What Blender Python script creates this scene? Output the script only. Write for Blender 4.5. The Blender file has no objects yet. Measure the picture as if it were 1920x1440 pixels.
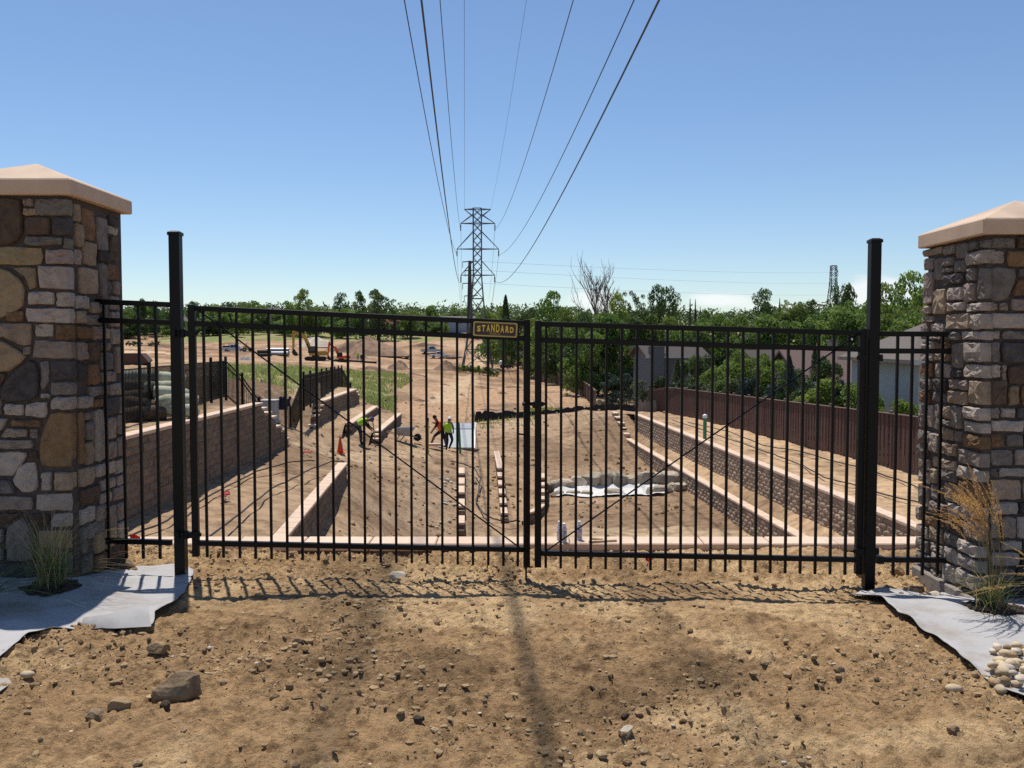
import bpy, bmesh, math, random
import numpy as np
from mathutils import Vector, Matrix

sc = bpy.context.scene
COL = sc.collection
R = math.radians

# ------------------------------------------------------------------ camera, sky, sun
F, HZ, ZC = 1660.0, 640.0, 1.65            # focal length and horizon in photo pixels, eye height
PITCH = math.atan((HZ - 720) / -F)
cam_d = bpy.data.cameras.new("camera")
cam_d.sensor_width = 36.0
cam_d.lens = F / 1920 * 36
cam_d.clip_end = 6000
cam = bpy.data.objects.new("camera", cam_d)
COL.objects.link(cam)
cam.location = (0, 0, ZC)
cam.rotation_euler = (math.pi / 2 - PITCH, 0, 0)
sc.camera = cam

SUN_EL, SUN_AZ = R(67), R(-20.5)             # azimuth from +Y, negative is to the left
sund = bpy.data.lights.new("sun", 'SUN')
sund.energy = 5.0
sund.angle = R(0.53)
sund.color = (1.0, 0.955, 0.88)
sun = bpy.data.objects.new("sun", sund)
COL.objects.link(sun)
to_sun = Vector((math.sin(SUN_AZ) * math.cos(SUN_EL), math.cos(SUN_AZ) * math.cos(SUN_EL), math.sin(SUN_EL)))
sun.rotation_euler = to_sun.to_track_quat('Z', 'Y').to_euler()
sun.location = to_sun * 60

world = bpy.data.worlds.new("World")
sc.world = world
world.use_nodes = True
wt = world.node_tree
wt.nodes.clear()
def wn(t, **k):
    n = wt.nodes.new(t)
    for a, b in k.items():
        setattr(n, a, b)
    return n
w_out = wn('ShaderNodeOutputWorld'); w_bg = wn('ShaderNodeBackground')
w_sky = wn('ShaderNodeTexSky', sky_type='NISHITA', sun_disc=False)
w_sky.sun_elevation = SUN_EL; w_sky.sun_rotation = SUN_AZ
w_sky.altitude = 1600; w_sky.air_density = 1.15; w_sky.dust_density = 0.7; w_sky.ozone_density = 3.2
w_bg.inputs['Strength'].default_value = 0.11
w_tc = wn('ShaderNodeTexCoord'); w_sep = wn('ShaderNodeSeparateXYZ')
wt.links.new(w_tc.outputs['Generated'], w_sep.inputs[0])
def wmath(op, a, b=None, c=None):
    n = wn('ShaderNodeMath', operation=op)
    for i, x in enumerate((a, b, c)):
        if x is None: continue
        if isinstance(x, (int, float)): n.inputs[i].default_value = x
        else: wt.links.new(x, n.inputs[i])
    return n.outputs[0]
wx, wy, wz = w_sep.outputs
w_az = wmath('ARCTAN2', wx, wy)
w_map = wn('ShaderNodeCombineXYZ')
wt.links.new(wmath('MULTIPLY', w_az, 16.0), w_map.inputs[0])
wt.links.new(wmath('MULTIPLY', wz, 46.0), w_map.inputs[1])
w_ns = wn('ShaderNodeTexNoise'); w_ns.inputs['Scale'].default_value = 1.0
w_ns.inputs['Detail'].default_value = 6; w_ns.inputs['Roughness'].default_value = 0.6
wt.links.new(w_map.outputs[0], w_ns.inputs['Vector'])
lump = None                                 # the low cumulus banks along the horizon (azimuth, elevation, widths)
for (a0, e0, sa, se) in [(0.232, 0.046, 0.048, 0.010), (0.31, 0.036, 0.04, 0.005), (0.385, 0.052, 0.036, 0.020),
                         (0.095, 0.044, 0.04, 0.016), (0.55, 0.045, 0.12, 0.018), (-0.9, 0.05, 0.2, 0.02),
                         (1.2, 0.05, 0.25, 0.02), (-2.0, 0.06, 0.3, 0.025), (2.2, 0.05, 0.3, 0.02)]:
    q = wmath('ADD', wmath('POWER', wmath('ABSOLUTE', wmath('DIVIDE', wmath('SUBTRACT', w_az, a0), sa)), 2.0),
              wmath('POWER', wmath('ABSOLUTE', wmath('DIVIDE', wmath('SUBTRACT', wz, e0), se)), 2.0))
    g = wmath('POWER', 2.718, wmath('MULTIPLY', q, -1.0))
    lump = g if lump is None else wmath('ADD', lump, g)
w_sm = wn('ShaderNodeMapRange', interpolation_type='SMOOTHSTEP')
wt.links.new(wmath('ADD', wmath('MULTIPLY', lump, 0.75), wmath('MULTIPLY', w_ns.outputs['Fac'], 0.9)), w_sm.inputs['Value'])
w_sm.inputs['From Min'].default_value = 0.72; w_sm.inputs['From Max'].default_value = 1.15
w_sm.inputs['To Max'].default_value = 0.62
w_gam = wn('ShaderNodeHueSaturation'); w_gam.inputs['Saturation'].default_value = 1.06
w_gam.inputs['Value'].default_value = 1.03; w_gam.inputs['Hue'].default_value = 0.502
wt.links.new(w_sky.outputs[0], w_gam.inputs['Color'])
w_mix = wn('ShaderNodeMix', data_type='RGBA')
wt.links.new(w_sm.outputs[0], w_mix.inputs[0])
wt.links.new(w_gam.outputs[0], w_mix.inputs[6])
w_mix.inputs[7].default_value = (9.0, 8.9, 9.0, 1)
wt.links.new(w_mix.outputs[2], w_bg.inputs['Color'])
wt.links.new(w_bg.outputs[0], w_out.inputs['Surface'])
sc.view_settings.view_transform = 'Standard'
sc.view_settings.look = 'None'
sc.view_settings.exposure = 0.08
sc.view_settings.gamma = 1.0
sc.view_settings.use_curve_mapping = False
sc.render.engine = 'CYCLES'
sc.cycles.use_denoising = False
sc.cycles.max_bounces = 5
sc.cycles.transparent_max_bounces = 6

# ------------------------------------------------------------------ helpers
def at(px, py, d):
    """world point seen at photo pixel (px, py) at ground distance d in front of the camera"""
    u, v = (px - 960) / F, (720 - py) / F
    y = math.cos(PITCH) + v * math.sin(PITCH)
    z = -math.sin(PITCH) + v * math.cos(PITCH)
    s = d / y
    return Vector((u * s, d, ZC + z * s))

def on_x(px, py, x):
    return at(px, py, 1.0 * x / ((px - 960) / F) * (math.cos(PITCH) + (720 - py) / F * math.sin(PITCH)))

ORG = {}
def origin(o):
    return ORG.get(o.name, Vector((0, 0, 0)))

class MB:
    """collects geometry in world coordinates; build() links it as ONE mesh object"""
    def __init__(s):
        s.v = []; s.f = []; s.m = []; s.mat = 0
    def add(s, vs, fs):
        b = len(s.v)
        s.v.extend([tuple(p) for p in vs])
        s.f.extend([tuple(i + b for i in q) for q in fs])
        s.m.extend([s.mat] * len(fs))
        return s
    def box(s, c, size, rz=0.0, rot=None):
        hx, hy, hz = size[0] / 2, size[1] / 2, size[2] / 2
        M = rot if rot is not None else Matrix.Rotation(rz, 3, 'Z')
        c = Vector(c)
        vs = [c + M @ Vector((x * hx, y * hy, z * hz)) for z in (-1, 1) for y in (-1, 1) for x in (-1, 1)]
        return s.add(vs, [(0, 2, 3, 1), (4, 5, 7, 6), (0, 1, 5, 4), (2, 6, 7, 3), (0, 4, 6, 2), (1, 3, 7, 5)])
    def bar(s, a, b, w, h=None, up=(0, 0, 1)):
        a, b = Vector(a), Vector(b); h = w if h is None else h
        d = b - a; L = d.length; x = d.normalized()
        u = Vector(up)
        if abs(x.dot(u)) > 0.98: u = Vector((0, 1, 0))
        y = u.cross(x).normalized(); z = x.cross(y)
        return s.box((a + b) / 2, (L, w, h), rot=Matrix((x, y, z)).transposed())
    def tube(s, pts, r, n=6, cap=True):
        pts = [Vector(p) for p in pts]
        rs = r if isinstance(r, (list, tuple)) else [r] * len(pts)
        vs = []; fs = []
        for i, p in enumerate(pts):
            t = (pts[min(i + 1, len(pts) - 1)] - pts[max(i - 1, 0)]).normalized()
            ref = Vector((0, 0, 1)) if abs(t.z) < 0.9 else Vector((1, 0, 0))
            a = t.cross(ref).normalized(); b = t.cross(a)
            for k in range(n):
                th = 2 * math.pi * k / n
                vs.append(p + (a * math.cos(th) + b * math.sin(th)) * rs[i])
        for i in range(len(pts) - 1):
            for k in range(n):
                k2 = (k + 1) % n
                fs.append((i * n + k, i * n + k2, (i + 1) * n + k2, (i + 1) * n + k))
        if cap:
            fs.append(tuple(range(n - 1, -1, -1)))
            fs.append(tuple((len(pts) - 1) * n + k for k in range(n)))
        return s.add(vs, fs)
    def lathe(s, c, prof, n=12, axis=(0, 0, 1)):
        c = Vector(c); ax = Vector(axis).normalized()
        q = Vector((0, 0, 1)).rotation_difference(ax)
        vs = []; fs = []
        for (r, z) in prof:
            for k in range(n):
                th = 2 * math.pi * k / n
                vs.append(c + q @ Vector((r * math.cos(th), r * math.sin(th), z)))
        for i in range(len(prof) - 1):
            for k in range(n):
                k2 = (k + 1) % n
                fs.append((i * n + k, i * n + k2, (i + 1) * n + k2, (i + 1) * n + k))
        fs.append(tuple(range(n - 1, -1, -1)))
        fs.append(tuple((len(prof) - 1) * n + k for k in range(n)))
        return s.add(vs, fs)
    def prism(s, poly, z0, z1, M=None):
        """polygon (x,y) extruded from z0 to z1, then moved by 4x4 M"""
        n = len(poly)
        vs = [Vector((x, y, z0)) for x, y in poly] + [Vector((x, y, z1)) for x, y in poly]
        if M is not None: vs = [M @ v for v in vs]
        fs = [tuple(range(n - 1, -1, -1)), tuple(range(n, 2 * n))]
        fs += [(i, (i + 1) % n, n + (i + 1) % n, n + i) for i in range(n)]
        return s.add(vs, fs)
    def blob(s, c, r, seed=0, sub=2, rough=0.18, M=None):
        base = ico(sub)
        rg = np.random.RandomState(seed)
        ph = rg.rand(6) * 6.28; k = rg.randn(6, 3) * 2.0
        V = base[0]
        d = 1 + rough * sum(np.sin(V @ k[i] + ph[i]) for i in range(6)) / 2.2
        V = V * d[:, None] * np.array(r)
        if M is not None: V = V @ np.array(M.to_3x3()).T
        V = V + np.array(c)
        return s.add(V.tolist(), base[1])
    def build(s, name, mats, parent=None, smooth=False, bevel=0.0):
        me = bpy.data.meshes.new(name)
        o0 = origin(parent) if parent else Vector((0, 0, 0))
        V = np.array(s.v, dtype=float).reshape(-1, 3) - np.array(o0)
        me.from_pydata(V.tolist(), [], s.f)
        for m in (mats if isinstance(mats, (list, tuple)) else [mats]):
            me.materials.append(m)
        if isinstance(mats, (list, tuple)) and len(mats) > 1:
            me.polygons.foreach_set('material_index', s.m)
        if smooth: me.polygons.foreach_set('use_smooth', [True] * len(me.polygons))
        me.validate(); me.update()
        if bevel > 0:
            bm = bmesh.new(); bm.from_mesh(me)
            bmesh.ops.bevel(bm, geom=bm.edges[:], offset=bevel, segments=1, affect='EDGES', clamp_overlap=True)
            bm.to_mesh(me); bm.free()
        return link(name, me, parent)

_ico = {}
def ico(sub):
    if sub not in _ico:
        bm = bmesh.new(); bmesh.ops.create_icosphere(bm, subdivisions=sub, radius=1)
        _ico[sub] = (np.array([v.co[:] for v in bm.verts]), [tuple(v.index for v in f.verts) for f in bm.faces])
        bm.free()
    return _ico[sub]

def link(name, me, parent=None, loc=None, rz=None, scale=None):
    o = bpy.data.objects.new(name, me); COL.objects.link(o)
    if parent is not None:
        o.parent = parent
        ORG[o.name] = origin(parent) + (Vector(loc) if loc is not None else Vector((0, 0, 0)))
    if loc is not None: o.location = loc
    if rz is not None: o.rotation_euler = (0, 0, rz) if not hasattr(rz, '__len__') else rz
    if scale is not None: o.scale = scale
    return o

def tag(o, label=None, cat=None, group=None, kind=None):
    if label: o['label'] = label
    if cat: o['category'] = cat
    if group: o['group'] = group
    if kind: o['kind'] = kind
    return o

def thing(name, loc, label, cat, group=None, rz=0.0):
    o = bpy.data.objects.new(name, None); COL.objects.link(o)
    o.location = loc; o.empty_display_size = 0.1
    if rz: o.rotation_euler = (0, 0, rz)
    ORG[o.name] = Vector(loc)
    return tag(o, label, cat, group)

def copy_tree(o, loc, rz=0.0, label=None, scale=None):
    def rec(src, parent):
        c = src.copy(); COL.objects.link(c)
        if parent is not None: c.parent = parent
        for ch in [x for x in KIDS if x.parent == src]: rec(ch, c)
        return c
    KIDS = list(o.children_recursive)
    r = rec(o, None)
    r.location = loc; r.rotation_euler = (0, 0, rz)
    if label: r['label'] = label
    if scale: r.scale = scale
    return r

# ------------------------------------------------------------------ materials
def mat(name, cols, scale=5.0, rough=0.85, bump=0.0, bscale=40.0, rnd=0.0, metal=0.0, spec=0.3, bdist=0.02, attr=None, detail=4.0, stretch=None, hue=0.0):
    m = bpy.data.materials.new(name); m.use_nodes = True
    nt = m.node_tree; b = nt.nodes['Principled BSDF']
    b.inputs['Roughness'].default_value = rough; b.inputs['Metallic'].default_value = metal
    b.inputs['Specular IOR Level'].default_value = spec
    tc = nt.nodes.new('ShaderNodeTexCoord'); vec = tc.outputs['Object']
    if stretch:
        mp = nt.nodes.new('ShaderNodeMapping'); mp.inputs['Scale'].default_value = stretch
        nt.links.new(vec, mp.inputs[0]); vec = mp.outputs[0]
    oi = nt.nodes.new('ShaderNodeObjectInfo')
    add = nt.nodes.new('ShaderNodeVectorMath'); add.operation = 'ADD'
    sca = nt.nodes.new('ShaderNodeVectorMath'); sca.operation = 'SCALE'
    cmb = nt.nodes.new('ShaderNodeCombineXYZ')
    for i in range(3): nt.links.new(oi.outputs['Random'], cmb.inputs[i])
    nt.links.new(cmb.outputs[0], sca.inputs[0]); sca.inputs['Scale'].default_value = 37.0
    nt.links.new(vec, add.inputs[0]); nt.links.new(sca.outputs[0], add.inputs[1]); vec = add.outputs[0]
    ns = nt.nodes.new('ShaderNodeTexNoise'); ns.inputs['Scale'].default_value = scale
    ns.inputs['Detail'].default_value = detail; ns.inputs['Roughness'].default_value = 0.65
    nt.links.new(vec, ns.inputs['Vector'])
    cr = nt.nodes.new('ShaderNodeValToRGB')
    cols = [cols] if not isinstance(cols[0], (list, tuple)) else cols
    if len(cols) == 1: cols = [tuple(c * 0.86 for c in cols[0]), tuple(min(1, c * 1.12) for c in cols[0])]
    el = cr.color_ramp.elements
    el[0].position = 0.32; el[1].position = 0.68
    el[0].color = (*cols[0], 1); el[1].color = (*cols[-1], 1)
    for i, c in enumerate(cols[1:-1]):
        e = el.new(0.32 + 0.36 * (i + 1) / (len(cols) - 1)); e.color = (*c, 1)
    nt.links.new(ns.outputs['Fac'], cr.inputs[0])
    out = cr.outputs[0]
    if attr:
        at_ = nt.nodes.new('ShaderNodeAttribute'); at_.attribute_name = attr
        mx = nt.nodes.new('ShaderNodeMix'); mx.data_type = 'RGBA'; mx.blend_type = 'MULTIPLY'; mx.inputs[0].default_value = 1
        nt.links.new(at_.outputs['Color'], mx.inputs[6]); nt.links.new(out, mx.inputs[7]); out = mx.outputs[2]
    if rnd > 0 or hue > 0:
        hs = nt.nodes.new('ShaderNodeHueSaturation')
        mr = nt.nodes.new('ShaderNodeMapRange'); mr.inputs['To Min'].default_value = 1 - rnd; mr.inputs['To Max'].default_value = 1 + rnd
        nt.links.new(oi.outputs['Random'], mr.inputs['Value'])
        nt.links.new(mr.outputs[0], hs.inputs['Value'])
        if hue > 0:
            m2 = nt.nodes.new('ShaderNodeMath'); m2.operation = 'MULTIPLY'; m2.inputs[1].default_value = 7.31
            m3 = nt.nodes.new('ShaderNodeMath'); m3.operation = 'FRACT'
            mh = nt.nodes.new('ShaderNodeMapRange'); mh.inputs['To Min'].default_value = 0.5 - hue; mh.inputs['To Max'].default_value = 0.5 + hue
            nt.links.new(oi.outputs['Random'], m2.inputs[0]); nt.links.new(m2.outputs[0], m3.inputs[0])
            nt.links.new(m3.outputs[0], mh.inputs['Value']); nt.links.new(mh.outputs[0], hs.inputs['Hue'])
        nt.links.new(out, hs.inputs['Color']); out = hs.outputs[0]
    nt.links.new(out, b.inputs['Base Color'])
    if bump > 0:
        n2 = nt.nodes.new('ShaderNodeTexNoise'); n2.inputs['Scale'].default_value = bscale
        n2.inputs['Detail'].default_value = 6; n2.inputs['Roughness'].default_value = 0.7
        nt.links.new(vec, n2.inputs['Vector'])
        bp = nt.nodes.new('ShaderNodeBump'); bp.inputs['Strength'].default_value = bump; bp.inputs['Distance'].default_value = bdist
        nt.links.new(n2.outputs['Fac'], bp.inputs['Height']); nt.links.new(bp.outputs[0], b.inputs['Normal'])
    return m

def leafmat(name, c0, c1, trans=0.35, rnd=0.18, hue=0.012):
    m = mat(name, [c0, c1], scale=0.6, rough=0.6, rnd=rnd, spec=0.25, hue=hue, detail=3)
    nt = m.node_tree; b = nt.nodes['Principled BSDF']; out = nt.nodes['Material Output']
    tr = nt.nodes.new('ShaderNodeBsdfTranslucent'); mx = nt.nodes.new('ShaderNodeMixShader')
    src = b.inputs['Base Color'].links[0].from_socket
    hs = nt.nodes.new('ShaderNodeHueSaturation'); hs.inputs['Value'].default_value = 1.5; hs.inputs['Saturation'].default_value = 1.1
    nt.links.new(src, hs.inputs['Color']); nt.links.new(hs.outputs[0], tr.inputs['Color'])
    mx.inputs[0].default_value = trans
    nt.links.new(b.outputs[0], mx.inputs[1]); nt.links.new(tr.outputs[0], mx.inputs[2])
    nt.links.new(mx.outputs[0], out.inputs['Surface'])
    return m

M = {}
M['black'] = mat('black_powder_coat', (0.0045, 0.004, 0.0045), rough=0.45, spec=0.22, bump=0.02, bscale=300)
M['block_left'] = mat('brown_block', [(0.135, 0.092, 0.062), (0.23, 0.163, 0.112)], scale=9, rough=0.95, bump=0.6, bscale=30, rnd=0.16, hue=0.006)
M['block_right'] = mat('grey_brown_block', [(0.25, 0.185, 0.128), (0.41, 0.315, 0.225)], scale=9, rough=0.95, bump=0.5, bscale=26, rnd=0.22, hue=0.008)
M['cap'] = mat('pink_cap_stone', [(0.55, 0.405, 0.295), (0.65, 0.485, 0.36)], scale=7, rough=0.9, bump=0.15, bscale=60, rnd=0.06)
M['precast'] = mat('tan_precast', [(0.50, 0.36, 0.255), (0.58, 0.43, 0.31)], scale=4, rough=0.85, bump=0.08, bscale=120)
M['mortar'] = mat('grey_brown_mortar', [(0.06, 0.048, 0.042), (0.10, 0.08, 0.07)], scale=30, rough=0.95, bump=0.4, bscale=90)
M['concrete'] = mat('grey_concrete', [(0.20, 0.17, 0.145), (0.30, 0.26, 0.225)], scale=6, rough=0.95, bump=0.3)
ST = {'w': [(0.27, 0.235, 0.21), (0.40, 0.355, 0.32)], 't': [(0.23, 0.18, 0.13), (0.35, 0.28, 0.205)],
      'y': [(0.22, 0.165, 0.10), (0.32, 0.25, 0.16)], 'g': [(0.12, 0.108, 0.10), (0.22, 0.20, 0.185)],
      'd': [(0.05, 0.046, 0.048), (0.085, 0.08, 0.082)], 'b': [(0.075, 0.05, 0.038), (0.13, 0.09, 0.065)],
      'o': [(0.135, 0.082, 0.045), (0.23, 0.145, 0.082)], 'p': [(0.205, 0.165, 0.145), (0.32, 0.265, 0.235)]}
for k, c in ST.items():
    M['stone_' + k] = mat('veneer_stone_' + k, [(q[0] * 1.08, q[1] * 1.03, q[2] * 0.97) for q in c], scale=15, rough=0.92, bump=0.95, bscale=30, rnd=0.16, detail=8, hue=0.008)
M['dirt'] = mat('dirt', [(0.55, 0.52, 0.49), (1.0, 1.0, 1.0), (1.32, 1.32, 1.30)], scale=2.2, rough=1.0, bump=1.0, bscale=7, bdist=0.07, attr='col', spec=0.1, detail=8)
M['dirt_near'] = mat('dirt_near', [(0.50, 0.47, 0.44), (1.0, 1.0, 1.0), (1.35, 1.34, 1.30)], scale=16, rough=1.0, bump=1.0, bscale=60, bdist=0.03, attr='col', spec=0.1, detail=9)
M['clod'] = mat('dirt_clod', [(0.22, 0.150, 0.082), (0.46, 0.325, 0.185)], scale=3.0, rough=1.0, bump=0.6, bscale=60, spec=0.1)
M['clod_dark'] = mat('damp_clod', [(0.125, 0.082, 0.044), (0.25, 0.170, 0.092)], scale=3.0, rough=1.0, bump=0.6, bscale=60, spec=0.1)
M['soil'] = mat('dark_soil', [(0.035, 0.027, 0.02), (0.085, 0.062, 0.043)], scale=18, rough=1.0, bump=0.9, bscale=50)
M['pile'] = mat('heaped_dirt', [(0.17, 0.105, 0.066), (0.34, 0.225, 0.145)], scale=0.9, rough=1.0, bump=0.9, bscale=4, rnd=0.12, detail=8)
M['gravel'] = mat('grey_gravel', [(0.17, 0.17, 0.17), (0.36, 0.36, 0.36)], scale=3, rough=1.0, bump=1.0, bscale=12)
M['rock'] = mat('brown_rock', [(0.16, 0.108, 0.062), (0.30, 0.215, 0.13)], scale=14, rough=0.95, bump=0.6, bscale=50, rnd=0.18)
M['pale_rock'] = mat('pale_rock', [(0.42, 0.35, 0.26), (0.58, 0.50, 0.39)], scale=14, rough=0.9, bump=0.3, bscale=60, rnd=0.15)
M['pebble'] = mat('cream_pebble', [(0.40, 0.30, 0.18), (0.56, 0.45, 0.31)], scale=30, rough=0.75, bump=0.1, rnd=0.14, hue=0.01)
M['boulder'] = mat('sandstone_boulder', [(0.27, 0.22, 0.16), (0.47, 0.39, 0.29)], scale=2.2, rough=0.95, bump=0.8, bscale=8, rnd=0.14)
M['liner'] = mat('pale_pond_liner', [(0.50, 0.49, 0.46), (0.62, 0.60, 0.56)], scale=1.0, rough=0.7)
M['fabric'] = mat('pale_weed_fabric', [(0.285, 0.255, 0.22), (0.365, 0.352, 0.345), (0.40, 0.388, 0.385)], scale=2.6, rough=0.85, bump=0.8, bscale=7, detail=8)
M['fence_board'] = mat('red_brown_board', [(0.078, 0.040, 0.032), (0.115, 0.060, 0.048)], scale=6, rough=0.8, rnd=0.16, stretch=(1, 1, 0.08))
M['fence_rail'] = mat('weathered_rail', [(0.13, 0.09, 0.072), (0.19, 0.135, 0.11)], scale=4, rough=0.85)
M['silt'] = mat('black_silt_fabric', [(0.012, 0.012, 0.014), (0.028, 0.028, 0.03)], scale=3, rough=0.7)
M['navy'] = mat('navy_fabric', (0.012, 0.014, 0.045), rough=0.7)
M['hose'] = mat('dark_hose', (0.035, 0.028, 0.024), rough=0.6)
M['white'] = mat('white_paint', (0.75, 0.75, 0.75), rough=0.4, spec=0.5)
M['pale_box'] = mat('pale_grey_plastic', (0.42, 0.40, 0.38), rough=0.6)
M['panel'] = mat('pale_panel', [(0.38, 0.43, 0.42), (0.54, 0.57, 0.57)], scale=12, rough=0.6)
M['panel_strip'] = mat('grey_panel_strip', (0.38, 0.40, 0.46), rough=0.6)
M['green_pipe'] = mat('green_pipe', (0.04, 0.22, 0.10), rough=0.45, spec=0.5)
M['orange'] = mat('orange_plastic', (0.62, 0.075, 0.025), rough=0.5)
M['red'] = mat('red_flag', (0.80, 0.02, 0.015), rough=0.6)
M['pink'] = mat('pink_flag', (0.45, 0.05, 0.06), rough=0.6)
M['stake'] = mat('pine_stake', [(0.42, 0.30, 0.17), (0.55, 0.42, 0.26)], scale=10, rough=0.85)
M['yellow_stake'] = mat('yellow_stake', (0.42, 0.30, 0.05), rough=0.7)
M['can'] = mat('white_can', (0.62, 0.60, 0.66), rough=0.35, spec=0.5)
M['can_band'] = mat('printed_can_band', [(0.25, 0.24, 0.33), (0.62, 0.60, 0.66)], scale=60, rough=0.4)
M['steel'] = mat('grey_galvanised_steel', [(0.10, 0.105, 0.115), (0.15, 0.155, 0.165)], scale=3, rough=0.55, metal=0.3)
M['pole_steel'] = mat('dark_weathered_steel', (0.05, 0.052, 0.058), rough=0.7)
M['wire'] = mat('dark_cable', (0.03, 0.032, 0.04), rough=0.5)
M['glass'] = mat('dark_glass', (0.02, 0.025, 0.03), rough=0.08, spec=0.6)
M['tyre'] = mat('black_rubber', (0.018, 0.018, 0.018), rough=0.85)
M['rim'] = mat('grey_rim', (0.32, 0.32, 0.33), rough=0.35, metal=0.6)
M['car_white'] = mat('white_car_paint', (0.72, 0.73, 0.74), rough=0.25, spec=0.6)
M['car_silver'] = mat('silver_car_paint', (0.42, 0.45, 0.50), rough=0.28, spec=0.6, metal=0.3)
M['lamp'] = mat('clear_lamp', (0.6, 0.6, 0.58), rough=0.2)
M['red_lamp'] = mat('red_lamp', (0.35, 0.02, 0.02), rough=0.3)
M['yellow'] = mat('yellow_machine_paint', [(0.42, 0.25, 0.045), (0.52, 0.33, 0.07)], scale=2, rough=0.5)
M['mach_orange'] = mat('orange_machine_paint', (0.62, 0.09, 0.03), rough=0.45)
M['dark_metal'] = mat('dark_metal', (0.035, 0.03, 0.027), rough=0.7)
M['pipe_grey'] = mat('grey_steel_pipe', (0.36, 0.38, 0.41), rough=0.4, metal=0.4)
M['hivis'] = mat('lime_vest', (0.42, 0.72, 0.02), rough=0.7)
M['vest_orange'] = mat('orange_vest', (0.85, 0.13, 0.02), rough=0.7)
M['tape'] = mat('silver_tape', (0.6, 0.6, 0.58), rough=0.4)
M['skin'] = mat('skin', (0.22, 0.12, 0.08), rough=0.6)
M['navy_cloth'] = mat('navy_cloth', (0.02, 0.022, 0.035), rough=0.9)
M['jeans'] = mat('dark_jeans', (0.03, 0.04, 0.055), rough=0.9)
M['black_cloth'] = mat('black_cloth', (0.012, 0.011, 0.012), rough=0.9)
M['grey_cloth'] = mat('grey_cloth', (0.12, 0.12, 0.13), rough=0.9)
M['hat_white'] = mat('white_hard_hat', (0.72, 0.71, 0.68), rough=0.35)
M['hat_blue'] = mat('blue_hard_hat', (0.03, 0.045, 0.16), rough=0.35)
M['hair'] = mat('dark_hair', (0.015, 0.011, 0.009), rough=0.8)
M['sign_brown'] = mat('dark_brown_enamel', (0.028, 0.010, 0.007), rough=0.35, spec=0.5)
M['sign_gold'] = mat('gold_enamel', (0.85, 0.58, 0.06), rough=0.4, spec=0.5)
M['gold_dull'] = mat('dull_gold_border', (0.50, 0.38, 0.12), rough=0.5)
M['netting'] = mat('pale_green_netting', [(0.20, 0.20, 0.125), (0.50, 0.50, 0.38)], scale=2.2, rough=0.9, bump=0.5, bscale=30, rnd=0.1)
M['straw'] = mat('shaded_brown_straw', [(0.05, 0.036, 0.025), (0.12, 0.085, 0.055)], scale=9, rough=1.0, bump=0.8, bscale=40)  # straw brown, darkened to carry the shade on the left stack
M['bark'] = mat('brown_bark', [(0.055, 0.042, 0.034), (0.11, 0.09, 0.075)], scale=5, rough=0.95, bump=0.5, bscale=12)
M['dead'] = mat('pale_dead_wood', [(0.13, 0.105, 0.095), (0.21, 0.17, 0.155)], scale=3, rough=0.95)
M['leaf_bright'] = leafmat('bright_leaves', (0.105, 0.160, 0.032), (0.18, 0.235, 0.055), 0.45)
M['leaf_mid'] = leafmat('mid_leaves', (0.085, 0.138, 0.034), (0.160, 0.215, 0.058), 0.46)
M['leaf_dark'] = leafmat('dark_leaves', (0.042, 0.074, 0.024), (0.080, 0.120, 0.040), 0.38)
M['leaf_spruce'] = leafmat('blue_green_needles', (0.032, 0.055, 0.04), (0.065, 0.09, 0.066), 0.12)
M['leaf_olive'] = leafmat('olive_needles', (0.058, 0.075, 0.030), (0.105, 0.122, 0.052), 0.18)
M['grass'] = leafmat('green_grass', (0.20, 0.235, 0.075), (0.33, 0.345, 0.14), 0.35)
M['blade_green'] = leafmat('green_blades', (0.07, 0.12, 0.04), (0.14, 0.19, 0.07), 0.35, rnd=0.1)
M['blade_tan'] = leafmat('tan_blades', (0.22, 0.175, 0.075), (0.38, 0.31, 0.15), 0.3, rnd=0.1)
M['plume'] = leafmat('golden_plumes', (0.44, 0.28, 0.10), (0.64, 0.45, 0.19), 0.35, rnd=0.1)
M['plume_pale'] = leafmat('pale_plumes', (0.52, 0.38, 0.14), (0.68, 0.52, 0.23), 0.35, rnd=0.1)

# ------------------------------------------------------------------ noise and terrain heights
def vnoise(x, y, seed=0):
    xi = np.floor(x).astype(np.int64); yi = np.floor(y).astype(np.int64)
    xf = x - xi; yf = y - yi
    def h(a, b):
        n = (a * 374761393 + b * 668265263 + seed * 982451653) & 0x7fffffff
        n = ((n ^ (n >> 13)) * 1274126177) & 0x7fffffff
        return ((n ^ (n >> 16)) & 0xffff) / 65535.0
    u = xf * xf * (3 - 2 * xf); v = yf * yf * (3 - 2 * yf)
    a = h(xi, yi) * (1 - u) + h(xi + 1, yi) * u
    b = h(xi, yi + 1) * (1 - u) + h(xi + 1, yi + 1) * u
    return a * (1 - v) + b * v
def fbm(x, y, sc_, octv=4, seed=0, gain=0.5):
    s = 0.0; amp = 1.0; tot = 0.0; fx = np.asarray(x, float) * sc_; fy = np.asarray(y, float) * sc_
    for o in range(octv):
        s = s + amp * (vnoise(fx + 17.3 * o, fy - 9.1 * o, seed + o) - 0.5); tot += amp
        amp *= gain; fx = fx * 2.03; fy = fy * 2.03
    return s / tot * 2

def near_z(x, y):
    """ground on this side of the low wall"""
    x = np.asarray(x, float); y = np.asarray(y, float)
    xc = np.clip(x, -8, 8)
    t = np.clip((y - 6.85) / 2.2, 0, 1.0); tt = t * t * (3 - 2 * t)
    z = -0.033 * np.clip(y - 3.2, -8, 3.8) - 0.023 * xc * np.clip((y - 1.5) / 5, 0, 1.2) * (1 - 1.25 * tt)
    z = z + 0.028 * np.exp(-((y - 5.75) / 0.38) ** 2) - 0.045 * np.exp(-((y - 6.55) / 0.4) ** 2)
    return z - 0.575 * tt

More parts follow.
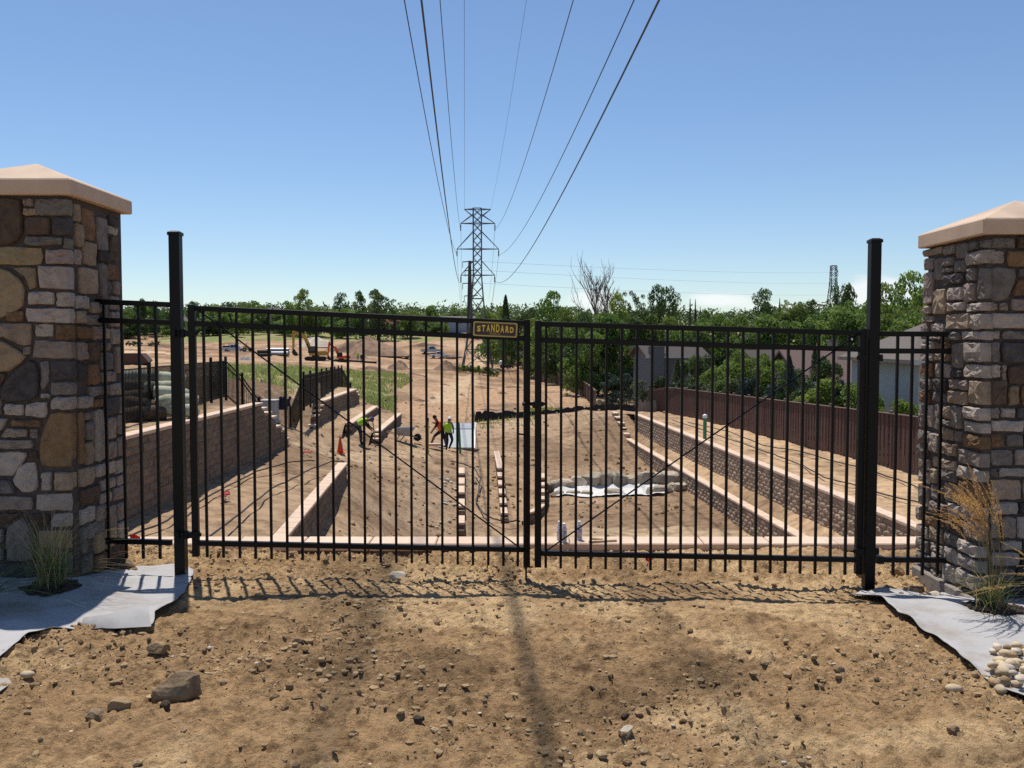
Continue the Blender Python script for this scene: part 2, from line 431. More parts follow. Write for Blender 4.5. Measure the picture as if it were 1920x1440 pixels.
CP = []
def cp(*rows):
    for (px, py, d) in rows:
        p = at(px, py, d); CP.append((p.x, p.y, p.z))
def cpw(*rows): CP.extend(rows)
# far field
cp((230, 640, 280), (450, 634, 280), (700, 632, 280), (850, 628, 300), (300, 622, 340), (560, 620, 340), (850, 618, 360),
   (230, 652, 215), (430, 662, 205), (500, 664, 195), (550, 673, 187), (625, 675, 185), (700, 668, 205), (750, 673, 220), (830, 674, 222),
   (235, 672, 150), (320, 676, 140), (430, 684, 120), (520, 687, 110), (600, 686, 130), (680, 690, 135), (745, 692, 150), (840, 691, 150),
   (900, 693, 168), (900, 708, 148), (950, 692, 160), (985, 690, 165), (900, 650, 250), (960, 650, 240), (1010, 716, 150),
   (860, 720, 120), (850, 760, 80), (850, 800, 60), (830, 838, 48), (950, 782, 62), (890, 786, 62), (1120, 770, 64), (1100, 766, 87),
   (1060, 735, 110), (1190, 775, 62),
   (700, 722, 95), (720, 748, 75), (650, 752, 68), (670, 700, 125), (770, 712, 110),
   (520, 702, 70), (450, 693, 88), (430, 710, 50), (490, 742, 42), (480, 722, 46), (560, 718, 62),
   (640, 735, 66))
# basin
cp((638, 852, 39), (680, 832, 42), (757, 832, 46), (600, 832, 39), (560, 822, 37), (535, 839, 34.3), (700, 872, 38), (780, 900, 37),
   (720, 950, 33.5), (600, 1000, 25.5), (650, 930, 30), (655, 882, 32.5), (740, 1005, 30), (800, 1010, 32), (865, 1017, 33),
   (865, 897, 41), (900, 862, 46), (960, 1012, 33), (1000, 862, 48), (1000, 930, 41), (1100, 880, 46), (1100, 830, 53),
   (1100, 927, 40), (1250, 927, 40), (1300, 942, 38), (1300, 1000, 31.5), (1430, 1006, 31), (1050, 1002, 32), (1150, 970, 35),
   (1152, 779, 59), (505, 780, 38), (545, 792, 40), (590, 803, 42), (675, 760, 55), (715, 800, 48), (745, 790, 56), (760, 815, 50))
for x in (-4.5, -2, 0, 2, 4, 6, 8):
    cpw((x, 10.2, -1.9), (x, 15, -3.3 if x < -3 else -4.2))
cp((1118, 768, 86), (1104, 752, 93), (1085, 738, 103), (1060, 727, 118), (1035, 719, 135))
cpw((7.3, 45, -5.2), (7.0, 50, -5.0), (6.6, 54, -4.3), (6.9, 38, -5.25))
cpw((-2, 22, -4.9), (2, 22, -5.3), (6, 22, -5.3), (0, 28, -5.6))
cpw((-9, 10, -2.8), (-9, 22, -3.0), (-7, 22, -3.3), (-8, 30, -2.75))
cpw((-13, 10, -0.7), (-13, 22, -0.75), (-13, 30, -0.8), (-20, 12, -0.5), (-20, 30, -0.55), (-30, 20, -0.3), (-30, 50, -0.4), (-45, 80, -1.2),
    (-14, 40, -0.95), (-14, 50, -0.75), (-60, 140, -1.6), (-110, 150, -1.0), (-160, 280, 2), (-130, 60, 0), (-60, 20, 0))
cpw((12, 10, -4.0), (11.5, 20, -4.1), (11, 40, -4.1), (9.5, 54, -4.2), (14.5, 20, -3.0), (14.5, 30, -2.95), (13.5, 45, -3.3), (12.6, 60, -3.5),
    (15, 10, -2.9), (25, 20, -2.7), (25, 45, -2.8), (40, 60, -2.8), (30, 80, -3.2), (17, 75, -4.3), (60, 110, -2), (60, 40, -2),
    (130, 60, -1), (20, 160, -4.5), (60, 200, -1), (120, 260, 2), (40, 300, 2))
cpw((-400, 500, 12), (0, 500, 10), (400, 500, 12), (-300, 900, 22), (300, 900, 22), (0, 900, 20), (-700, 300, 4), (700, 300, 6), (0, 1300, 26),
    (-900, 1300, 30), (900, 1300, 30), (-600, 60, 0), (600, 60, 0))
CP = np.array(CP)
def tcoord(x, y):
    y = np.maximum(y, 4.0)
    return np.stack([x / (y + 6) * 3.2, np.log(y) * 1.8], -1)
_tc = tcoord(CP[:, 0], CP[:, 1])
def _phi(a, b):
    d2 = ((a[:, None, :] - b[None, :, :]) ** 2).sum(-1)
    return np.sqrt(d2 + 0.02)
_A = _phi(_tc, _tc) - np.eye(len(CP)) * 0.02
_n = len(CP)
_B = np.zeros((_n + 1, _n + 1)); _B[:_n, :_n] = _A; _B[:_n, _n] = 1; _B[_n, :_n] = 1
_w = np.linalg.solve(_B, np.append(CP[:, 2], 0))
def main_z(x, y):
    sh = np.shape(x)
    c = tcoord(np.ravel(np.asarray(x, float)), np.ravel(np.asarray(y, float)))
    out = np.zeros(len(c))
    for i in range(0, len(c), 20000):
        out[i:i + 20000] = _phi(c[i:i + 20000], _tc) @ _w[:_n] + _w[_n]
    return out.reshape(sh)
def far_bumps(X, Y):
    b = fbm(X, Y, 0.35, 4, 41) * 0.16 + fbm(X, Y, 1.3, 3, 47) * 0.07
    return b * np.clip(Y / 40, 0.45, 1.6) + fbm(X, Y, 0.05, 3, 55) * np.clip((Y - 60) / 160, 0, 1) * 0.7
def gz(x, y):
    X, Y = np.array([float(x)]), np.array([float(y)])
    return float((main_z(X, Y) + far_bumps(X, Y))[0])

def inpoly(x, y, poly):
    c = np.zeros(np.shape(x), bool); n = len(poly)
    for i in range(n):
        x0, y0 = poly[i]; x1, y1 = poly[(i + 1) % n]
        if y0 == y1: continue
        hit = ((y0 > y) != (y1 > y)) & (x < (x1 - x0) * (y - y0) / (y1 - y0) + x0)
        c ^= hit
    return c
def wpoly(*rows): return [(at(*r).x, at(*r).y) for r in rows]

def grid_mesh(name, X, Y, Z, material, col=None, smooth=True):
    n, m = X.shape
    me = bpy.data.meshes.new(name)
    V = np.stack([X, Y, Z], -1).reshape(-1, 3)
    idx = np.arange(n * m).reshape(n, m)
    q = np.stack([idx[:-1, :-1], idx[:-1, 1:], idx[1:, 1:], idx[1:, :-1]], -1).reshape(-1, 4)
    me.vertices.add(len(V)); me.vertices.foreach_set('co', V.ravel())
    me.loops.add(q.size); me.loops.foreach_set('vertex_index', q.ravel())
    me.polygons.add(len(q)); me.polygons.foreach_set('loop_start', np.arange(0, q.size, 4))
    me.polygons.foreach_set('use_smooth', np.full(len(q), smooth))
    me.update(calc_edges=True)
    # make the normals face up
    p = me.polygons[len(q) // 2]
    if p.normal.z < 0: me.flip_normals()
    me.materials.append(material)
    if col is not None:
        a = me.attributes.new('col', 'FLOAT_COLOR', 'POINT')
        C = np.concatenate([col.reshape(-1, 3), np.ones((n * m, 1))], 1)
        a.data.foreach_set('color', C.ravel())
    return link(name, me)

def lerp3(a, b, t): return np.asarray(a) * (1 - t[..., None]) + np.asarray(b) * t[..., None]
def sstep(a, b, x):
    t = np.clip((x - a) / (b - a), 0, 1); return t * t * (3 - 2 * t)
# ------------------------------------------------------------------ ground sheets
DIRT_TAN = np.array((0.345, 0.235, 0.145)); DIRT_ORG = np.array((0.385, 0.242, 0.145)); DIRT_DK = np.array((0.185, 0.118, 0.070))
DIRT_PALE = np.array((0.49, 0.36, 0.225)); GRASS_G = np.array((0.16, 0.20, 0.065)); GRASS_Y = np.array((0.29, 0.27, 0.125))

def far_colour(X, Y):
    n1 = fbm(X, Y, 0.12, 4, 3); n2 = fbm(X, Y, 0.6, 4, 9); n3 = fbm(X, Y, 0.035, 3, 21)
    far = sstep(60, 110, Y)
    c = lerp3(np.broadcast_to(DIRT_TAN, X.shape + (3,)), DIRT_ORG, far)
    c = lerp3(c, DIRT_DK, np.clip(sstep(0.12, 0.5, n1 + 0.5 * n2) * 0.75, 0, 1))
    c = lerp3(c, DIRT_PALE, np.clip(sstep(0.15, 0.55, -n1 + 0.6 * n3) * 0.5, 0, 1))
    jx = X + fbm(X, Y, 0.35, 3, 5) * (0.6 + Y * 0.014); jy = Y + fbm(X, Y, 0.3, 3, 6) * (0.8 + Y * 0.03)
    def reg(poly, colr, amt):
        nonlocal c
        k = inpoly(jx, jy, poly) * amt
        c = lerp3(c, colr, np.clip(k, 0, 1))
    n4 = fbm(X * .03, Y * .11, 1.0, 4, 29); n5 = fbm(X * .25, Y * .6, 1.0, 4, 33)
    mid = sstep(55, 75, Y)
    c = lerp3(c, DIRT_DK, np.clip(sstep(.06, .42, n4 * .8 + n5 * .7) * .75 * mid, 0, 1))
    c = lerp3(c, DIRT_PALE, np.clip(sstep(.10, .45, -n4 * .7 + n5 * .6) * .5 * mid, 0, 1))
    # dark excavated bank and topsoil, pale haul track, cut bank and dry basin floor
    reg(wpoly((425, 745, 37), (520, 748, 41), (545, 722, 52), (430, 716, 48)), DIRT_DK, 0.75)
    reg(wpoly((780, 735, 90), (740, 800, 58), (880, 800, 62), (960, 730, 105), (860, 708, 140)), DIRT_ORG * 1.05, 0.8)
    reg(wpoly((790, 760, 77), (850, 760, 80), (905, 705, 150), (865, 700, 140)), DIRT_PALE, 0.75)
    reg(wpoly((885, 689, 172), (912, 689, 172), (915, 645, 255), (890, 645, 255)), DIRT_PALE * 1.05, 0.8)
    reg(wpoly((935, 692, 165), (1000, 690, 160), (985, 655, 235), (940, 655, 240)), np.array((0.42, 0.235, 0.135)), 0.7)
    reg(wpoly((550, 820, 36), (700, 832, 41), (800, 845, 46), (790, 858, 43), (560, 836, 34.5)), DIRT_PALE, 0.45)
    reg([(0.5, 32.5), (8.4, 32), (8.4, 28), (0.5, 29)], DIRT_PALE * 0.92, 0.7)
    reg([(1.0, 38.5), (8.2, 38.5), (8.2, 33.6), (1.0, 34)], DIRT_DK * 1.15, 0.7)
    reg([(3.0, 50), (8, 50), (8, 41.5), (1.5, 41.5)], DIRT_DK * 1.25, 0.45)
    reg([(-5.0, 31), (-1.8, 33), (-1.6, 43), (-4, 40)], np.array((0.30, 0.22, 0.15)), 0.4)
    reg(wpoly((225, 668, 180), (330, 668, 180), (330, 660, 195), (225, 660, 195)), DIRT_PALE * 1.15, 0.8)
    reg([(-26, 24), (-9.3, 24), (-9.3, 33), (-10.5, 41), (-12.6, 50), (-26, 47)], DIRT_DK * .9, 0.85)
    for k, (px0, d0, px1, d1) in enumerate(((556, 35, 800, 47), (556, 36.2, 800, 49), (700, 39, 900, 47), (905, 47, 862, 34.5), (925, 47, 884, 34.5))):
        a, b = at(px0, 830, d0), at(px1, 830, d1); tt_ = np.clip(((X - a.x) * (b.x - a.x) + (Y - a.y) * (b.y - a.y)) / ((b.x - a.x) ** 2 + (b.y - a.y) ** 2), 0, 1)
        q = np.hypot(jx - a.x - tt_ * (b.x - a.x), jy - a.y - tt_ * (b.y - a.y)) / .28
        c = lerp3(c, DIRT_PALE if k < 3 else DIRT_DK, .6 * np.exp(-q * q) * np.clip(.8 + n2, 0, 1))
    # grass
    g = np.zeros(X.shape)
    for poly, a in ((wpoly((425, 708, 48), (545, 724, 50), (640, 737, 66), (662, 694, 125), (560, 687, 112), (520, 686, 110), (425, 686, 112)), 1.0),
                    (wpoly((648, 752, 66), (700, 760, 72), (774, 716, 106), (760, 698, 133), (650, 692, 125)), 1.0),
                    (wpoly((290, 626, 330), (300, 638, 268), (560, 637, 265), (640, 634, 262), (850, 630, 270), (850, 610, 380), (290, 614, 380)), 1.0),
                    (wpoly((330, 678, 130), (425, 684, 112), (425, 700, 70), (330, 690, 92)), 0.75),
                    (wpoly((680, 760, 62), (740, 776, 60), (745, 745, 78), (690, 745, 74)), 0.6),
                    (wpoly((990, 770, 66), (1100, 778, 66), (1100, 768, 74), (1000, 758, 74)), 0.35),
                    (wpoly((1010, 640, 300), (1800, 700, 120), (2600, 700, 100), (2600, 600, 600), (1010, 600, 600)), 0.8)):
        g = np.maximum(g, inpoly(jx, jy, poly) * a)
    g = np.maximum(g, ((X > 14.2) & (Y > 8) & (Y < 140)) * 0.6)
    g = np.maximum(g, (Y > 330) * 0.9)
    g = g * np.clip(0.85 + n2 * 0.9, 0, 1)
    g = g * np.where(Y < 140, np.clip(0.62 + n1 * 0.9 + n2 * 0.8, 0, 1), 1)
    gc = lerp3(np.broadcast_to(GRASS_G, X.shape + (3,)), GRASS_Y, np.clip(0.35 + n1 * 1.0, 0, 1))
    return lerp3(c, gc, np.clip(g, 0, 1)), g

uu = np.concatenate([np.linspace(-3.2, -0.64, 40)[:-1], np.arange(-0.64, 0.6401, 0.0044), np.linspace(0.64, 3.2, 40)[1:]])
yy = np.concatenate([np.arange(9.9, 66, 0.26), np.geomspace(66, 1500, 150)[1:]])
Yg, Ug = np.meshgrid(yy, uu, indexing='ij')
Xg = Ug * (Yg + 0.0)
Zg = main_z(Xg, Yg) + far_bumps(Xg, Yg)
colg, gmask = far_colour(Xg, Yg)
ground = tag(grid_mesh('ground', Xg, Yg, Zg, M['dirt'], colg), kind='structure')

def ruled(name, A, B, n, m, zfun=None, tint=None):
    """terrace sheet between polyline A and polyline B (lists of (x,y,z)); m points across"""
    def samp(P, n):
        P = np.array(P, float); s = np.concatenate([[0], np.cumsum(np.linalg.norm(np.diff(P[:, :2], axis=0), axis=1))])
        t = np.linspace(0, s[-1], n)
        return np.stack([np.interp(t, s, P[:, i]) for i in range(3)], -1)
    a, b = samp(A, n), samp(B, n)
    t = np.linspace(0, 1, m)[None, :, None]
    G = a[:, None, :] * (1 - t) + b[:, None, :] * t
    X, Y, Z = G[..., 0], G[..., 1], G[..., 2]
    if zfun is not None: Z = zfun(X, Y, Z)
    edge = np.minimum(1, np.minimum(np.arange(m), np.arange(m)[::-1])[None, :] / 3.0)
    Z = Z + (fbm(X, Y, 0.5, 4, 61) * 0.10 + fbm(X, Y, 2.2, 3, 66) * 0.05) * edge
    c, _ = far_colour(X, Y)
    if tint is not None: c = c * np.array(tint)
    return tag(grid_mesh(name, X, Y, Z, M['dirt'], c), kind='structure')

# the retaining wall lines (x, y) and their levels
LWX = -8.8
def wr(px, py, z):                        # plan point of a level wall cap seen at (px, py)
    d = 20.0
    for _ in range(12):
        d *= (ZC - z) / (ZC - at(px, py, d).z)
    p = at(px, py, d); return (p.x, p.y)
Z1, Z2, Z5 = -4.30, -2.90, -2.80
WR1 = [wr(1545, 1030, Z1), wr(1510, 1008, Z1), wr(1340, 913, Z1), wr(1180, 823, Z1)]
WR2 = [wr(1790, 1012, Z2), wr(1725, 986, Z2), wr(1450, 877, Z2), wr(1195, 776, Z2)]
W5 = [wr(470, 1060, Z5), wr(520, 1010, Z5), wr(642, 868, Z5)]
wr1e = (WR1[-1][0] - 0.25, 59.5)
def blend(y0, y1, n0=-2, n1=-1):
    def f(X, Y, Z):
        t = np.maximum(sstep(y0, y1, Y), 1 - sstep(n0, n1, Y))
        return Z * (1 - t) + (main_z(X, Y) - 0.12) * t
    return f
def offs(P, dx): return [(x + dx, y) for x, y in P]
# left upper terrace behind the tall wall
ruled('terrace', [(-9.05, 9.9, -0.5), (-9.05, 30.2, -0.5), (-9.05, 34.2, -2.25), (-9.1, 37.0, -2.4)],
      [(-30, 9.9, -0.4), (-30, 30.2, -0.45), (-30, 34.2, -0.6), (-30, 38, -0.9)], 90, 70, blend(33.5, 37))
ruled('terrace', [(LWX + 0.1, 9.9, -2.42), (LWX + 0.1, 34, -2.42), (LWX + 0.1, 36.5, -2.5)],
      [(W5[0][0] - 0.18, 9.9, Z5 - 0.06), (W5[0][0] - 0.18, W5[0][1], Z5 - 0.06), (W5[2][0] - 0.18, W5[2][1], Z5 - 0.06), (W5[2][0] - 0.4, 36.5, -2.9)],
      90, 26, blend(32.0, 35.5))
s3a = [(x + 0.16, y, Z1 - 0.05) for x, y in WR1] + [(wr1e[0], 58.5, -3.35), (wr1e[0], 62, -3.5)]
s3b = [(x - 0.05, y, -4.0) for x, y in WR2] + [(WR2[-1][0] - 0.1, 58.5, -3.3), (WR2[-1][0] - 0.1, 62, -3.5)]
ruled('terrace', s3a, s3b, 150, 14, blend(59.5, 62), tint=(1.25, 1.25, 1.22))
FEN = [(at(1722, 890, 29).x + 0.25, 24.5), (at(1722, 890, 29).x, 29.0), (11.05, 63.0)]
s4a = [(x + 0.16, y, Z2 - 0.05) for x, y in WR2] + [(WR2[-1][0] - 0.2, 62, -3.4)]
s4b = [(15.3, 18.5, -2.75), (15.0, 25, -2.72), (14.9, 29, -2.72), (12.6, 56, -3.3), (12.6, 63, -3.5)]
ruled('terrace', s4a, s4b, 150, 30, blend(59.5, 62.5), tint=(1.34, 1.34, 1.30))
# ground behind the small upper-left walls
W2 = [(-9.42, 41.4), (-9.75, 55.5)]
W3 = [(at(654, 792, 43).x, 43.0), (at(706, 760, 55).x, 55.0)]
W4 = [(at(703, 812, 43).x, 43.0), (at(748, 775, 55).x, 55.0)]
ruled('terrace', [(-9.6, 41.4, -1.75), (-9.62, 44, -1.3), (-9.92, 55.5, -1.3), (-9.92, 58, -2.2)],
      [(-14, 41.4, -1.2), (-14, 44, -1.0), (-14, 55.5, -0.95), (-14, 58, -1.1)], 60, 24, blend(55.5, 58, 41.3, 43.4))
ruled('terrace', [(W2[0][0] + 0.1, 41.5, -2.42), (W2[1][0] + 0.1, 57.5, -2.35)],
      [(W3[0][0] - 0.16, 41.5, -2.36), (W3[1][0] - 0.16, 57.5, -2.36)], 60, 10, blend(55, 57.5, 41.5, 43.3))
ruled('terrace', [(W3[0][0] + 0.1, 41.5, -2.78), (W3[1][0] + 0.1, 57.5, -2.8)],
      [(W4[0][0] - 0.16, 41.5, -2.86), (W4[1][0] - 0.16, 57.5, -2.86)], 60, 12, blend(55, 57.5, 41.5, 43.3))

# near ground: fine sheet with clods and footprints, and a coarse apron round it
def on_fabric(X, Y):
    a = inpoly(X, Y, wpoly((-400, 1250, 4.5), (0, 1250, 4.5), (60, 1205, 4.9), (100, 1192, 5.0), (283, 1187, 5.1), (330, 1142, 5.55), (366, 1075, 6.4), (-300, 1060, 6.6)))
    b = inpoly(X, Y, wpoly((2300, 1330, 4.1), (1925, 1328, 4.1), (1830, 1265, 4.6), (1706, 1171, 5.4), (1590, 1120, 6.1), (2200, 1105, 6.3)))
    return a | b
def near_disp(X, Y):
    n = fbm(X, Y, 0.9, 4, 71) * 0.045 + fbm(X, Y, 2.6, 2, 73) * 0.022
    n = n + fbm(X, Y, 5.0, 4, 75) * 0.030
    n = n + np.clip(fbm(X, Y, 11.0, 3, 87) + .05, 0, 1) * 0.040
    c = np.abs(fbm(X, Y, 16.0, 3, 79)); n = n + (0.35 - c) * 0.020
    n = n + np.clip(fbm(X, Y, 30.0, 3, 83) - 0.10, 0, 1) * 0.045 + fbm(X, Y, 34.0, 2, 85) * 0.007
    berm = sstep(6.3, 7.1, Y) * (1 - sstep(7.6, 8.6, Y))
    calm = np.exp(-((Y - 6.0) / 0.6) ** 2)
    return n * (1 + 0.6 * berm) * (1 - 0.6 * calm) * np.where(on_fabric(X, Y), 0.15, 1.0)
def near_col(X, Y):
    n1 = fbm(X, Y, 0.7, 4, 91); n2 = fbm(X, Y, 3.0, 4, 95); n3 = fbm(X, Y, 14, 3, 99)
    base = np.array((0.405, 0.258, 0.132)); pale = np.array((0.58, 0.40, 0.215)); dk = np.array((0.225, 0.142, 0.074))
    c = lerp3(np.broadcast_to(base, X.shape + (3,)), pale, sstep(0.02, 0.38, n1 * 0.8 + n2 * 0.7) * 0.85)
    damp = 0.9 * sstep(0.05, 0.4, fbm(X, Y, 0.9, 3, 103) - 0.05)
    c = lerp3(c, dk, np.clip(damp * (0.6 + 1.2 * n2 + 0.5 * n3), 0, 0.9))
    return c
xs = np.arange(-4.6, 4.6, 0.013); ys = np.concatenate([np.arange(2.7, 5.2, 0.0125), np.arange(5.2, 7.5, 0.018), np.arange(7.5, 10.02, 0.05)])
Yn, Xn = np.meshgrid(ys, xs, indexing='ij')
Zn = near_z(Xn, Yn) + near_disp(Xn, Yn)
tag(grid_mesh('ground', Xn, Yn, Zn, M['dirt_near'], near_col(Xn, Yn)), kind='structure')
xs2 = np.linspace(-34, 34, 90); ys2 = np.linspace(-16, 10.0, 70)
Ya, Xa = np.meshgrid(ys2, xs2, indexing='ij')
hole = (np.abs(Xa) < 4.9) & (Ya > 2.4)
Za = near_z(Xa, Ya) + fbm(Xa, Ya, 0.5, 3, 71) * 0.05 - np.where(hole, 0.22, 0.0) - 0.02
tag(grid_mesh('ground', Xa, Ya, Za, M['dirt_near'], near_col(Xa, Ya)), kind='structure')
def nz(x, y):
    X = np.array([[x]]); Y = np.array([[y]])
    return float((near_z(X, Y) + near_disp(X, Y))[0, 0])

# loose clods and grit on the near ground
def scatter(name, n, xr, yr, smin, smax, seed, material, power=3.0, avoid=None):
    rg = np.random.RandomState(seed)
    V0, F0 = ico(1); F0 = np.array(F0)
    X = rg.uniform(*xr, n); u = rg.rand(n); Y = yr[0] + (yr[1] - yr[0]) * u
    clump = fbm(X, Y, 1.1, 3, 131)
    keep = rg.rand(n) < np.clip(0.38 + 1.3 * clump, 0.06, 1)
    if avoid is not None: keep &= ~avoid(X, Y)
    X, Y = X[keep], Y[keep]; n = len(X)
    S = smin + (smax - smin) * rg.rand(n) ** power
    Z = near_z(X, Y) + near_disp(X, Y)
    Vs = []; Fs = []
    for i in range(n):
        v = V0 * (1 + rg.uniform(-0.28, 0.28, (len(V0), 1)))
        sc3 = S[i] * np.array([rg.uniform(0.7, 1.3), rg.uniform(0.7, 1.3), rg.uniform(0.5, 0.95)])
        a = rg.rand() * 6.28; ca, sa = math.cos(a), math.sin(a)
        v = v * sc3
        v = np.stack([v[:, 0] * ca - v[:, 1] * sa, v[:, 0] * sa + v[:, 1] * ca, v[:, 2]], -1) + (X[i], Y[i], Z[i] + S[i] * 0.18)
        Vs.append(v); Fs.append(F0 + i * len(V0))
    V = np.concatenate(Vs); Fc = np.concatenate(Fs)
    me = bpy.data.meshes.new(name); me.from_pydata(V.tolist(), [], Fc.tolist()); me.materials.append(material); me.update()
    return tag(link(name, me), kind='stuff')
scatter('dirt_clods', 70000, (-4.5, 4.5), (2.9, 9.6), 0.0035, 0.024, 5, M['clod'], 7.0, on_fabric)
scatter('damp_clods', 15000, (-4.5, 4.5), (2.9, 9.6), 0.004, 0.022, 15, M['clod_dark'], 5.5, lambda X, Y: on_fabric(X, Y) | (fbm(X, Y, 1.0, 4, 103) < 0.08))
scatter('grit', 2400, (-4.6, 4.6), (2.9, 9.6), 0.003, 0.012, 8, M['pale_rock'], 2.5, on_fabric)

def far_scatter(name, n, seed, material):
    """loose lumps on the slopes of the basin"""
    rs = np.random.RandomState(seed); V0, F0 = ico(1); F0 = np.array(F0)
    Y = 13 * (75 / 13) ** rs.rand(n); X = Y * rs.uniform(-.36, .30, n)
    skip = ((X < -8.9) & (Y < 37)) | ((X > np.interp(Y, [20, 60], [8.9, 6.8])) & (Y < 61)) | ((X < -5.4) & (Y < 34)) | ((X < -6) & (Y > 41) & (Y < 58)) | ((np.abs(X - 4.5) < 4) & (Y > 38.8) & (Y < 42.5))
    keep = ~skip & (rs.rand(n) < np.clip(.45 + fbm(X, Y, .25, 3, 7) * 1.4, .05, 1)); X, Y = X[keep], Y[keep]; n = len(X)
    S = (.012 + .075 * rs.rand(n) ** 8) * np.clip(Y / 30, .8, 1.6); Z = main_z(X, Y) + far_bumps(X, Y)
    V = V0[None] * (1 + rs.uniform(-.3, .3, (n, len(V0), 1))) * S[:, None, None] * rs.uniform(.6, 1.3, (n, 1, 3)) + np.stack([X, Y, Z + S * .2], -1)[:, None]
    Fc = (F0[None] + (np.arange(n) * len(V0))[:, None, None]).reshape(-1, 3)
    me = bpy.data.meshes.new(name); me.from_pydata(V.reshape(-1, 3).tolist(), [], Fc.tolist()); me.materials.append(material); me.update()
    return tag(link(name, me), kind='stuff')
far_scatter('slope_clods', 22000, 3, M['clod'])
# ------------------------------------------------------------------ retaining walls
def block_variants(bl, depth, ch, seed, rough):
    out = []
    for s in range(4):
        rg = random.Random(seed * 10 + s)
        nx, nzv = 4, 3
        vs = []; fs = []
        L, D, H = bl * 0.982, depth, ch * 0.965
        for k in range(nzv + 1):
            for i in range(nx + 1):
                edge = i in (0, nx) or k in (0, nzv)
                yv = -D / 2 + (0.012 if edge else -rg.uniform(0.0, rough))
                vs.append((-L / 2 + L * i / nx + (0 if i in (0, nx) else rg.uniform(-.02, .02)), yv,
                           -H / 2 + H * k / nzv + (0 if k in (0, nzv) else rg.uniform(-.01, .01))))
        W = nx + 1
        for k in range(nzv):
            for i in range(nx):
                fs.append((k * W + i, k * W + i + 1, (k + 1) * W + i + 1, (k + 1) * W + i))
        b = len(vs)
        vs += [(-L / 2, D / 2, -H / 2), (L / 2, D / 2, -H / 2), (L / 2, D / 2, H / 2), (-L / 2, D / 2, H / 2)]
        tl, tr = nzv * W, nzv * W + nx
        fs += [(b + 1, b, b + 3, b + 2),
               (nx, b + 1, b + 2, tr) + tuple(k * W + nx for k in range(nzv - 1, 0, -1)),
               (b, 0) + tuple(k * W for k in range(1, nzv)) + (tl, b + 3),
               tuple(tl + i for i in range(nx + 1)) + (b + 2, b + 3),
               tuple(i for i in range(nx, -1, -1)) + (b, b + 1)]
        out.append((vs, fs))
    return out

def retaining_wall(label, pts, zsteps, base, ch, bl, face, material, depth=0.30, rough=0.045, capT=0.09, capW=0.36, seed=1, capL=0.6, group=None):
    """pts: plan polyline; zsteps: [(t, z of cap top)] step levels along it; base: fn(x, y) ground at the foot;
    face: +1 when the exposed face is to the right of the walking direction"""
    P = np.array(pts, float)
    s = np.concatenate([[0], np.cumsum(np.linalg.norm(np.diff(P, axis=0), axis=1))]); Ltot = s[-1]
    def pos(d):
        d = min(max(d, 0), Ltot)
        x, y = np.interp(d, s, P[:, 0]), np.interp(d, s, P[:, 1])
        i = min(max(np.searchsorted(s, d, 'right') - 1, 0), len(P) - 2)
        t = P[i + 1] - P[i]; return x, y, math.atan2(t[1], t[0])
    def ztop(d):
        z = zsteps[0][1]
        for t, zz in zsteps:
            if d / Ltot >= t - 1e-6: z = zz
        return z
    zmax = max(z for _, z in zsteps)
    x0, y0, _ = pos(0)
    root = thing('retaining_wall', (x0, y0, ztop(0)), label, 'retaining wall', group)
    o0 = origin(root)
    var = block_variants(bl, depth, ch, seed, rough)
    meshes = []
    for vs, fs in var:
        me = bpy.data.meshes.new('block'); me.from_pydata(vs, [], fs); me.materials.append(material); me.update(); meshes.append(me)
    bmc = MB(); bmc.box((0, 0, 0), (capL * 0.985, capW, capT))
    cm = bpy.data.meshes.new('cap_stone'); cm.from_pydata(bmc.v, [], bmc.f); cm.materials.append(M['cap']); cm.update()
    bmb = bmesh.new(); bmb.from_mesh(cm); bmesh.ops.bevel(bmb, geom=bmb.edges[:], offset=0.012, segments=1, affect='EDGES'); bmb.to_mesh(cm); bmb.free()
    rg = random.Random(seed)
    items = []
    k = 0
    while True:
        zt = zmax - capT - k * ch
        any_ = False
        d = -bl * 0.5 * (k % 2) + bl / 2
        while d < Ltot + bl * 0.25:
            x, y, a = pos(d)
            top = ztop(d) - capT
            if zt <= top + 0.03 and zt > base(x, y) - 0.06:
                nx, ny = math.sin(a) * face, -math.cos(a) * face
                j = rg.uniform(-0.012, 0.012) + k * 0.0
                items.append((x + nx * j, y + ny * j, zt - ch / 2, a + (0 if face > 0 else math.pi), rg.randrange(4)))
            if zt > base(x, y) - 0.06: any_ = True
            d += bl
        k += 1
        if not any_ or k > 22: break
    ncap = 0
    d = capL / 2
    while d < Ltot + capL * 0.2:
        x, y, a = pos(d); z = ztop(d)
        link('cap_stone', cm, root, (x - o0.x, y - o0.y, z - capT / 2 - o0.z), a + rg.uniform(-.008, .008)); ncap += 1
        d += capL
    items.sort(key=lambda t: t[1])
    lim = 300
    for (x, y, z, a, v) in items[:lim]:
        link('block', meshes[v], root, (x - o0.x, y - o0.y, z - o0.z), a)
    rest = items[lim:]
    if rest:
        mb = MB()
        for (x, y, z, a, v) in rest:
            ca, sa = math.cos(a), math.sin(a)
            mb.add([(x + p[0] * ca - p[1] * sa, y + p[0] * sa + p[1] * ca, z + p[2]) for p in var[v][0]], var[v][1])
        tag(mb.build('far_blocks', material, root), kind='stuff')
    return root

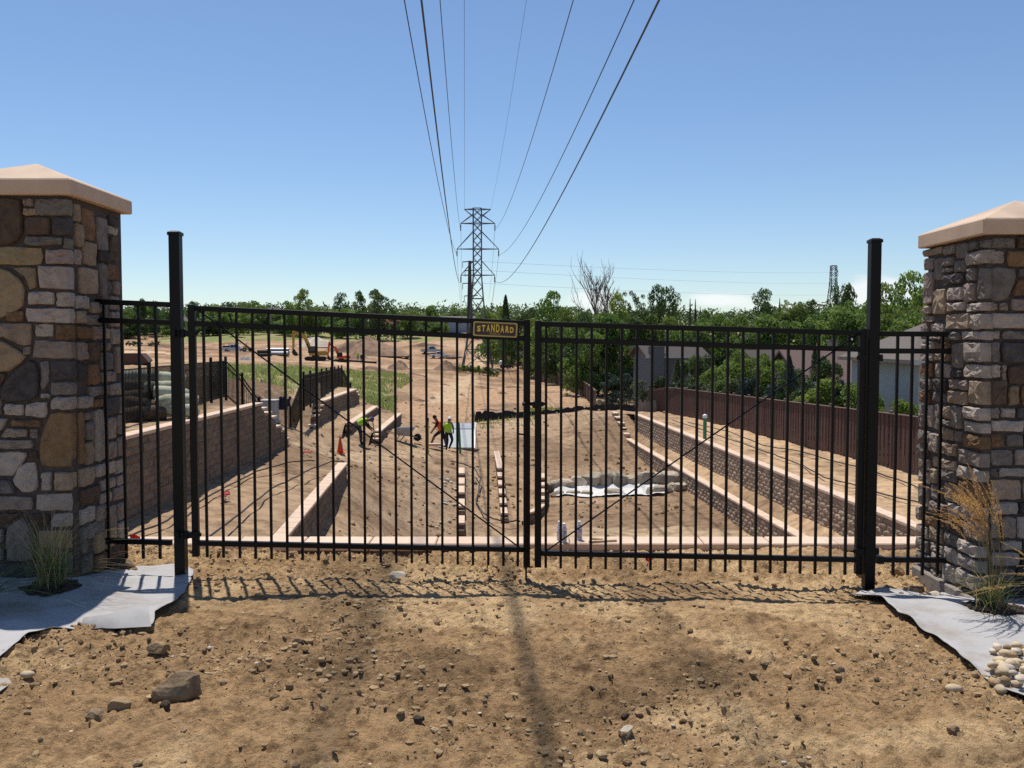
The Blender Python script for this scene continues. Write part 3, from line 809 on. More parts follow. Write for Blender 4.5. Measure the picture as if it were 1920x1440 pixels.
def low(x, y): return gz(x, y)
def ground_steps(pts, ts, up):
    """step levels that follow the ground along a wall line"""
    P = np.array(pts, float); s = np.concatenate([[0], np.cumsum(np.linalg.norm(np.diff(P, axis=0), axis=1))]); out = []
    for i, t in enumerate(ts):
        t1 = ts[i + 1] if i + 1 < len(ts) else 1.0; tm = (t + t1) / 2 * s[-1]
        out.append((t, low(np.interp(tm, s, P[:, 0]), np.interp(tm, s, P[:, 1])) + up))
    return out
retaining_wall('low cap stone wall crossing the whole view right behind the black gate', [(-7.6, 9.95), (7.6, 9.95)], [(0, -0.60), ],
               lambda x, y: -1.15, 0.15, 0.45, 1, M['block_left'], seed=3, capL=0.75)
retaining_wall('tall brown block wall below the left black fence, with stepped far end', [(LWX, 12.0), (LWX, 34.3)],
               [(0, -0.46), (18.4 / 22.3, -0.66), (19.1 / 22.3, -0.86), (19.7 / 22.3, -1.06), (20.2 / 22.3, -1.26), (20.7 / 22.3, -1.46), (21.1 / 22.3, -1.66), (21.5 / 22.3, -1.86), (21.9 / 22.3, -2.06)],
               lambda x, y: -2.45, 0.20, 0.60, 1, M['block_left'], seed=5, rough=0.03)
retaining_wall('diagonal pale capped wall on the left basin slope, dark face to the right', W5, [(0, Z5)],
               lambda x, y: max(-4.6, low(x + 0.6, y)), 0.20, 0.5, 1, M['block_left'], seed=7, rough=0.03)
retaining_wall('brown block wall under the slanted black fence panel, stepped at both ends', W2,
               [(0, -2.26), (0.03, -2.06), (0.06, -1.86), (0.09, -1.66), (0.13, -1.46), (0.17, -1.27), (0.93, -1.47), (0.96, -1.67)],
               lambda x, y: -2.45, 0.20, 0.45, 1, M['block_left'], seed=9, rough=0.03)
retaining_wall('short low wall behind the bent over worker in the lime vest', W3, [(0, -2.31), (0.95, -2.45)],
               lambda x, y: -2.85, 0.15, 0.45, 1, M['block_left'], seed=11, rough=0.03)
retaining_wall('short wall just left of the wheelbarrow, cap rising away from it', W4, [(0, -3.1), (0.05, -2.95), (0.1, -2.81)],
               lambda x, y: max(-3.75, low(x + 0.5, y)), 0.15, 0.45, 1, M['block_left'], seed=13, rough=0.03)
xa0 = at(865, 1000, 34).x; xa1 = at(865, 885, 42).x
retaining_wall('stepped row of block tops climbing the basin left of the other one', [(xa0, 33.6), (xa1, 42.2)],
               ground_steps([(xa0, 33.6), (xa1, 42.2)], (0, .19, .38, .6, .8), .30), lambda x, y: low(x, y) - 0.35, 0.21, 0.43, 1, M['block_left'], seed=15, capW=0.31, capL=0.43)
retaining_wall('stepped row of block tops ending in a long pale cap, right of the other one', [(at(946, 965, 36).x, 35.6), (at(938, 885, 42).x, 42), (at(931, 848, 48.5).x, 48.5)],
               [(0, -5.30), (0.1, -5.12), (0.2, -4.94), (0.3, -4.76), (0.4, -4.58), (0.5, -4.38)], lambda x, y: low(x, y) - 0.3, 0.2, 0.43, 1, M['block_left'], seed=17, capW=0.3, capL=0.43)
retaining_wall('small curved stepped wall left of the stone lined pond', [(at(988, 975, 35.5).x, 35.3), (at(1004, 962, 36).x, 35.9), (at(1017, 945, 37).x, 37.0), (at(1020, 925, 38.5).x, 38.6), (at(1019, 895, 41).x, 41.2)],
               [(0, -5.2), (0.34, -5.05), (0.52, -4.9), (0.68, -4.75), (0.84, -4.55)], lambda x, y: low(x, y) - 0.12, 0.18, 0.43, -1, M['block_left'], seed=19, capW=0.3, capL=0.45)
L1 = math.dist(WR1[0], WR1[1]) + math.dist(WR1[1], WR1[2]) + math.dist(WR1[2], WR1[3]) + math.dist(WR1[3], wr1e)
tb = 1 - math.dist(WR1[3], wr1e) / L1
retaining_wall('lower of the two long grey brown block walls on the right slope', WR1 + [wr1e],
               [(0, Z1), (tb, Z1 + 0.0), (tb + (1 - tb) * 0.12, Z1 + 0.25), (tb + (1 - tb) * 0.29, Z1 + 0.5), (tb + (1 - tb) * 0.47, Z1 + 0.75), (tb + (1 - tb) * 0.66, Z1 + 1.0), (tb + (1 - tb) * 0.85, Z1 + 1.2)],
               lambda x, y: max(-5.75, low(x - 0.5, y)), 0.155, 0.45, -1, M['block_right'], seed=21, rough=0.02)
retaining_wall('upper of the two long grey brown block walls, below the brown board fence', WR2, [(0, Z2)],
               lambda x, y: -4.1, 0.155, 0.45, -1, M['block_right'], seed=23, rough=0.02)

# ------------------------------------------------------------------ stone gate pillars
def stone_mesh(mb, poly, N, U, Vv, O, thick, seed):
    """irregular stone: polygon (u,v metres) on plane O + u*U + v*V, standing out along N"""
    rg = random.Random(seed)
    n = len(poly); pts = []
    cx = sum(p[0] for p in poly) / n; cy = sum(p[1] for p in poly) / n
    per = sum(math.dist(poly[i], poly[(i + 1) % n]) for i in range(n))
    for i in range(n):
        a, b = poly[i], poly[(i + 1) % n]
        k = max(2, int(math.dist(a, b) / per * 14 + 0.5))
        for j in range(k):
            t = j / k; x = a[0] * (1 - t) + b[0] * t; y = a[1] * (1 - t) + b[1] * t
            if j == 0:                            # soften the corner
                x += (cx - x) * 0.06; y += (cy - y) * 0.06
            r = 0.0045
            pts.append((x + rg.uniform(-r, r), y + rg.uniform(-r, r)))
    m = len(pts)
    size = min(max(p[0] for p in poly) - min(p[0] for p in poly), max(p[1] for p in poly) - min(p[1] for p in poly))
    b1 = min(0.009, size * 0.10)
    def ring(inset, h, nz_=0.0):
        out = []
        for (x, y) in pts:
            dx, dy = cx - x, cy - y; L = math.hypot(dx, dy) or 1
            xx, yy = x + dx / L * inset, y + dy / L * inset
            out.append(O + U * xx + Vv * yy + N * (h + rg.uniform(-nz_, nz_)))
        return out
    inner = []
    for (x, y) in pts:
        xx, yy = x + (cx - x) * 0.5, y + (cy - y) * 0.5
        inner.append(O + U * xx + Vv * yy + N * (thick + rg.uniform(-0.006, 0.013)))
    rings = [ring(0.0, -0.05), ring(0.0, thick * 0.6, 0.004), ring(b1, thick, 0.006), inner]
    vs = sum(rings, []) + [O + U * cx + Vv * cy + N * (thick + rg.uniform(0.002, 0.012))]
    fs = []
    for r in range(3):
        for i in range(m):
            j = (i + 1) % m
            fs.append((r * m + i, r * m + j, (r + 1) * m + j, (r + 1) * m + i))
    for i in range(m): fs.append((3 * m + i, 3 * m + (i + 1) % m, 4 * m))
    mb.add(vs, fs)

def rect(a, b, c, d): return [(a, b), (c, b), (c, d), (a, d)]
LF = [('b', [(-25, 373), (42, 373), (46, 435), (28, 461), (-25, 455)]), ('p', (46, 373, 64, 388)), ('t', (46, 391, 72, 404)), ('g', (67, 374, 137, 404)), ('b', (49, 408, 96, 441)),
      ('d', (99, 408, 137, 443)), ('g', (50, 445, 120, 461)), ('g', (123, 447, 137, 466)), ('y', (-25, 464, 83, 497)), ('p', (87, 468, 137, 495)),
      ('y', [(-25, 501), (6, 501), (36, 518), (50, 545), (46, 575), (24, 591), (-25, 603)]), ('y', [(26, 501), (70, 502), (70, 540), (58, 543), (50, 522)]),
      ('w', [(72, 501), (76, 498), (137, 499), (137, 543), (77, 541)]), ('w', (54, 547, 103, 571)), ('w', (108, 548, 137, 575)), ('o', (14, 584, 46, 603)),
      ('w', [(49, 577), (137, 579), (137, 606), (54, 604)]), ('t', [(-25, 606), (63, 606), (61, 648), (38, 647), (6, 632), (-25, 634)]), ('w', (68, 608, 102, 631)),
      ('o', (107, 609, 137, 636)), ('y', [(-25, 637), (8, 638), (54, 668), (20, 697), (-25, 694)]), ('p', [(66, 641), (70, 637), (137, 641), (137, 673), (62, 670)]),
      ('p', (46, 650, 60, 665)), ('d', [(4, 735), (14, 712), (60, 673), (75, 690), (75, 745), (40, 754), (6, 752)]), ('b', [(-25, 698), (16, 700), (4, 722), (-25, 742)]),
      ('g', [(78, 677), (93, 675), (94, 716), (80, 733), (78, 700)]), ('d', (97, 677, 137, 712)), ('g', (97, 716, 137, 740)), ('w', (80, 738, 96, 747)),
      ('p', (-25, 746, 5, 778)), ('w', (11, 757, 46, 778)), ('w', [(51, 757), (92, 752), (88, 783), (49, 780)]), ('w', [(103, 744), (137, 743), (137, 768), (96, 767)]),
      ('w', [(-25, 783), (18, 783), (8, 805), (-25, 819)]), ('o', (24, 787, 78, 799)), ('p', [(14, 803), (54, 803), (54, 820), (4, 820)]), ('p', (58, 803, 72, 821)),
      ('o', [(98, 771), (137, 772), (137, 878), (80, 873), (75, 846), (80, 815)]), ('p', (-25, 824, 64, 841)), ('w', [(-25, 846), (53, 847), (50, 862), (26, 892), (-25, 893)]),
      ('b', [(56, 845), (70, 845), (72, 861), (58, 861)]), ('w', [(25, 899), (40, 870), (68, 865), (74, 905), (70, 918), (50, 924), (35, 917)]),
      ('g', [(-25, 898), (22, 900), (32, 924), (-25, 924)]), ('w', (81, 884, 99, 919)), ('t', [(104, 884), (137, 885), (137, 919), (106, 919)]), ('p', (-25, 930, 64, 955)),
      ('w', [(70, 926), (137, 923), (137, 957), (68, 956)]), ('b', [(-25, 960), (46, 962), (12, 982), (-25, 986)]), ('g', [(16, 986), (48, 967), (64, 1000), (66, 1050), (16, 1052)]),
      ('b', (58, 963, 94, 986)), ('w', [(102, 963), (137, 961), (137, 986), (97, 987)]), ('g', (-25, 991, 11, 1017)), ('g', (-25, 1022, 11, 1050)),
      ('y', [(73, 994), (137, 993), (137, 1027), (75, 1029)]), ('g', (70, 1034, 137, 1074)), ('d', (-25, 1056, 66, 1090)), ('g', (70, 1079, 137, 1100))]
LS = [('t', 141, 153, 380, 414), ('o', 156, 180, 388, 448), ('g', 183, 203, 404, 468), ('d', 206, 221, 404, 420), ('w', 206, 221, 423, 438), ('b', 208, 222, 443, 490),
      ('t', 157, 181, 451, 495), ('d', 184, 205, 471, 488), ('t', 142, 154, 418, 462), ('p', 141, 154, 466, 495), ('t', 149, 182, 500, 550), ('g', 185, 196, 492, 562), ('o', 199, 221, 493, 523), ('g', 199, 208, 527, 548), ('p', 211, 221, 527, 551),
      ('w', 141, 165, 553, 578), ('p', 168, 186, 566, 586), ('p', 203, 222, 554, 580), ('g', 189, 200, 566, 600), ('t', 141, 156, 582, 606), ('g', 159, 186, 590, 608), ('p', 203, 222, 584, 612), ('o', 141, 168, 612, 635), ('p', 171, 190, 612, 637), ('w', 193, 203, 616, 635),
      ('w', 206, 223, 616, 645), ('b', 160, 181, 641, 678), ('p', 184, 202, 642, 657), ('p', 141, 157, 641, 676), ('g', 184, 208, 661, 694), ('p', 211, 224, 650, 700), ('d', 141, 158, 681, 712), ('o', 161, 181, 683, 722),
      ('p', 184, 212, 698, 717), ('g', 161, 197, 726, 744), ('w', 200, 226, 721, 742), ('d', 188, 216, 747, 780), ('w', 219, 227, 746, 775), ('w', 141, 167, 745, 767), ('o', 170, 185, 749, 764), ('o', 141, 150, 772, 872),
      ('p', 153, 166, 774, 788), ('g', 153, 167, 792, 826), ('w', 170, 188, 768, 868), ('p', 191, 208, 785, 826), ('p', 211, 227, 780, 816), ('t', 153, 167, 830, 874), ('p', 191, 208, 831, 862), ('p', 211, 227, 820, 858),
      ('w', 170, 206, 873, 897), ('w', 209, 228, 864, 890), ('t', 141, 166, 880, 915), ('b', 141, 177, 919, 950), ('w', 180, 208, 902, 922), ('w', 211, 228, 894, 912), ('w', 180, 200, 927, 946), ('p', 203, 228, 917, 940),
      ('w', 141, 168, 956, 985), ('p', 171, 187, 951, 978), ('p', 190, 207, 952, 996), ('p', 210, 228, 945, 978), ('g', 153, 187, 984, 1013), ('w', 210, 228, 982, 1022), ('y', 165, 206, 1002, 1040), ('g', 141, 150, 990, 1040), ('g', 141, 161, 1046, 1078), ('o', 165, 186, 1044, 1075), ('b', 189, 226, 1028, 1064)]
RFs = [('g', (1857, 447, 1900, 466)), ('b', (1904, 445, 1945, 466)), ('w', (1857, 471, 1881, 494)), ('o', (1886, 471, 1945, 500)), ('g', [(1857, 500), (1900, 503), (1902, 530), (1885, 562), (1857, 566)]),
       ('g', (1907, 504, 1945, 519)), ('o', [(1906, 524), (1945, 524), (1945, 555), (1896, 556)]), ('p', (1892, 560, 1945, 583)), ('p', (1857, 570, 1868, 582)), ('p', (1872, 569, 1888, 582)), ('w', (1857, 587, 1945, 616)),
       ('w', (1857, 621, 1872, 635)), ('g', (1877, 621, 1945, 636)), ('g', (1857, 641, 1872, 679)), ('d', (1876, 641, 1945, 680)), ('w', (1857, 684, 1872, 707)), ('p', (1876, 684, 1884, 716)), ('b', (1888, 685, 1945, 719)), ('b', (1857, 712, 1884, 759)), ('y', (1888, 724, 1908, 759)), ('o', (1912, 724, 1945, 759)),
       ('p', (1857, 764, 1870, 784)), ('w', (1874, 765, 1901, 783)), ('d', (1905, 764, 1945, 784)), ('w', (1857, 788, 1918, 809)), ('d', (1922, 788, 1945, 809)), ('o', [(1857, 813), (1877, 815), (1882, 838), (1857, 838)]), ('g', (1886, 814, 1915, 837)), ('d', (1919, 814, 1945, 837)), ('g', (1857, 843, 1896, 872)), ('p', (1901, 842, 1945, 872)),
       ('g', (1857, 877, 1866, 893)), ('w', (1870, 877, 1945, 893)), ('t', (1857, 898, 1912, 936)), ('p', (1916, 898, 1945, 936)), ('w', (1857, 941, 1905, 963)), ('d', (1910, 941, 1945, 963)), ('p', (1857, 968, 1873, 1008)), ('p', (1877, 968, 1900, 1008)), ('w', (1904, 968, 1945, 1008)),
       ('g', (1857, 1013, 1872, 1030)), ('w', (1876, 1013, 1912, 1030)), ('g', (1916, 1013, 1945, 1030)), ('w', (1857, 1035, 1908, 1059)), ('d', (1912, 1035, 1945, 1059)), ('g', (1857, 1064, 1900, 1088)), ('d', (1905, 1064, 1945, 1088)), ('d', (1857, 1092, 1945, 1112))]
RS = [('p', 1732, 1767, 470, 482), ('g', 1771, 1789, 463, 480), ('g', 1792, 1812, 458, 486), ('g', 1815, 1833, 456, 470), ('g', 1837, 1848, 452, 466), ('p', 1732, 1749, 486, 507), ('g', 1752, 1767, 485, 525), ('g', 1771, 1789, 484, 500), ('w', 1815, 1848, 475, 499),
      ('p', 1732, 1749, 511, 571), ('t', 1752, 1775, 544, 590), ('g', 1771, 1789, 504, 512), ('g', 1792, 1812, 490, 512), ('d', 1771, 1807, 516, 536), ('w', 1779, 1807, 540, 564), ('w', 1779, 1813, 569, 584), ('g', 1815, 1829, 504, 527), ('p', 1811, 1829, 532, 566),
      ('g', 1833, 1848, 503, 562), ('p', 1731, 1749, 575, 589), ('p', 1731, 1752, 594, 605), ('p', 1731, 1743, 610, 636), ('w', 1747, 1772, 607, 622), ('t', 1776, 1821, 590, 618), ('w', 1825, 1848, 589, 618), ('w', 1817, 1848, 570, 584), ('g', 1776, 1803, 623, 638), ('w', 1807, 1848, 622, 637),
      ('w', 1731, 1756, 640, 655), ('w', 1747, 1772, 626, 636), ('o', 1760, 1784, 642, 655), ('g', 1788, 1807, 643, 690), ('w', 1811, 1848, 642, 678), ('w', 1731, 1756, 659, 676), ('p', 1760, 1784, 660, 676), ('o', 1731, 1753, 680, 705), ('w', 1757, 1785, 681, 706),
      ('d', 1788, 1808, 694, 706), ('w', 1812, 1848, 683, 706), ('g', 1731, 1753, 709, 729), ('d', 1757, 1780, 710, 731), ('p', 1784, 1819, 711, 728), ('t', 1823, 1848, 712, 756), ('o', 1731, 1750, 733, 754), ('t', 1784, 1819, 732, 755), ('g', 1754, 1780, 735, 752),
      ('g', 1730, 1741, 758, 800), ('w', 1745, 1754, 758, 800), ('g', 1758, 1770, 756, 805), ('t', 1774, 1790, 759, 783), ('g', 1794, 1811, 760, 802), ('w', 1815, 1848, 761, 784), ('g', 1774, 1790, 787, 797), ('t', 1774, 1793, 801, 823), ('g', 1730, 1754, 805, 827),
      ('g', 1797, 1810, 806, 826), ('w', 1815, 1848, 788, 808), ('o', 1814, 1848, 812, 836), ('g', 1730, 1747, 831, 852), ('p', 1751, 1770, 810, 845), ('t', 1774, 1800, 828, 850), ('p', 1804, 1848, 840, 866), ('p', 1730, 1753, 856, 876), ('t', 1757, 1800, 854, 873),
      ('w', 1730, 1752, 880, 901), ('t', 1756, 1768, 877, 903), ('g', 1772, 1802, 877, 897), ('w', 1806, 1848, 871, 893), ('g', 1730, 1752, 905, 944), ('g', 1756, 1776, 908, 933), ('t', 1780, 1806, 902, 936), ('o', 1810, 1848, 898, 934), ('p', 1756, 1784, 937, 957), ('w', 1788, 1810, 941, 963), ('w', 1814, 1848, 940, 962),
      ('o', 1738, 1768, 962, 978), ('w', 1729, 1735, 948, 974), ('b', 1772, 1814, 968, 988), ('p', 1818, 1848, 968, 1004), ('w', 1729, 1750, 980, 1002), ('t', 1754, 1778, 984, 1010), ('g', 1782, 1805, 994, 1016), ('w', 1809, 1848, 1009, 1030), ('g', 1729, 1752, 1006, 1026),
      ('w', 1756, 1780, 1015, 1030), ('g', 1729, 1756, 1030, 1052), ('w', 1760, 1778, 1034, 1062), ('w', 1782, 1806, 1022, 1048), ('w', 1810, 1848, 1035, 1058), ('g', 1729, 1756, 1056, 1074), ('g', 1760, 1778, 1066, 1086), ('w', 1782, 1806, 1053, 1084), ('w', 1810, 1848, 1063, 1090)]

def pillar(side, xin, label, zcap, zfoot, fr, sd):
    dF = 6.08; depth = 0.84
    xo = xin + side * depth                     # outer edge
    cx = (xin + xo) / 2
    root = thing('stone_pillar', (cx, dF + depth / 2, zfoot), label, 'pillar', 'stone gate pillars')
    core = MB(); core.box((cx, dF + depth / 2, (zcap + zfoot) / 2 - 0.1), (depth, depth, zcap - zfoot + 0.2))
    core.build('mortar_core', M['mortar'], root)
    ft = MB(); ft.box((cx, dF + depth / 2, zfoot - (0.14 if side < 0 else 0.02)), (depth + 0.12, depth + 0.12, 0.30)); ft.build('footing', M['concrete'], root, bevel=0.01)
    # cap: slab with a shallow pyramid
    c = MB(); h = depth / 2 + 0.065; y0 = dF + depth / 2
    base = [(cx - h, y0 - h), (cx + h, y0 - h), (cx + h, y0 + h), (cx - h, y0 + h)]
    vs = [(x, y, zcap) for x, y in base] + [(x, y, zcap + 0.105) for x, y in base] + [(cx, y0, zcap + 0.30)]
    c.add(vs, [(3, 2, 1, 0), (0, 1, 5, 4), (1, 2, 6, 5), (2, 3, 7, 6), (3, 0, 4, 7), (4, 5, 8), (5, 6, 8), (6, 7, 8), (7, 4, 8)])
    c.build('pillar_cap', M['precast'], root, bevel=0.008)
    sd_i = 1000 if side < 0 else 2000
    def put(kind, poly, N, U, V, O):
        nonlocal sd_i
        sd_i += 1
        mb = MB(); stone_mesh(mb, poly, N, U, V, O, random.Random(sd_i).uniform(0.016, 0.040), sd_i)
        mb.build('stone', M['stone_' + kind], root)
    Ux, Uy, Uz = Vector((1, 0, 0)), Vector((0, 1, 0)), Vector((0, 0, 1))
    zero = Vector((0, 0, 0))
    lo = []
    for kind, q in fr:
        poly = rect(*q) if isinstance(q, tuple) else q
        P = [at(px, py, dF) for px, py in poly]
        poly = [(p.x, p.z) for p in P]
        lim = xin - 0.002 * side
        poly = [((min(x, xin + 0.02) if side < 0 else max(x, xin - 0.02)), min(z, zcap - 0.012)) for x, z in poly]
        put(kind, poly, Vector((0, -1, 0)), Ux, Uz, Vector((0, dF, 0)))
    for kind, p0, p1, ya, yb in sd:
        d0, d1 = xin * F / (p0 - 960), xin * F / (p1 - 960)
        zt, zb = at(p0, ya, d0).z, at(p0, yb, d0).z
        zt = min(zt, zcap - 0.012)
        put(kind, [(d0, zb), (d1, zb), (d1, zt), (d0, zt)] if d0 < d1 else [(d1, zb), (d0, zb), (d0, zt), (d1, zt)],
            Vector((-side, 0, 0)), Uy, Uz, Vector((xin, 0, 0)))
    # outer part of the front, plus back and outer faces, laid in courses
    rg = random.Random(7 + side)
    def courses(a0, a1, mk):
        z = zfoot + 0.02
        while z < zcap - 0.05:
            h_ = min(rg.choice([0.07, 0.09, 0.11, 0.14, 0.17]), zcap - 0.015 - z)
            a = a0
            while a < a1 - 0.02:
                w = min(rg.uniform(0.10, 0.30), a1 - a)
                if a1 - a - w < 0.08: w = a1 - a
                put(rg.choice('wwttyggpdob'), [(a, z), (a + w - 0.014, z), (a + w - 0.014, z + h_ - 0.014), (a, z + h_ - 0.014)], *mk)
                a += w
            z += h_
    edge = at(-25, 700, dF).x - 0.015 if side < 0 else at(1945, 700, dF).x + 0.015
    if side < 0: courses(xo, edge, (Vector((0, -1, 0)), Ux, Uz, Vector((0, dF, 0))))
    else: courses(edge, xo, (Vector((0, -1, 0)), Ux, Uz, Vector((0, dF, 0))))
    courses(min(xin, xo), max(xin, xo), (Vector((0, 1, 0)), Ux, Uz, Vector((0, dF + depth, 0))))
    return root
pillar(-1, -3.035, 'stone veneer pillar at the left edge, the taller of the two, cap with pale top', 2.64, -0.12, LF, LS)
pillar(1, 3.245, 'stone veneer pillar at the right edge, sun grazing its left side', 2.375, -0.26, RFs, RS)
# ------------------------------------------------------------------ black steel gate
BLK = M['black']
PK = 0.0185
def picket_mesh(L):
    mb = MB(); mb.box((0, 0, L / 2), (PK, PK, L)); me = bpy.data.meshes.new('picket'); me.from_pydata(mb.v, [], mb.f); me.materials.append(BLK); me.update(); return me

def gate_post(px, d, ytop, ybase, label):
    t = at(px, ytop, d); b = at(px, ybase, d); x = (t.x + b.x) / 2
    root = thing('gate_post', (x, d, b.z), label, 'gate post', 'gate posts')
    mb = MB(); mb.box((x, d, (t.z - 0.03 + b.z - 0.4) / 2), (0.076, 0.076, t.z - 0.03 - b.z + 0.4)); mb.build('post', BLK, root, bevel=0.004)
    c = MB(); c.box((x, d, t.z - 0.022), (0.088, 0.088, 0.022))
    r = 0.042
    c.add([(x - r, d - r, t.z - 0.011), (x + r, d - r, t.z - 0.011), (x + r, d + r, t.z - 0.011), (x - r, d + r, t.z - 0.011),
           (x - r * .6, d - r * .6, t.z), (x + r * .6, d - r * .6, t.z), (x + r * .6, d + r * .6, t.z), (x - r * .6, d + r * .6, t.z)],
          [(0, 1, 5, 4), (1, 2, 6, 5), (2, 3, 7, 6), (3, 0, 4, 7), (4, 5, 6, 7)])
    c.build('post_cap', BLK, root)
    return root
gate_post(334.5, 6.44, 433, 1078, 'black square post by the left pillar, carrying the left gate leaf')
gate_post(1634, 6.60, 447, 1103, 'black square post by the right pillar, carrying the right gate leaf')

def gate_leaf(label, A, B, dA, dB, top, sec, bot, stt, stb, pkb, xs_, brace):
    """A, B: stile pixels; the rail rows give the photo rows at each end"""
    a, b = at(A, bot[0], dA), at(B, bot[1], dB)
    root = thing('gate_leaf', (a.x, a.y, a.z), label, 'gate', 'gate leaves')
    pA = Vector((a.x, a.y, 0)); pB = Vector((b.x, b.y, 0)); e = (pB - pA); L = e.length; e.normalize()
    ang = math.atan2(e.y, e.x); nrm = Vector((e.y, -e.x, 0))      # nrm faces the camera
    def zz(rows, t): return at(A, rows[0], dA).z * (1 - t) + at(B, rows[1], dB).z * t
    for nm, rows in (('top_rail', top), ('second_rail', sec), ('bottom_rail', bot)):
        mb = MB(); mb.bar(pA + e * 0.024 + Vector((0, 0, zz(rows, 0))), pB - e * 0.024 + Vector((0, 0, zz(rows, 1))), 0.036, 0.038)
        mb.build(nm, BLK, root, bevel=0.002)
    for t, p in ((0, pA), (1, pB)):
        mb = MB(); z0, z1 = zz(stb, t), zz(stt, t)
        mb.box(p + Vector((0, 0, (z0 + z1) / 2)), (0.048, 0.048, z1 - z0), rz=ang); mb.build('stile', BLK, root, bevel=0.003)
    # pickets run through the rails
    for x in xs_:
        # intersection of the picket's sight line with the leaf plane
        u = (x - 960) / F * math.cos(PITCH)
        t = (u * pA.y - pA.x) / (e.x - u * e.y) / L
        z0, z1 = zz(pkb, t), zz(top, t) - 0.012
        o = link('picket', picket_mesh(z1 - z0), root, (pA + e * (t * L) + Vector((0, 0, z0))) - origin(root), ang)
    r0, r1 = brace
    mb = MB(); off = nrm * 0.022
    mb.tube([pA + e * 0.03 + off + Vector((0, 0, zz(r0, 0))), pB - e * 0.03 + off + Vector((0, 0, zz(r1, 1)))], 0.006, 6)
    mb.build('diagonal_brace_rod', BLK, root)
    return root, pA, pB, e, nrm, ang, zz
PL = [382, 413, 444, 474, 504, 534, 563, 593, 622.5, 652, 681.5, 711, 740.5, 770, 799, 828, 857, 886, 915, 943.5, 971]
PR = [1024 + 28.4 * i for i in range(21)]
GL, lA, lB, le, ln, la, lz = gate_leaf('left leaf of the double black steel gate, with the gold lettered plate', 367.5, 987.5, 6.42, 6.62, (578, 606), (607, 634.5), (1018, 1030),
                                       (571, 599), (1043, 1063), (1044, 1062), PL, ((578, 606), (1018, 1030)))
GR, rA, rB, re_, rn, ra, rz_ = gate_leaf('right leaf of the double black steel gate, brace rising to the right', 1008.5, 1609, 6.54, 6.62, (607.5, 624.5), (637.5, 655), (1037, 1049),
                                         (601, 617), (1063, 1076), (1064, 1078), PR, ((1037, 1049), (607.5, 624.5)))
def hinge(parent, p, z, dirx, y):
    mb = MB()
    mb.box((p.x, y - 0.03, z), (0.075, 0.03, 0.045)); mb.tube([(p.x - dirx * 0.01, y - 0.03, z + 0.012), (p.x - dirx * 0.135, y - 0.02, z + 0.004)], 0.011, 8)
    mb.lathe((p.x - dirx * 0.06, y - 0.025, z - 0.03), [(0.017, 0), (0.02, 0.008), (0.02, 0.05), (0.017, 0.058)], 10)
    mb.box((p.x - dirx * 0.125, y - 0.012, z), (0.03, 0.06, 0.05))
    mb.lathe((p.x + dirx * 0.038, y - 0.03, z - 0.012), [(0.012, 0), (0.014, 0.004), (0.014, 0.022), (0.012, 0.026)], 8)
    mb.build('hinge', BLK, parent)
hinge(GL, lA, at(360, 625, 6.42).z, 1, lA.y); hinge(GL, lA, at(360, 1001, 6.42).z, 1, lA.y)
hinge(GR, rB, at(1610, 671, 6.6).z, -1, rB.y); hinge(GR, rB, at(1610, 1033, 6.6).z, -1, rB.y)
mb = MB(); lzc = at(1000, 757, 6.6).z
mb.box((lB.x + 0.02, lB.y - 0.034, lzc), (0.11, 0.02, 0.026)); mb.tube([(lB.x - 0.035, lB.y - 0.045, lzc), (lB.x + 0.10, lB.y - 0.045, lzc)], 0.011, 8)
mb.lathe((lB.x + 0.055, lB.y - 0.04, lzc - 0.03), [(0.012, 0), (0.016, 0.01), (0.012, 0.03)], 8)
mb.build('latch', BLK, GL)
mb = MB(); mb.box((rA.x, rA.y - 0.034, lzc + 0.004), (0.08, 0.022, 0.034)); mb.box((rA.x + 0.035, rA.y - 0.034, lzc + 0.006), (0.03, 0.03, 0.02)); mb.build('latch_keeper', BLK, GR)
mb = MB(); zt = at(985, 770, 6.62).z; zb = at(985, 1101, 6.55).z
mb.tube([(lB.x - 0.005, lB.y - 0.036, zt), (lB.x - 0.005, lB.y - 0.036, zb)], 0.0075, 8)
mb.box((lB.x - 0.005, lB.y - 0.034, at(985, 1040, 6.6).z), (0.04, 0.03, 0.05)); mb.box((lB.x - 0.005, lB.y - 0.034, at(985, 1000, 6.6).z), (0.035, 0.028, 0.03))
mb.tube([(lB.x - 0.005, lB.y - 0.04, at(985, 815, 6.6).z), (lB.x - 0.06, lB.y - 0.045, at(985, 813, 6.6).z)], 0.007, 6)
mb.build('drop_rod', BLK, GL)
mb = MB(); bp_ = rB - re_ * 0.09; mb.lathe((bp_.x, bp_.y - 0.026, rz_((634, 636), 1)), [(0.006, 0), (0.009, 0.004), (0.006, 0.01)], 8, axis=(0, -1, 0)); mb.build('bolt', M['white'], GR)

# maker's plate, wired between the two upper rails
def letters(txt, h, mat_, parent, place, nm, bold=0.0, align='CENTER', fitw=None):
    cu = bpy.data.curves.new(nm, 'FONT'); cu.body = txt; cu.size = h / 0.69; cu.extrude = 0.0012; cu.offset = bold; cu.align_x = align; cu.resolution_u = 3
    tmp = bpy.data.objects.new('tmp', cu); COL.objects.link(tmp)
    dg = bpy.context.evaluated_depsgraph_get(); me = bpy.data.meshes.new_from_object(tmp.evaluated_get(dg))
    bpy.data.objects.remove(tmp); bpy.data.curves.remove(cu)
    if fitw:
        w_ = max(v.co.x for v in me.vertices) - min(v.co.x for v in me.vertices); me.transform(Matrix.Scale(fitw / w_, 4, (1, 0, 0)))
    me.transform(place); me.transform(Matrix.Translation(-origin(parent))); me.materials.clear(); me.materials.append(mat_)
    return link(nm, me, parent)
c0 = at(928.5, 617.8, 6.58)
tS = ((c0 - lA).dot(le)) / (lB - lA).length
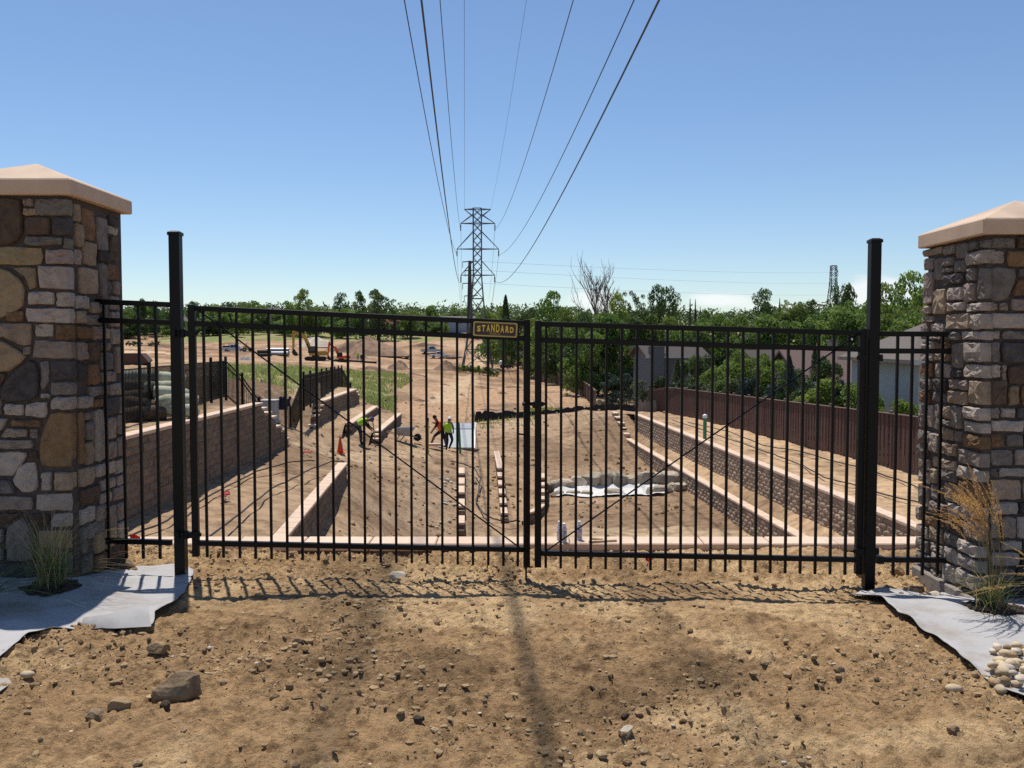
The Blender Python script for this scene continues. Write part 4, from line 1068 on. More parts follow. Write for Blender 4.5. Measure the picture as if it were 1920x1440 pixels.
ctr = lA + le * ((c0 - lA).dot(le)) + ln * 0.03; ctr.z = c0.z
slope = math.atan2(lz(top := (578, 606), 1) - lz(top, 0), (lB - lA).length)
ex = (le * math.cos(slope) + Vector((0, 0, math.sin(slope)))).normalized(); ez = ln.cross(ex) * -1
if ez.z < 0: ez = -ez
FR = Matrix((ex, ez, ln)).transposed().to_4x4(); FR.translation = ctr
def rrect(w, h, r, n=5):
    out = []
    for (sx, sy, a0) in ((1, 1, 0), (-1, 1, 90), (-1, -1, 180), (1, -1, 270)):
        for k in range(n):
            a = R(a0 + 90 * k / (n - 1)); out.append((sx * (w / 2 - r) + r * math.cos(a), sy * (h / 2 - r) + r * math.sin(a)))
    return out
PWd, PHt = 0.332, 0.112
mb = MB(); mb.prism(rrect(PWd, PHt, 0.014), -0.004, 0.0, FR); plate = mb.build('sign_plate', M['sign_brown'], GL)
o_, i_ = rrect(PWd - 0.004, PHt - 0.004, 0.013), rrect(PWd - 0.026, PHt - 0.024, 0.010)
n_ = len(o_); mb = MB()
mb.add([FR @ Vector((x, y, 0.0004)) for x, y in o_] + [FR @ Vector((x, y, 0.0004)) for x, y in i_] + [FR @ Vector((x, y, 0.0022)) for x, y in o_] + [FR @ Vector((x, y, 0.0022)) for x, y in i_],
       [(2 * n_ + k, 2 * n_ + (k + 1) % n_, 3 * n_ + (k + 1) % n_, 3 * n_ + k) for k in range(n_)] + [(k, (k + 1) % n_, 2 * n_ + (k + 1) % n_, 2 * n_ + k) for k in range(n_)] +
       [(n_ + k, n_ + (k + 1) % n_, 3 * n_ + (k + 1) % n_, 3 * n_ + k) for k in range(n_)])
mb.build('sign_border', M['gold_dull'], plate)
word = "STANDARD"
for i, ch in enumerate(word):
    f = (i - 3.5) / 3.5
    hh = 0.056 - 0.017 * abs(f) ** 1.4
    pl = FR @ Matrix.Translation((f * 0.122, -0.018, 0.0006))
    letters(ch, hh, M['sign_gold'], plate, pl, 'letter', bold=0.0022, fitw=0.0265)
letters("FENCE CO.", 0.0115, M['gold_dull'], plate, FR @ Matrix.Translation((0, -0.037, 0.0006)), 'small_lettering', bold=0.0003)

def side_panel(label, x0, d0, x1, d1, top, sec, bot, pkb, xs_, cat):
    """fixed fence panel from pillar to post; rows are photo rows at the two ends"""
    a, b = at(x0, bot[0], d0), at(x1, bot[1], d1)
    root = thing('fence_panel', (a.x, a.y, a.z), label, cat, 'fixed fence panels beside the gate')
    def pt(px, rows):
        t = (px - x0) / (x1 - x0); d = d0 * (1 - t) + d1 * t
        return at(px, rows[0] * (1 - t) + rows[1] * t, d)
    for nm, rows in (('top_rail', top), ('second_rail', sec), ('bottom_rail', bot)):
        mb = MB(); mb.bar(pt(x0, rows), pt(x1, rows), 0.036, 0.038); mb.build(nm, BLK, root, bevel=0.002)
    mb = MB()
    mb.box(pt(x0, bot) , (0.05, 0.055, 0.055)); mb.build('wall_bracket', BLK, root)
    for px in xs_:
        lo_, hi_ = pt(px, pkb), pt(px, top)
        link('picket', picket_mesh(hi_.z - lo_.z - 0.012), root, lo_ - origin(root), 0)
    return root
side_panel('short fixed black panel joining the left pillar and left post', 178, 6.48, 322, 6.44, (565.5, 571.5), (600, 605), (1013, 1017), (1046, 1048), [205, 237.5, 269, 300.5], 'fence panel')
side_panel('short fixed black panel joining the right post and right pillar', 1649, 6.60, 1783, 6.52, (626, 626.5), (658, 658.5), (1049, 1050), (1078, 1079), [1674, 1701.5, 1729, 1757], 'fence panel')

# ------------------------------------------------------------------ fences beyond the gate
def ornamental_fence(label, pts, h, gap, seed=0, extra=None):
    """pts: plan points with ground z; black fence with posts at the points, three rails and pickets"""
    root = thing('metal_fence', pts[0], label, 'fence', 'black metal fences on the left')
    o0 = origin(root); pm = {}
    count = 0
    loose = MB()
    for i in range(len(pts) - 1):
        a, b = Vector(pts[i]), Vector(pts[i + 1]); L = (b - a).length
        n = max(1, round(math.hypot(b.x - a.x, b.y - a.y) / 2.4))
        for k in range(n + (1 if i == len(pts) - 2 else 0)):
            p = a.lerp(b, k / n); mb = MB(); mb.box((p.x, p.y, p.z + h / 2 + 0.0), (0.085, 0.085, h + 0.25)); mb.lathe((p.x, p.y, p.z + h + 0.125), [(0.05, 0), (0.05, 0.02), (0.02, 0.045)], 8)
            mb.build('post', BLK, root)
        for zf in (0.1, h - 0.22, h - 0.02):
            mb = MB(); mb.bar(a + Vector((0, 0, zf)), b + Vector((0, 0, zf)), 0.032, 0.036); mb.build('rail', BLK, root)
        m = int(math.hypot(b.x - a.x, b.y - a.y) / gap)
        for k in range(1, m):
            p = a.lerp(b, k / m)
            if count < 300:
                if 'p' not in pm:
                    q = MB(); q.box((0, 0, h / 2), (0.019, 0.019, h - 0.05)); me = bpy.data.meshes.new('picket'); me.from_pydata(q.v, [], q.f); me.materials.append(BLK); pm['p'] = me
                link('picket', pm['p'], root, p - o0); count += 1
            else: loose.box((p.x, p.y, p.z + h / 2), (0.019, 0.019, h - 0.05))
    if loose.v: tag(loose.build('far_pickets', BLK, root), kind='stuff')
    return root
def gp(px, py, d): return tuple(at(px, py, d))
FA, FB = at(226, 802, 22), at(424, 746, 34)
ornamental_fence('black metal picket fence in front of the green netted rolls',
                 [(FA.x - 0.9, 15.5, -0.47), (FA.x, FA.y, -0.47), (FB.x, FB.y, -0.50), gp(455, 772, 35.5), gp(487, 815, 36.5)], 1.42, 0.112)
# solid looking fence seen along its length beyond the gully
F2 = [gp(545, 832, 38.5), gp(570, 765, 40), gp(641, 731, 59.5), gp(658, 762, 61)]
ornamental_fence('black fence panel with slanted ends standing above the gully wall', F2, 1.50, 0.062)

def board_fence(label, pts, h, bw, bays, group=None):
    """pts: [(x, y, zbase)] polyline; boards, a post each bay, a cap rail"""
    root = thing('board_fence', pts[0], label, 'fence', group)
    o0 = origin(root)
    P = np.array(pts, float); s = np.concatenate([[0], np.cumsum(np.linalg.norm(np.diff(P[:, :2], axis=0), axis=1))])
    def pos(d): return Vector([np.interp(d, s, P[:, i]) for i in range(3)])
    n = int(s[-1] / bw); rg = random.Random(3); count = 0
    q = MB(); q.box((0, 0, h / 2), (bw * 0.965, 0.02, h)); me = bpy.data.meshes.new('board'); me.from_pydata(q.v, [], q.f); me.materials.append(M['fence_board']); me.update()
    lo_ = MB()
    for i in range(n):
        d = (i + 0.5) * bw; p = pos(d); t = pos(d + 0.3) - pos(d - 0.3); a = math.atan2(t.y, t.x)
        j = 0.010 * (1 if i % 2 else -1)
        if count < 300: link('board', me, root, p - o0 + Vector((math.sin(a) * j, -math.cos(a) * j, rg.uniform(-.015, .015))), a); count += 1
        else: lo_.box((p.x, p.y, p.z + h / 2), (bw * 0.965, 0.02, h), rz=a)
    if lo_.v: tag(lo_.build('far_boards', M['fence_board'], root), kind='stuff')
    m = max(1, int(s[-1] / bays))
    for k in range(m + 1):
        d = s[-1] * k / m; p = pos(d); t = pos(min(d + 0.3, s[-1])) - pos(max(d - 0.3, 0)); a = math.atan2(t.y, t.x)
        nx, ny = -math.sin(a), math.cos(a)
        mb = MB(); mb.box((p.x + nx * 0.05, p.y + ny * 0.05, p.z + h / 2 + 0.02), (0.10, 0.10, h + 0.10), rz=a); mb.lathe((p.x + nx * 0.05, p.y + ny * 0.05, p.z + h + 0.072), [(0.085, 0), (0.085, 0.03), (0.02, 0.06)], 4)
        mb.build('post', M['fence_rail'], root)
        if k < m:
            d2 = s[-1] * (k + 1) / m; p2 = pos(d2)
            mb = MB(); mb.bar(p + Vector((nx * 0.03, ny * 0.03, h - 0.06)), p2 + Vector((nx * 0.03, ny * 0.03, h - 0.06)), 0.04, 0.13); mb.bar(p + Vector((0, 0, h + 0.012)), p2 + Vector((0, 0, h + 0.012)), 0.15, 0.03)
            mb.build('cap_rail', M['fence_rail'], root)
    return root
a_, b_ = at(1722, 888, 29), at(1252, 775, 63)
near_e = at(1722, 888, 29) + (at(1722, 888, 29) - at(1252, 775, 63)).normalized() * 5.5
board_fence('long red brown board fence running along the top of the right slope', [(b_.x - 1.0, b_.y + 2.6, b_.z - 0.35), (b_.x - 0.35, b_.y + 1.2, b_.z - 0.1), tuple(b_), tuple(a_), (near_e.x, near_e.y, a_.z + 0.1)], 1.86, 0.145, 2.4)
fp = [at(1118, 768, 86), at(1104, 752, 93), at(1085, 738, 103), at(1060, 727, 118), at(1035, 719, 135), at(1008, 715, 150)]
board_fence('distant curving red brown board fence at the edge of the trees', [(p.x, p.y, gz(p.x, p.y) - .1) for p in fp], 1.9, 0.3, 2.4)

def ribbon_fence(name, label, pts, h, material, cat, lean=0.05, stakes=True):
    root = thing(name, pts[0], label, cat)
    P = [Vector(p) for p in pts]; mb = MB(); rg = random.Random(5); vs = []; fs = []
    fine = []
    for i in range(len(P) - 1):
        for k in range(6): fine.append(P[i].lerp(P[i + 1], k / 6))
    fine.append(P[-1])
    for i, p in enumerate(fine):
        hh = h * rg.uniform(0.75, 1.12); off = rg.uniform(-.06, .06)
        vs += [p - Vector((0, 0, 0.15)), p + Vector((off, off, hh * 0.55)), p + Vector((lean + off, 0.05, hh)), p + Vector((lean + off, 0.075, hh)), p + Vector((off, 0.03 + off, hh * 0.5)), p + Vector((0, 0.03, -0.15))]
    for i in range(len(fine) - 1):
        for k in range(5): fs.append((i * 6 + k, i * 6 + k + 1, (i + 1) * 6 + k + 1, (i + 1) * 6 + k))
    mb.add(vs, fs); mb.build('fabric_strip', material, root)
    if stakes:
        for p in fine[::8]:
            mb = MB(); mb.box(p + Vector((0, 0.06, h * 0.5)), (0.04, 0.04, h * 1.25)); mb.build('stake', M['stake'], root)
    return root
ribbon_fence('silt_fence', 'low black silt fence sagging across the ground below the tree line',
             [gp(890, 789, 62), gp(915, 787, 62), gp(960, 787, 62.5), gp(1010, 786, 63), gp(1050, 781, 63.5), (at(1090, 778, 64)), gp(1115, 774, 64.5), gp(1150, 773, 65), gp(1195, 773, 65)], 0.62, M['silt'], 'silt fence')
ribbon_fence('silt_fence', 'dark navy fabric strip between the pale utility box and the slanted fence',
             [gp(520, 762, 38.2), gp(532, 762, 38.3), gp(546, 762, 38.5)], 0.42, M['navy'], 'silt fence', stakes=False)
mb = MB(); mb.tube([gp(900, 795, 60), gp(950, 793, 60.2), gp(1000, 794, 60.5), gp(1040, 791, 61), gp(1052, 786, 61.5)], 0.11, 8)
tag(mb.build('straw_wattle', M['stake'], smooth=True), 'thin pale straw wattle lying in front of the low black silt fence', 'straw wattle')
ribbon_fence('panel_fence', 'low grey panel fence at the far end of the brown board fence', [gp(1196, 776, 64.5), gp(1215, 776, 64.5), gp(1232, 776, 64.5)], 0.95, M['concrete'], 'fence', lean=0, stakes=False)

# ------------------------------------------------------------------ things on the slopes
def hose(label, rows, r=0.022, lift=0.03, seed=0):
    pts = []
    rg = random.Random(seed)
    for i in range(len(rows) - 1):
        a, b = at(*rows[i]), at(*rows[i + 1])
        for k in range(5):
            p = a.lerp(b, k / 5); p += Vector((rg.uniform(-.02, .02), 0, lift + rg.uniform(-.01, .02))); pts.append(p)
    pts.append(at(*rows[-1]))
    mb = MB(); mb.tube(pts, r, 6)
    return tag(mb.build('drip_hose', M['hose'], smooth=True), label, 'hose', 'black drip hoses lying on the dirt')
def lev(z, *rows):                       # rows of pixels on a level sheet -> (px, py, d)
    out = []
    for px, py in rows:
        x, y = wr(px, py, z); out.append((px, py, y))
    return out
hose('upper black drip hose on the left bench, nearer the tall block wall', lev(-2.42, (230, 1012), (300, 985), (360, 950), (420, 917), (480, 886), (540, 869), (590, 864)), seed=1)
hose('lower black drip hose on the left bench, nearer the diagonal pale wall', lev(-2.52, (385, 1015), (450, 965), (510, 917), (540, 904), (580, 883), (620, 868), (645, 866)), seed=2)
hose('upper black drip hose below the brown board fence', lev(-2.78, (1290, 793), (1365, 810), (1430, 836), (1500, 848), (1570, 868), (1620, 880), (1730, 918)), seed=3)
hose('lower black drip hose just above the upper right block wall', lev(-2.82, (1260, 788), (1340, 815), (1440, 850), (1500, 872), (1545, 897), (1600, 910), (1660, 930), (1730, 945)), seed=4)
hose('thin hose curving across the basin floor between the two stepped block rows', [(845, 868, 42.8), (870, 873, 42.5), (890, 882, 41.8), (901, 900, 40.5), (897, 925, 38.8), (893, 945, 37.4), (905, 965, 36), (925, 977, 35.2), (955, 983, 34.6), (975, 978, 34.8)], r=0.03, seed=5, lift=0.08)

def lathe_thing(name, label, cat, base, prof, material, n=12, group=None):
    mb = MB(); mb.lathe(base, prof, n)
    return tag(mb.build(name, material, smooth=False), label, cat, group)
# cone
c = at(638, 851, 38.6)
c.z = gz(c.x, c.y) + 0.02
root = thing('traffic_cone', c, 'orange traffic cone standing on the dirt near the bent over worker', 'traffic cone')
mb = MB(); mb.box(c + Vector((0, 0, 0.02)), (0.42, 0.42, 0.04), rz=0.3); mb.build('cone_base', M['orange'], root)
mb = MB(); mb.lathe(c + Vector((0, 0, 0.04)), [(0.15, 0), (0.12, 0.15), (0.085, 0.36), (0.05, 0.56), (0.028, 0.70), (0.022, 0.71)], 16); mb.build('cone_body', M['orange'], root, smooth=True)
# utility box
c = at(506, 779, 38); c.z = gz(c.x, c.y)
root = thing('utility_box', c, 'pale grey utility box standing where the tall wall steps down', 'utility box')
mb = MB(); mb.box(c + Vector((0, 0, 0.33)), (0.66, 0.6, 0.86)); mb.build('cabinet', M['pale_box'], root, bevel=0.02)
mb = MB(); mb.box(c + Vector((0, 0, 0.79)), (0.72, 0.66, 0.06)); mb.build('lid', M['pale_box'], root, bevel=0.015)
mb = MB(); mb.box(c + Vector((0, 0, -0.12)), (0.74, 0.68, 0.12)); mb.build('plinth', M['pale_box'], root)
# stakes and pipes
def post_thing(name, label, cat, px, yt, yb, d, r, material, tip=None, lean=0.0, square=False, snap=False):
    b, t = at(px, yb, d), at(px, yt, d); t.x = b.x + lean
    root = thing(name, b, label, cat)
    mb = MB()
    if square: mb.bar(b - Vector((0, 0, 0.3)), t, r * 2, r * 2)
    else: mb.tube([b - Vector((0, 0, 0.3)), b.lerp(t, 0.5), t], r, 10)
    mb.build('shaft', material, root)
    if tip:
        mb = MB(); mb.lathe(t - Vector((0, 0, 0.02)), [(r * 1.35, 0), (r * 1.4, 0.10), (r * 1.1, 0.15), (r * 0.5, 0.18)], 10); mb.build('cap', tip, root)
    return root
post_thing('marker_pipe', 'green upright pipe with white cap on the right terrace', 'pipe', 1321, 783, 866, 41.2, 0.085, M['green_pipe'], M['white'])
post_thing('marker_pipe', 'green pipe leaning against the pale panel beside the worker', 'pipe', 863, 792, 841, 47.0, 0.06, M['green_pipe'], lean=-0.08)
post_thing('marker_stake', 'tall yellow stake with dark top left of the orange vest worker', 'stake', 803, 789, 849, 44.5, 0.03, M['yellow_stake'], M['silt'], square=True)
post_thing('marker_stake', 'thin pale stake under the navy fabric strip', 'stake', 541, 762, 787, 38.4, 0.03, M['stake'], square=True)
post_thing('marker_stake', 'pale wooden stake standing in front of the slanted black fence', 'stake', 599, 719, 757, 41.6, 0.035, M['stake'], square=True)
post_thing('marker_stake', 'thin brown stake between the two short low walls, lower left end', 'stake', 703, 785, 812, 42.8, 0.025, M['stake'], square=True, lean=-0.12)
# pale panel lying against the ground behind the workers
a, b = at(826, 841, 48.6), at(887, 841, 48.6)
root = thing('foam_panel', (a + b) / 2, 'pale speckled panel with grey upper strip, leaning behind the lime vest worker', 'panel')
w = (b - a).length; cz = (a.z + at(850, 806, 50).z) / 2
rot = Matrix.Rotation(R(-52), 3, 'X')
cc = (a + b) / 2 + Vector((0, 0.8, 0.62)); mb = MB(); mb.box(cc, (w, 0.10, 1.95), rot=rot); mb.build('sheet', M['panel'], root)
mb = MB(); mb.box(cc + rot @ Vector((0, -0.062, 0.72)), (w, 0.02, 0.42), rot=rot); mb.build('strip', M['panel_strip'], root)
mb = MB(); mb.box(cc + rot @ Vector((w / 2 + 0.06, 0, 0.0)), (0.10, 0.14, 2.05), rot=rot); mb.build('end_board', M['white'], root)
# block of pale stone at the workers' feet, boards, odds and ends
c = at(815, 835, 46.5); mb = MB(); mb.box(c + Vector((0, 0, 0.04)), (0.62, 0.3, 0.12), rz=0.1)
tag(mb.build('loose_cap_stone', M['cap'], bevel=0.01), 'loose pale cap stone lying at the feet of the two standing workers', 'stone')
c = at(783, 824, 47); mb = MB(); mb.box(c + Vector((0, 0, 0.05)), (0.42, 0.3, 0.10), rz=0.5)
tag(mb.build('loose_cap_stone', M['cap'], bevel=0.01), 'loose pale cap stone lying just right of the wheelbarrow', 'stone')

# wheelbarrow
c = at(757, 830, 46); c.z = gz(c.x, c.y) + 0.06
root = thing('wheelbarrow', c, 'grey wheelbarrow with shallow steel tray beside the short wall', 'wheelbarrow')
S_ = Vector
def wb(x, y, z): return c + Vector((x, y, z))
mb = MB()
lo_ = [wb(-.25, -.22, .34), wb(.30, -.22, .30), wb(.30, .22, .30), wb(-.25, .22, .34)]
hi_ = [wb(-.46, -.36, .66), wb(.62, -.34, .70), wb(.62, .34, .70), wb(-.46, .36, .66)]
hi2 = [p + (wb(.05, 0, .66) - p) * 0.05 for p in hi_]; lo2 = [p + (wb(0, 0, .34) - p) * 0.05 + Vector((0, 0, .02)) for p in lo_]
mb.add(lo_ + hi_ + hi2 + lo2, [(3, 2, 1, 0), (0, 1, 5, 4), (1, 2, 6, 5), (2, 3, 7, 6), (3, 0, 4, 7), (4, 5, 9, 8), (5, 6, 10, 9), (6, 7, 11, 10), (7, 4, 8, 11), (8, 9, 13, 12), (9, 10, 14, 13), (10, 11, 15, 14), (11, 8, 12, 15), (12, 13, 14, 15)])
mb.build('tray', M['pipe_grey'], root)
for sy in (-1, 1):
    mb = MB(); mb.tube([wb(.72, .05 * sy, .20), wb(.25, .20 * sy, .29), wb(-.35, .26 * sy, .36), wb(-.85, .30 * sy, .50)], 0.025, 6); mb.build('handle', M['stake'], root)
    mb = MB(); mb.tube([wb(-.2, .22 * sy, .33), wb(-.38, .24 * sy, .02), wb(-.15, .22 * sy, .02), wb(.05, .2 * sy, .3)], 0.018, 6); mb.build('leg', M['dark_metal'], root)
mb = MB(); mb.lathe(wb(.72, -.05, .19), [(.09, 0), (.19, .005), (.20, .05), (.19, .095), (.09, .10)], 16, axis=(0, 1, 0)); mb.build('wheel', M['tyre'], root)

# spray cans and stakes on the low wall
def can(px, yb, label):
    b = at(px, yb, 9.9); b.z = -0.60; b.y = 9.95 if yb < 1018 else 9.84; b.x = (px - 960) / F * b.y
    root = thing('spray_can', b, label, 'spray can', 'marking paint cans on the low wall')
    mb = MB(); mb.lathe(b, [(.029, 0), (.032, .005), (.032, .03)], 16); mb.build('can_bottom', M['can'], root, smooth=True)
    mb = MB(); mb.lathe(b + Vector((0, 0, .03)), [(.0322, 0), (.0322, .10)], 16); mb.build('printed_band', M['can_band'], root, smooth=True)
    mb = MB(); mb.lathe(b + Vector((0, 0, .13)), [(.032, 0), (.032, .025), (.024, .042), (.020, .046)], 16); mb.build('shoulder', M['can'], root, smooth=True)
    mb = MB(); mb.lathe(b + Vector((0, 0, .176)), [(.021, 0), (.023, .004), (.021, .035), (.012, .042)], 12); mb.build('nozzle_cap', M['white'], root)
can(1050, 1014, 'white spray paint can at the back left of the three on the low wall')
can(1058.5, 1022, 'white spray paint can standing in front of another on the low wall')
can(1087.5, 1017, 'white spray paint can standing alone, right one on the low wall')
a, b = at(1104, 1016, 9.82), at(1157, 1018, 9.8)
mb = MB(); mb.bar((a.x, 9.80, -.588), (b.x, 9.87, -.588), 0.035, 0.022); tag(mb.build('wood_stake', M['stake']), 'longer wooden stake lying on the low wall right of the cans', 'stake')
mb = MB(); mb.bar((at(1110, 1010, 9.9).x, 9.98, -.588), (at(1130, 1010, 9.9).x, 9.93, -.588), 0.05, 0.022); tag(mb.build('wood_stake', M['stake']), 'short wooden stake piece lying behind the longer one on the low wall', 'stake')

# flags
def flag(label, px, py, d, w, h, material, staff=0.4):
    p = at(px, py, d)
    if d < 10: p.z = nz(p.x, p.y) + (0.13 if h < 0.06 or d > 7.3 else 0.05)
    root = thing('marker_flag', p - Vector((0, 0, staff)), label, 'flag')
    mb = MB(); mb.tube([p - Vector((0, 0, staff)), p + Vector((0, 0, h * 0.6))], 0.003 * max(1, d / 12), 5); mb.build('wire_staff', M['dark_metal'], root)
    mb = MB(); n = 5
    vs = []
    for i in range(n):
        t = i / (n - 1); vs += [p + Vector((w * t, 0.02 * math.sin(t * 5) * w * 10, h * (0.5 - 0.25 * t))), p + Vector((w * t * 0.92, 0.02 * math.sin(t * 5 + .5) * w * 10, -h * 0.5 - h * 0.25 * t))]
    mb.add(vs, [(2 * i, 2 * i + 1, 2 * i + 3, 2 * i + 2) for i in range(n - 1)]); mb.build('flag_sheet', material, root)
flag('bright red marker flag on the ground right of the left pillar', 245, 1038, 7.6, 0.095, 0.06, M['red'], 0.10)
flag('pink ribbon flag on the dark bank behind the left black fence', 392, 722, 33, 0.26, 0.36, M['pink'], 0.3)
flag('small red orange tag on the dirt under the right gate leaf', 1211, 1062, 7.1, 0.025, 0.06, M['red'], 0.03)
def paint_mark(label, px, py, z, seed, s):
    x, y = wr(px, py, z); mb = MB(); rg = random.Random(seed)
    for k in range(16):
        a = rg.uniform(0, 6.28); r_ = abs(rg.gauss(0, s)); q = rg.uniform(0.03, 0.085); cx, cy = x + r_ * math.cos(a) * 0.8, y + r_ * math.sin(a) * 1.6
        mb.blob((cx, cy, z + 0.02), (q * 0.6, q, 0.03), seed=seed + k, sub=1, rough=0.4)
    return tag(mb.build('painted_clods', M['pink']), label, 'paint mark', 'red spray paint marks on the left bench')
paint_mark('red sprayed clods on the left bench just inside the hinge side of the gate', 423, 928, -2.42, 3, 0.16)
paint_mark('red sprayed clods in front of the far end of the tall wall', 578, 848, -2.5, 9, 0.2)
# ------------------------------------------------------------------ people
def person(label, base, J, mats, vest=None, hat=None, hair=None, face=0.0, group='construction workers'):
    """J: joint positions (x, y, z) in metres from the ground point; mats: (shirt, sleeve/arm, trousers, shin, boot)"""
    root = thing('person', base, label, 'person', group)
    J = {k: Vector(v) for k, v in J.items()}
    order = []
    bones = [('pelvis', 'belly'), ('belly', 'chest'), ('chest', 'neck'), ('neck', 'head'), ('head', 'crown')]
    for s in 'LR':
        bones += [('chest', 'sh' + s), ('sh' + s, 'el' + s), ('el' + s, 'wr' + s), ('wr' + s, 'ha' + s), ('pelvis', 'hi' + s), ('hi' + s, 'kn' + s), ('kn' + s, 'an' + s), ('an' + s, 'to' + s)]
        w, h = J['wr' + s], J['ha' + s]; d = (h - w).normalized()
        sd = d.cross(Vector((0, 1, 0))); sd = sd.normalized() if sd.length > 0.1 else Vector((1, 0, 0))
        for i, (ln_, o_) in enumerate(((0.075, -0.03), (0.088, -0.01), (0.085, 0.01), (0.07, 0.03))):
            J['f%d%s' % (i, s)] = h + d * ln_ + sd * o_ * 1.1 + Vector((0, -0.012, 0)); bones.append(('ha' + s, 'f%d%s' % (i, s)))
        J['th' + s] = w.lerp(h, 0.6) + sd * 0.055 + d * 0.03; bones.append(('wr' + s, 'th' + s))
    rad = {'pelvis': (.145, .115), 'belly': (.14, .11), 'chest': (.165, .12), 'neck': (.058, .06), 'head': (.082, .098), 'crown': (.065, .075)}
    for s in 'LR':
        rad.update({'sh' + s: (.07, .07), 'el' + s: (.043, .043), 'wr' + s: (.03, .03), 'ha' + s: (.035, .02), 'hi' + s: (.095, .095), 'kn' + s: (.066, .066), 'an' + s: (.047, .047), 'to' + s: (.05, .036), 'th' + s: (.011, .011)})
        for i in range(4): rad['f%d%s' % (i, s)] = (.009, .009)
    rad = {k: (v[0] * 1.2, v[1] * 1.2) if k[0] != 'f' and k[:2] != 'th' else v for k, v in rad.items()}
    names = list(J.keys()); names.remove('pelvis'); names.insert(0, 'pelvis')
    me = bpy.data.meshes.new('body')
    me.from_pydata([J[n] for n in names], [(names.index(a), names.index(b)) for a, b in bones], [])
    ob = bpy.data.objects.new('tmp', me); COL.objects.link(ob)
    sk = ob.modifiers.new('s', 'SKIN'); sk.use_smooth_shade = True
    for i, n in enumerate(names):
        me.skin_vertices[0].data[i].radius = rad[n]; me.skin_vertices[0].data[i].use_root = (i == 0)
    sb = ob.modifiers.new('u', 'SUBSURF'); sb.levels = 1; sb.render_levels = 1
    dg = bpy.context.evaluated_depsgraph_get(); bm_ = bpy.data.meshes.new_from_object(ob.evaluated_get(dg))
    bpy.data.objects.remove(ob)
    bm_.materials.clear()
    for m_ in mats + (M['skin'],): bm_.materials.append(m_)
    seg = []
    for a, b in bones:
        if a in ('neck', 'head') or a[:2] in ('wr', 'ha') : k = 5
        elif a[:2] == 'el': k = 1
        elif a[:2] in ('hi',) or (a == 'pelvis' and b[:2] == 'hi'): k = 2
        elif a[:2] == 'kn': k = 3
        elif a[:2] == 'an': k = 4
        else: k = 0
        seg.append((J[a], J[b], k))
    for p in bm_.polygons:
        c = p.center; best = None
        for a, b, k in seg:
            ab = b - a; t = max(0, min(1, (c - a).dot(ab) / max(ab.length_squared, 1e-6))); dd = (c - a - ab * t).length
            if best is None or dd < best[0]: best = (dd, k)
        p.material_index = best[1]
    link('body', bm_, root)
    B = Vector(base)
    if vest:                                     # open vest that follows the torso
        prof = [(J['pelvis'] + (J['belly'] - J['pelvis']) * 0.1, .175, .145), (J['belly'], .168, .14), (J['belly'].lerp(J['chest'], .6), .185, .15), (J['chest'], .19, .15), (J['chest'].lerp(J['neck'], .55), .14, .12), (J['neck'].lerp(J['chest'], .25), .075, .08)]
        mb = MB(); vs = []; n = 14
        ax0 = (J['shR'] - J['shL']); ax0.normalize()
        for (c, rx, ry) in prof:
            up = (J['neck'] - J['pelvis']).normalized(); ay = up.cross(ax0).normalized(); ax = ay.cross(up).normalized()
            for k in range(n):
                th = 2 * math.pi * k / n; vs.append(B + c + ax * rx * 1.17 * math.cos(th) + ay * ry * 1.2 * math.sin(th))
        mb.add(vs, [(i * n + k, i * n + (k + 1) % n, (i + 1) * n + (k + 1) % n, (i + 1) * n + k) for i in range(len(prof) - 1) for k in range(n)])
        v = mb.build('vest', vest, root, smooth=True)
        mb = MB(); vs = []
        for t_ in (0.30, 0.36):
            c = J['pelvis'].lerp(J['chest'], t_)
            for k in range(n):
                th = 2 * math.pi * k / n; vs.append(B + c + ax * .222 * math.cos(th) + ay * .19 * math.sin(th))
        mb.add(vs, [(k, (k + 1) % n, n + (k + 1) % n, n + k) for k in range(n)]); mb.build('reflective_tape', M['tape'], v, smooth=True)
    hd = (J['crown'] - J['neck']).normalized(); hc = B + J['head'].lerp(J['crown'], .55)
    q = Vector((0, 0, 1)).rotation_difference(hd)
    if hat:
        mb = MB(); mb.lathe(hc, [(.145, -.01), (.15, 0), (.118, .012), (.112, .05), (.085, .095), (.035, .118), (.002, .122)], 16, axis=hd); mb.build('hard_hat', hat, root, smooth=True)
    if hair:
        mb = MB(); mb.lathe(hc - hd * .06, [(.10, 0), (.112, .05), (.108, .10), (.08, .15), (.03, .172), (.001, .175)], 14, axis=hd); mb.build('hair', hair, root, smooth=True)
    # face: nose, eyes, mouth, ears on the side the head looks to
    fd = Vector((math.cos(face), math.sin(face), 0)); fd = (fd - hd * fd.dot(hd)).normalized(); sd = hd.cross(fd)
    hm = B + J['head']
    mb = MB(); mb.blob(hm + fd * .095 - hd * .005, (.016, .016, .022), 1, 1, 0.0); mb.blob(hm + sd * .085, (.015, .015, .03), 2, 1, 0.0); mb.blob(hm - sd * .085, (.015, .015, .03), 3, 1, 0.0); mb.build('nose_and_ears', M['skin'], root, smooth=True)
    mb = MB(); mb.blob(hm + fd * .085 + sd * .032 + hd * .028, (.011, .011, .008), 1, 1, 0.0); mb.blob(hm + fd * .085 - sd * .032 + hd * .028, (.011, .011, .008), 1, 1, 0.0); mb.blob(hm + fd * .086 - hd * .045, (.02, .02, .006), 1, 1, 0.0); mb.build('eyes_and_mouth', M['hair'], root)
    return root
b = at(829, 837, 48); b.z = gz(b.x, b.y) + 0.02
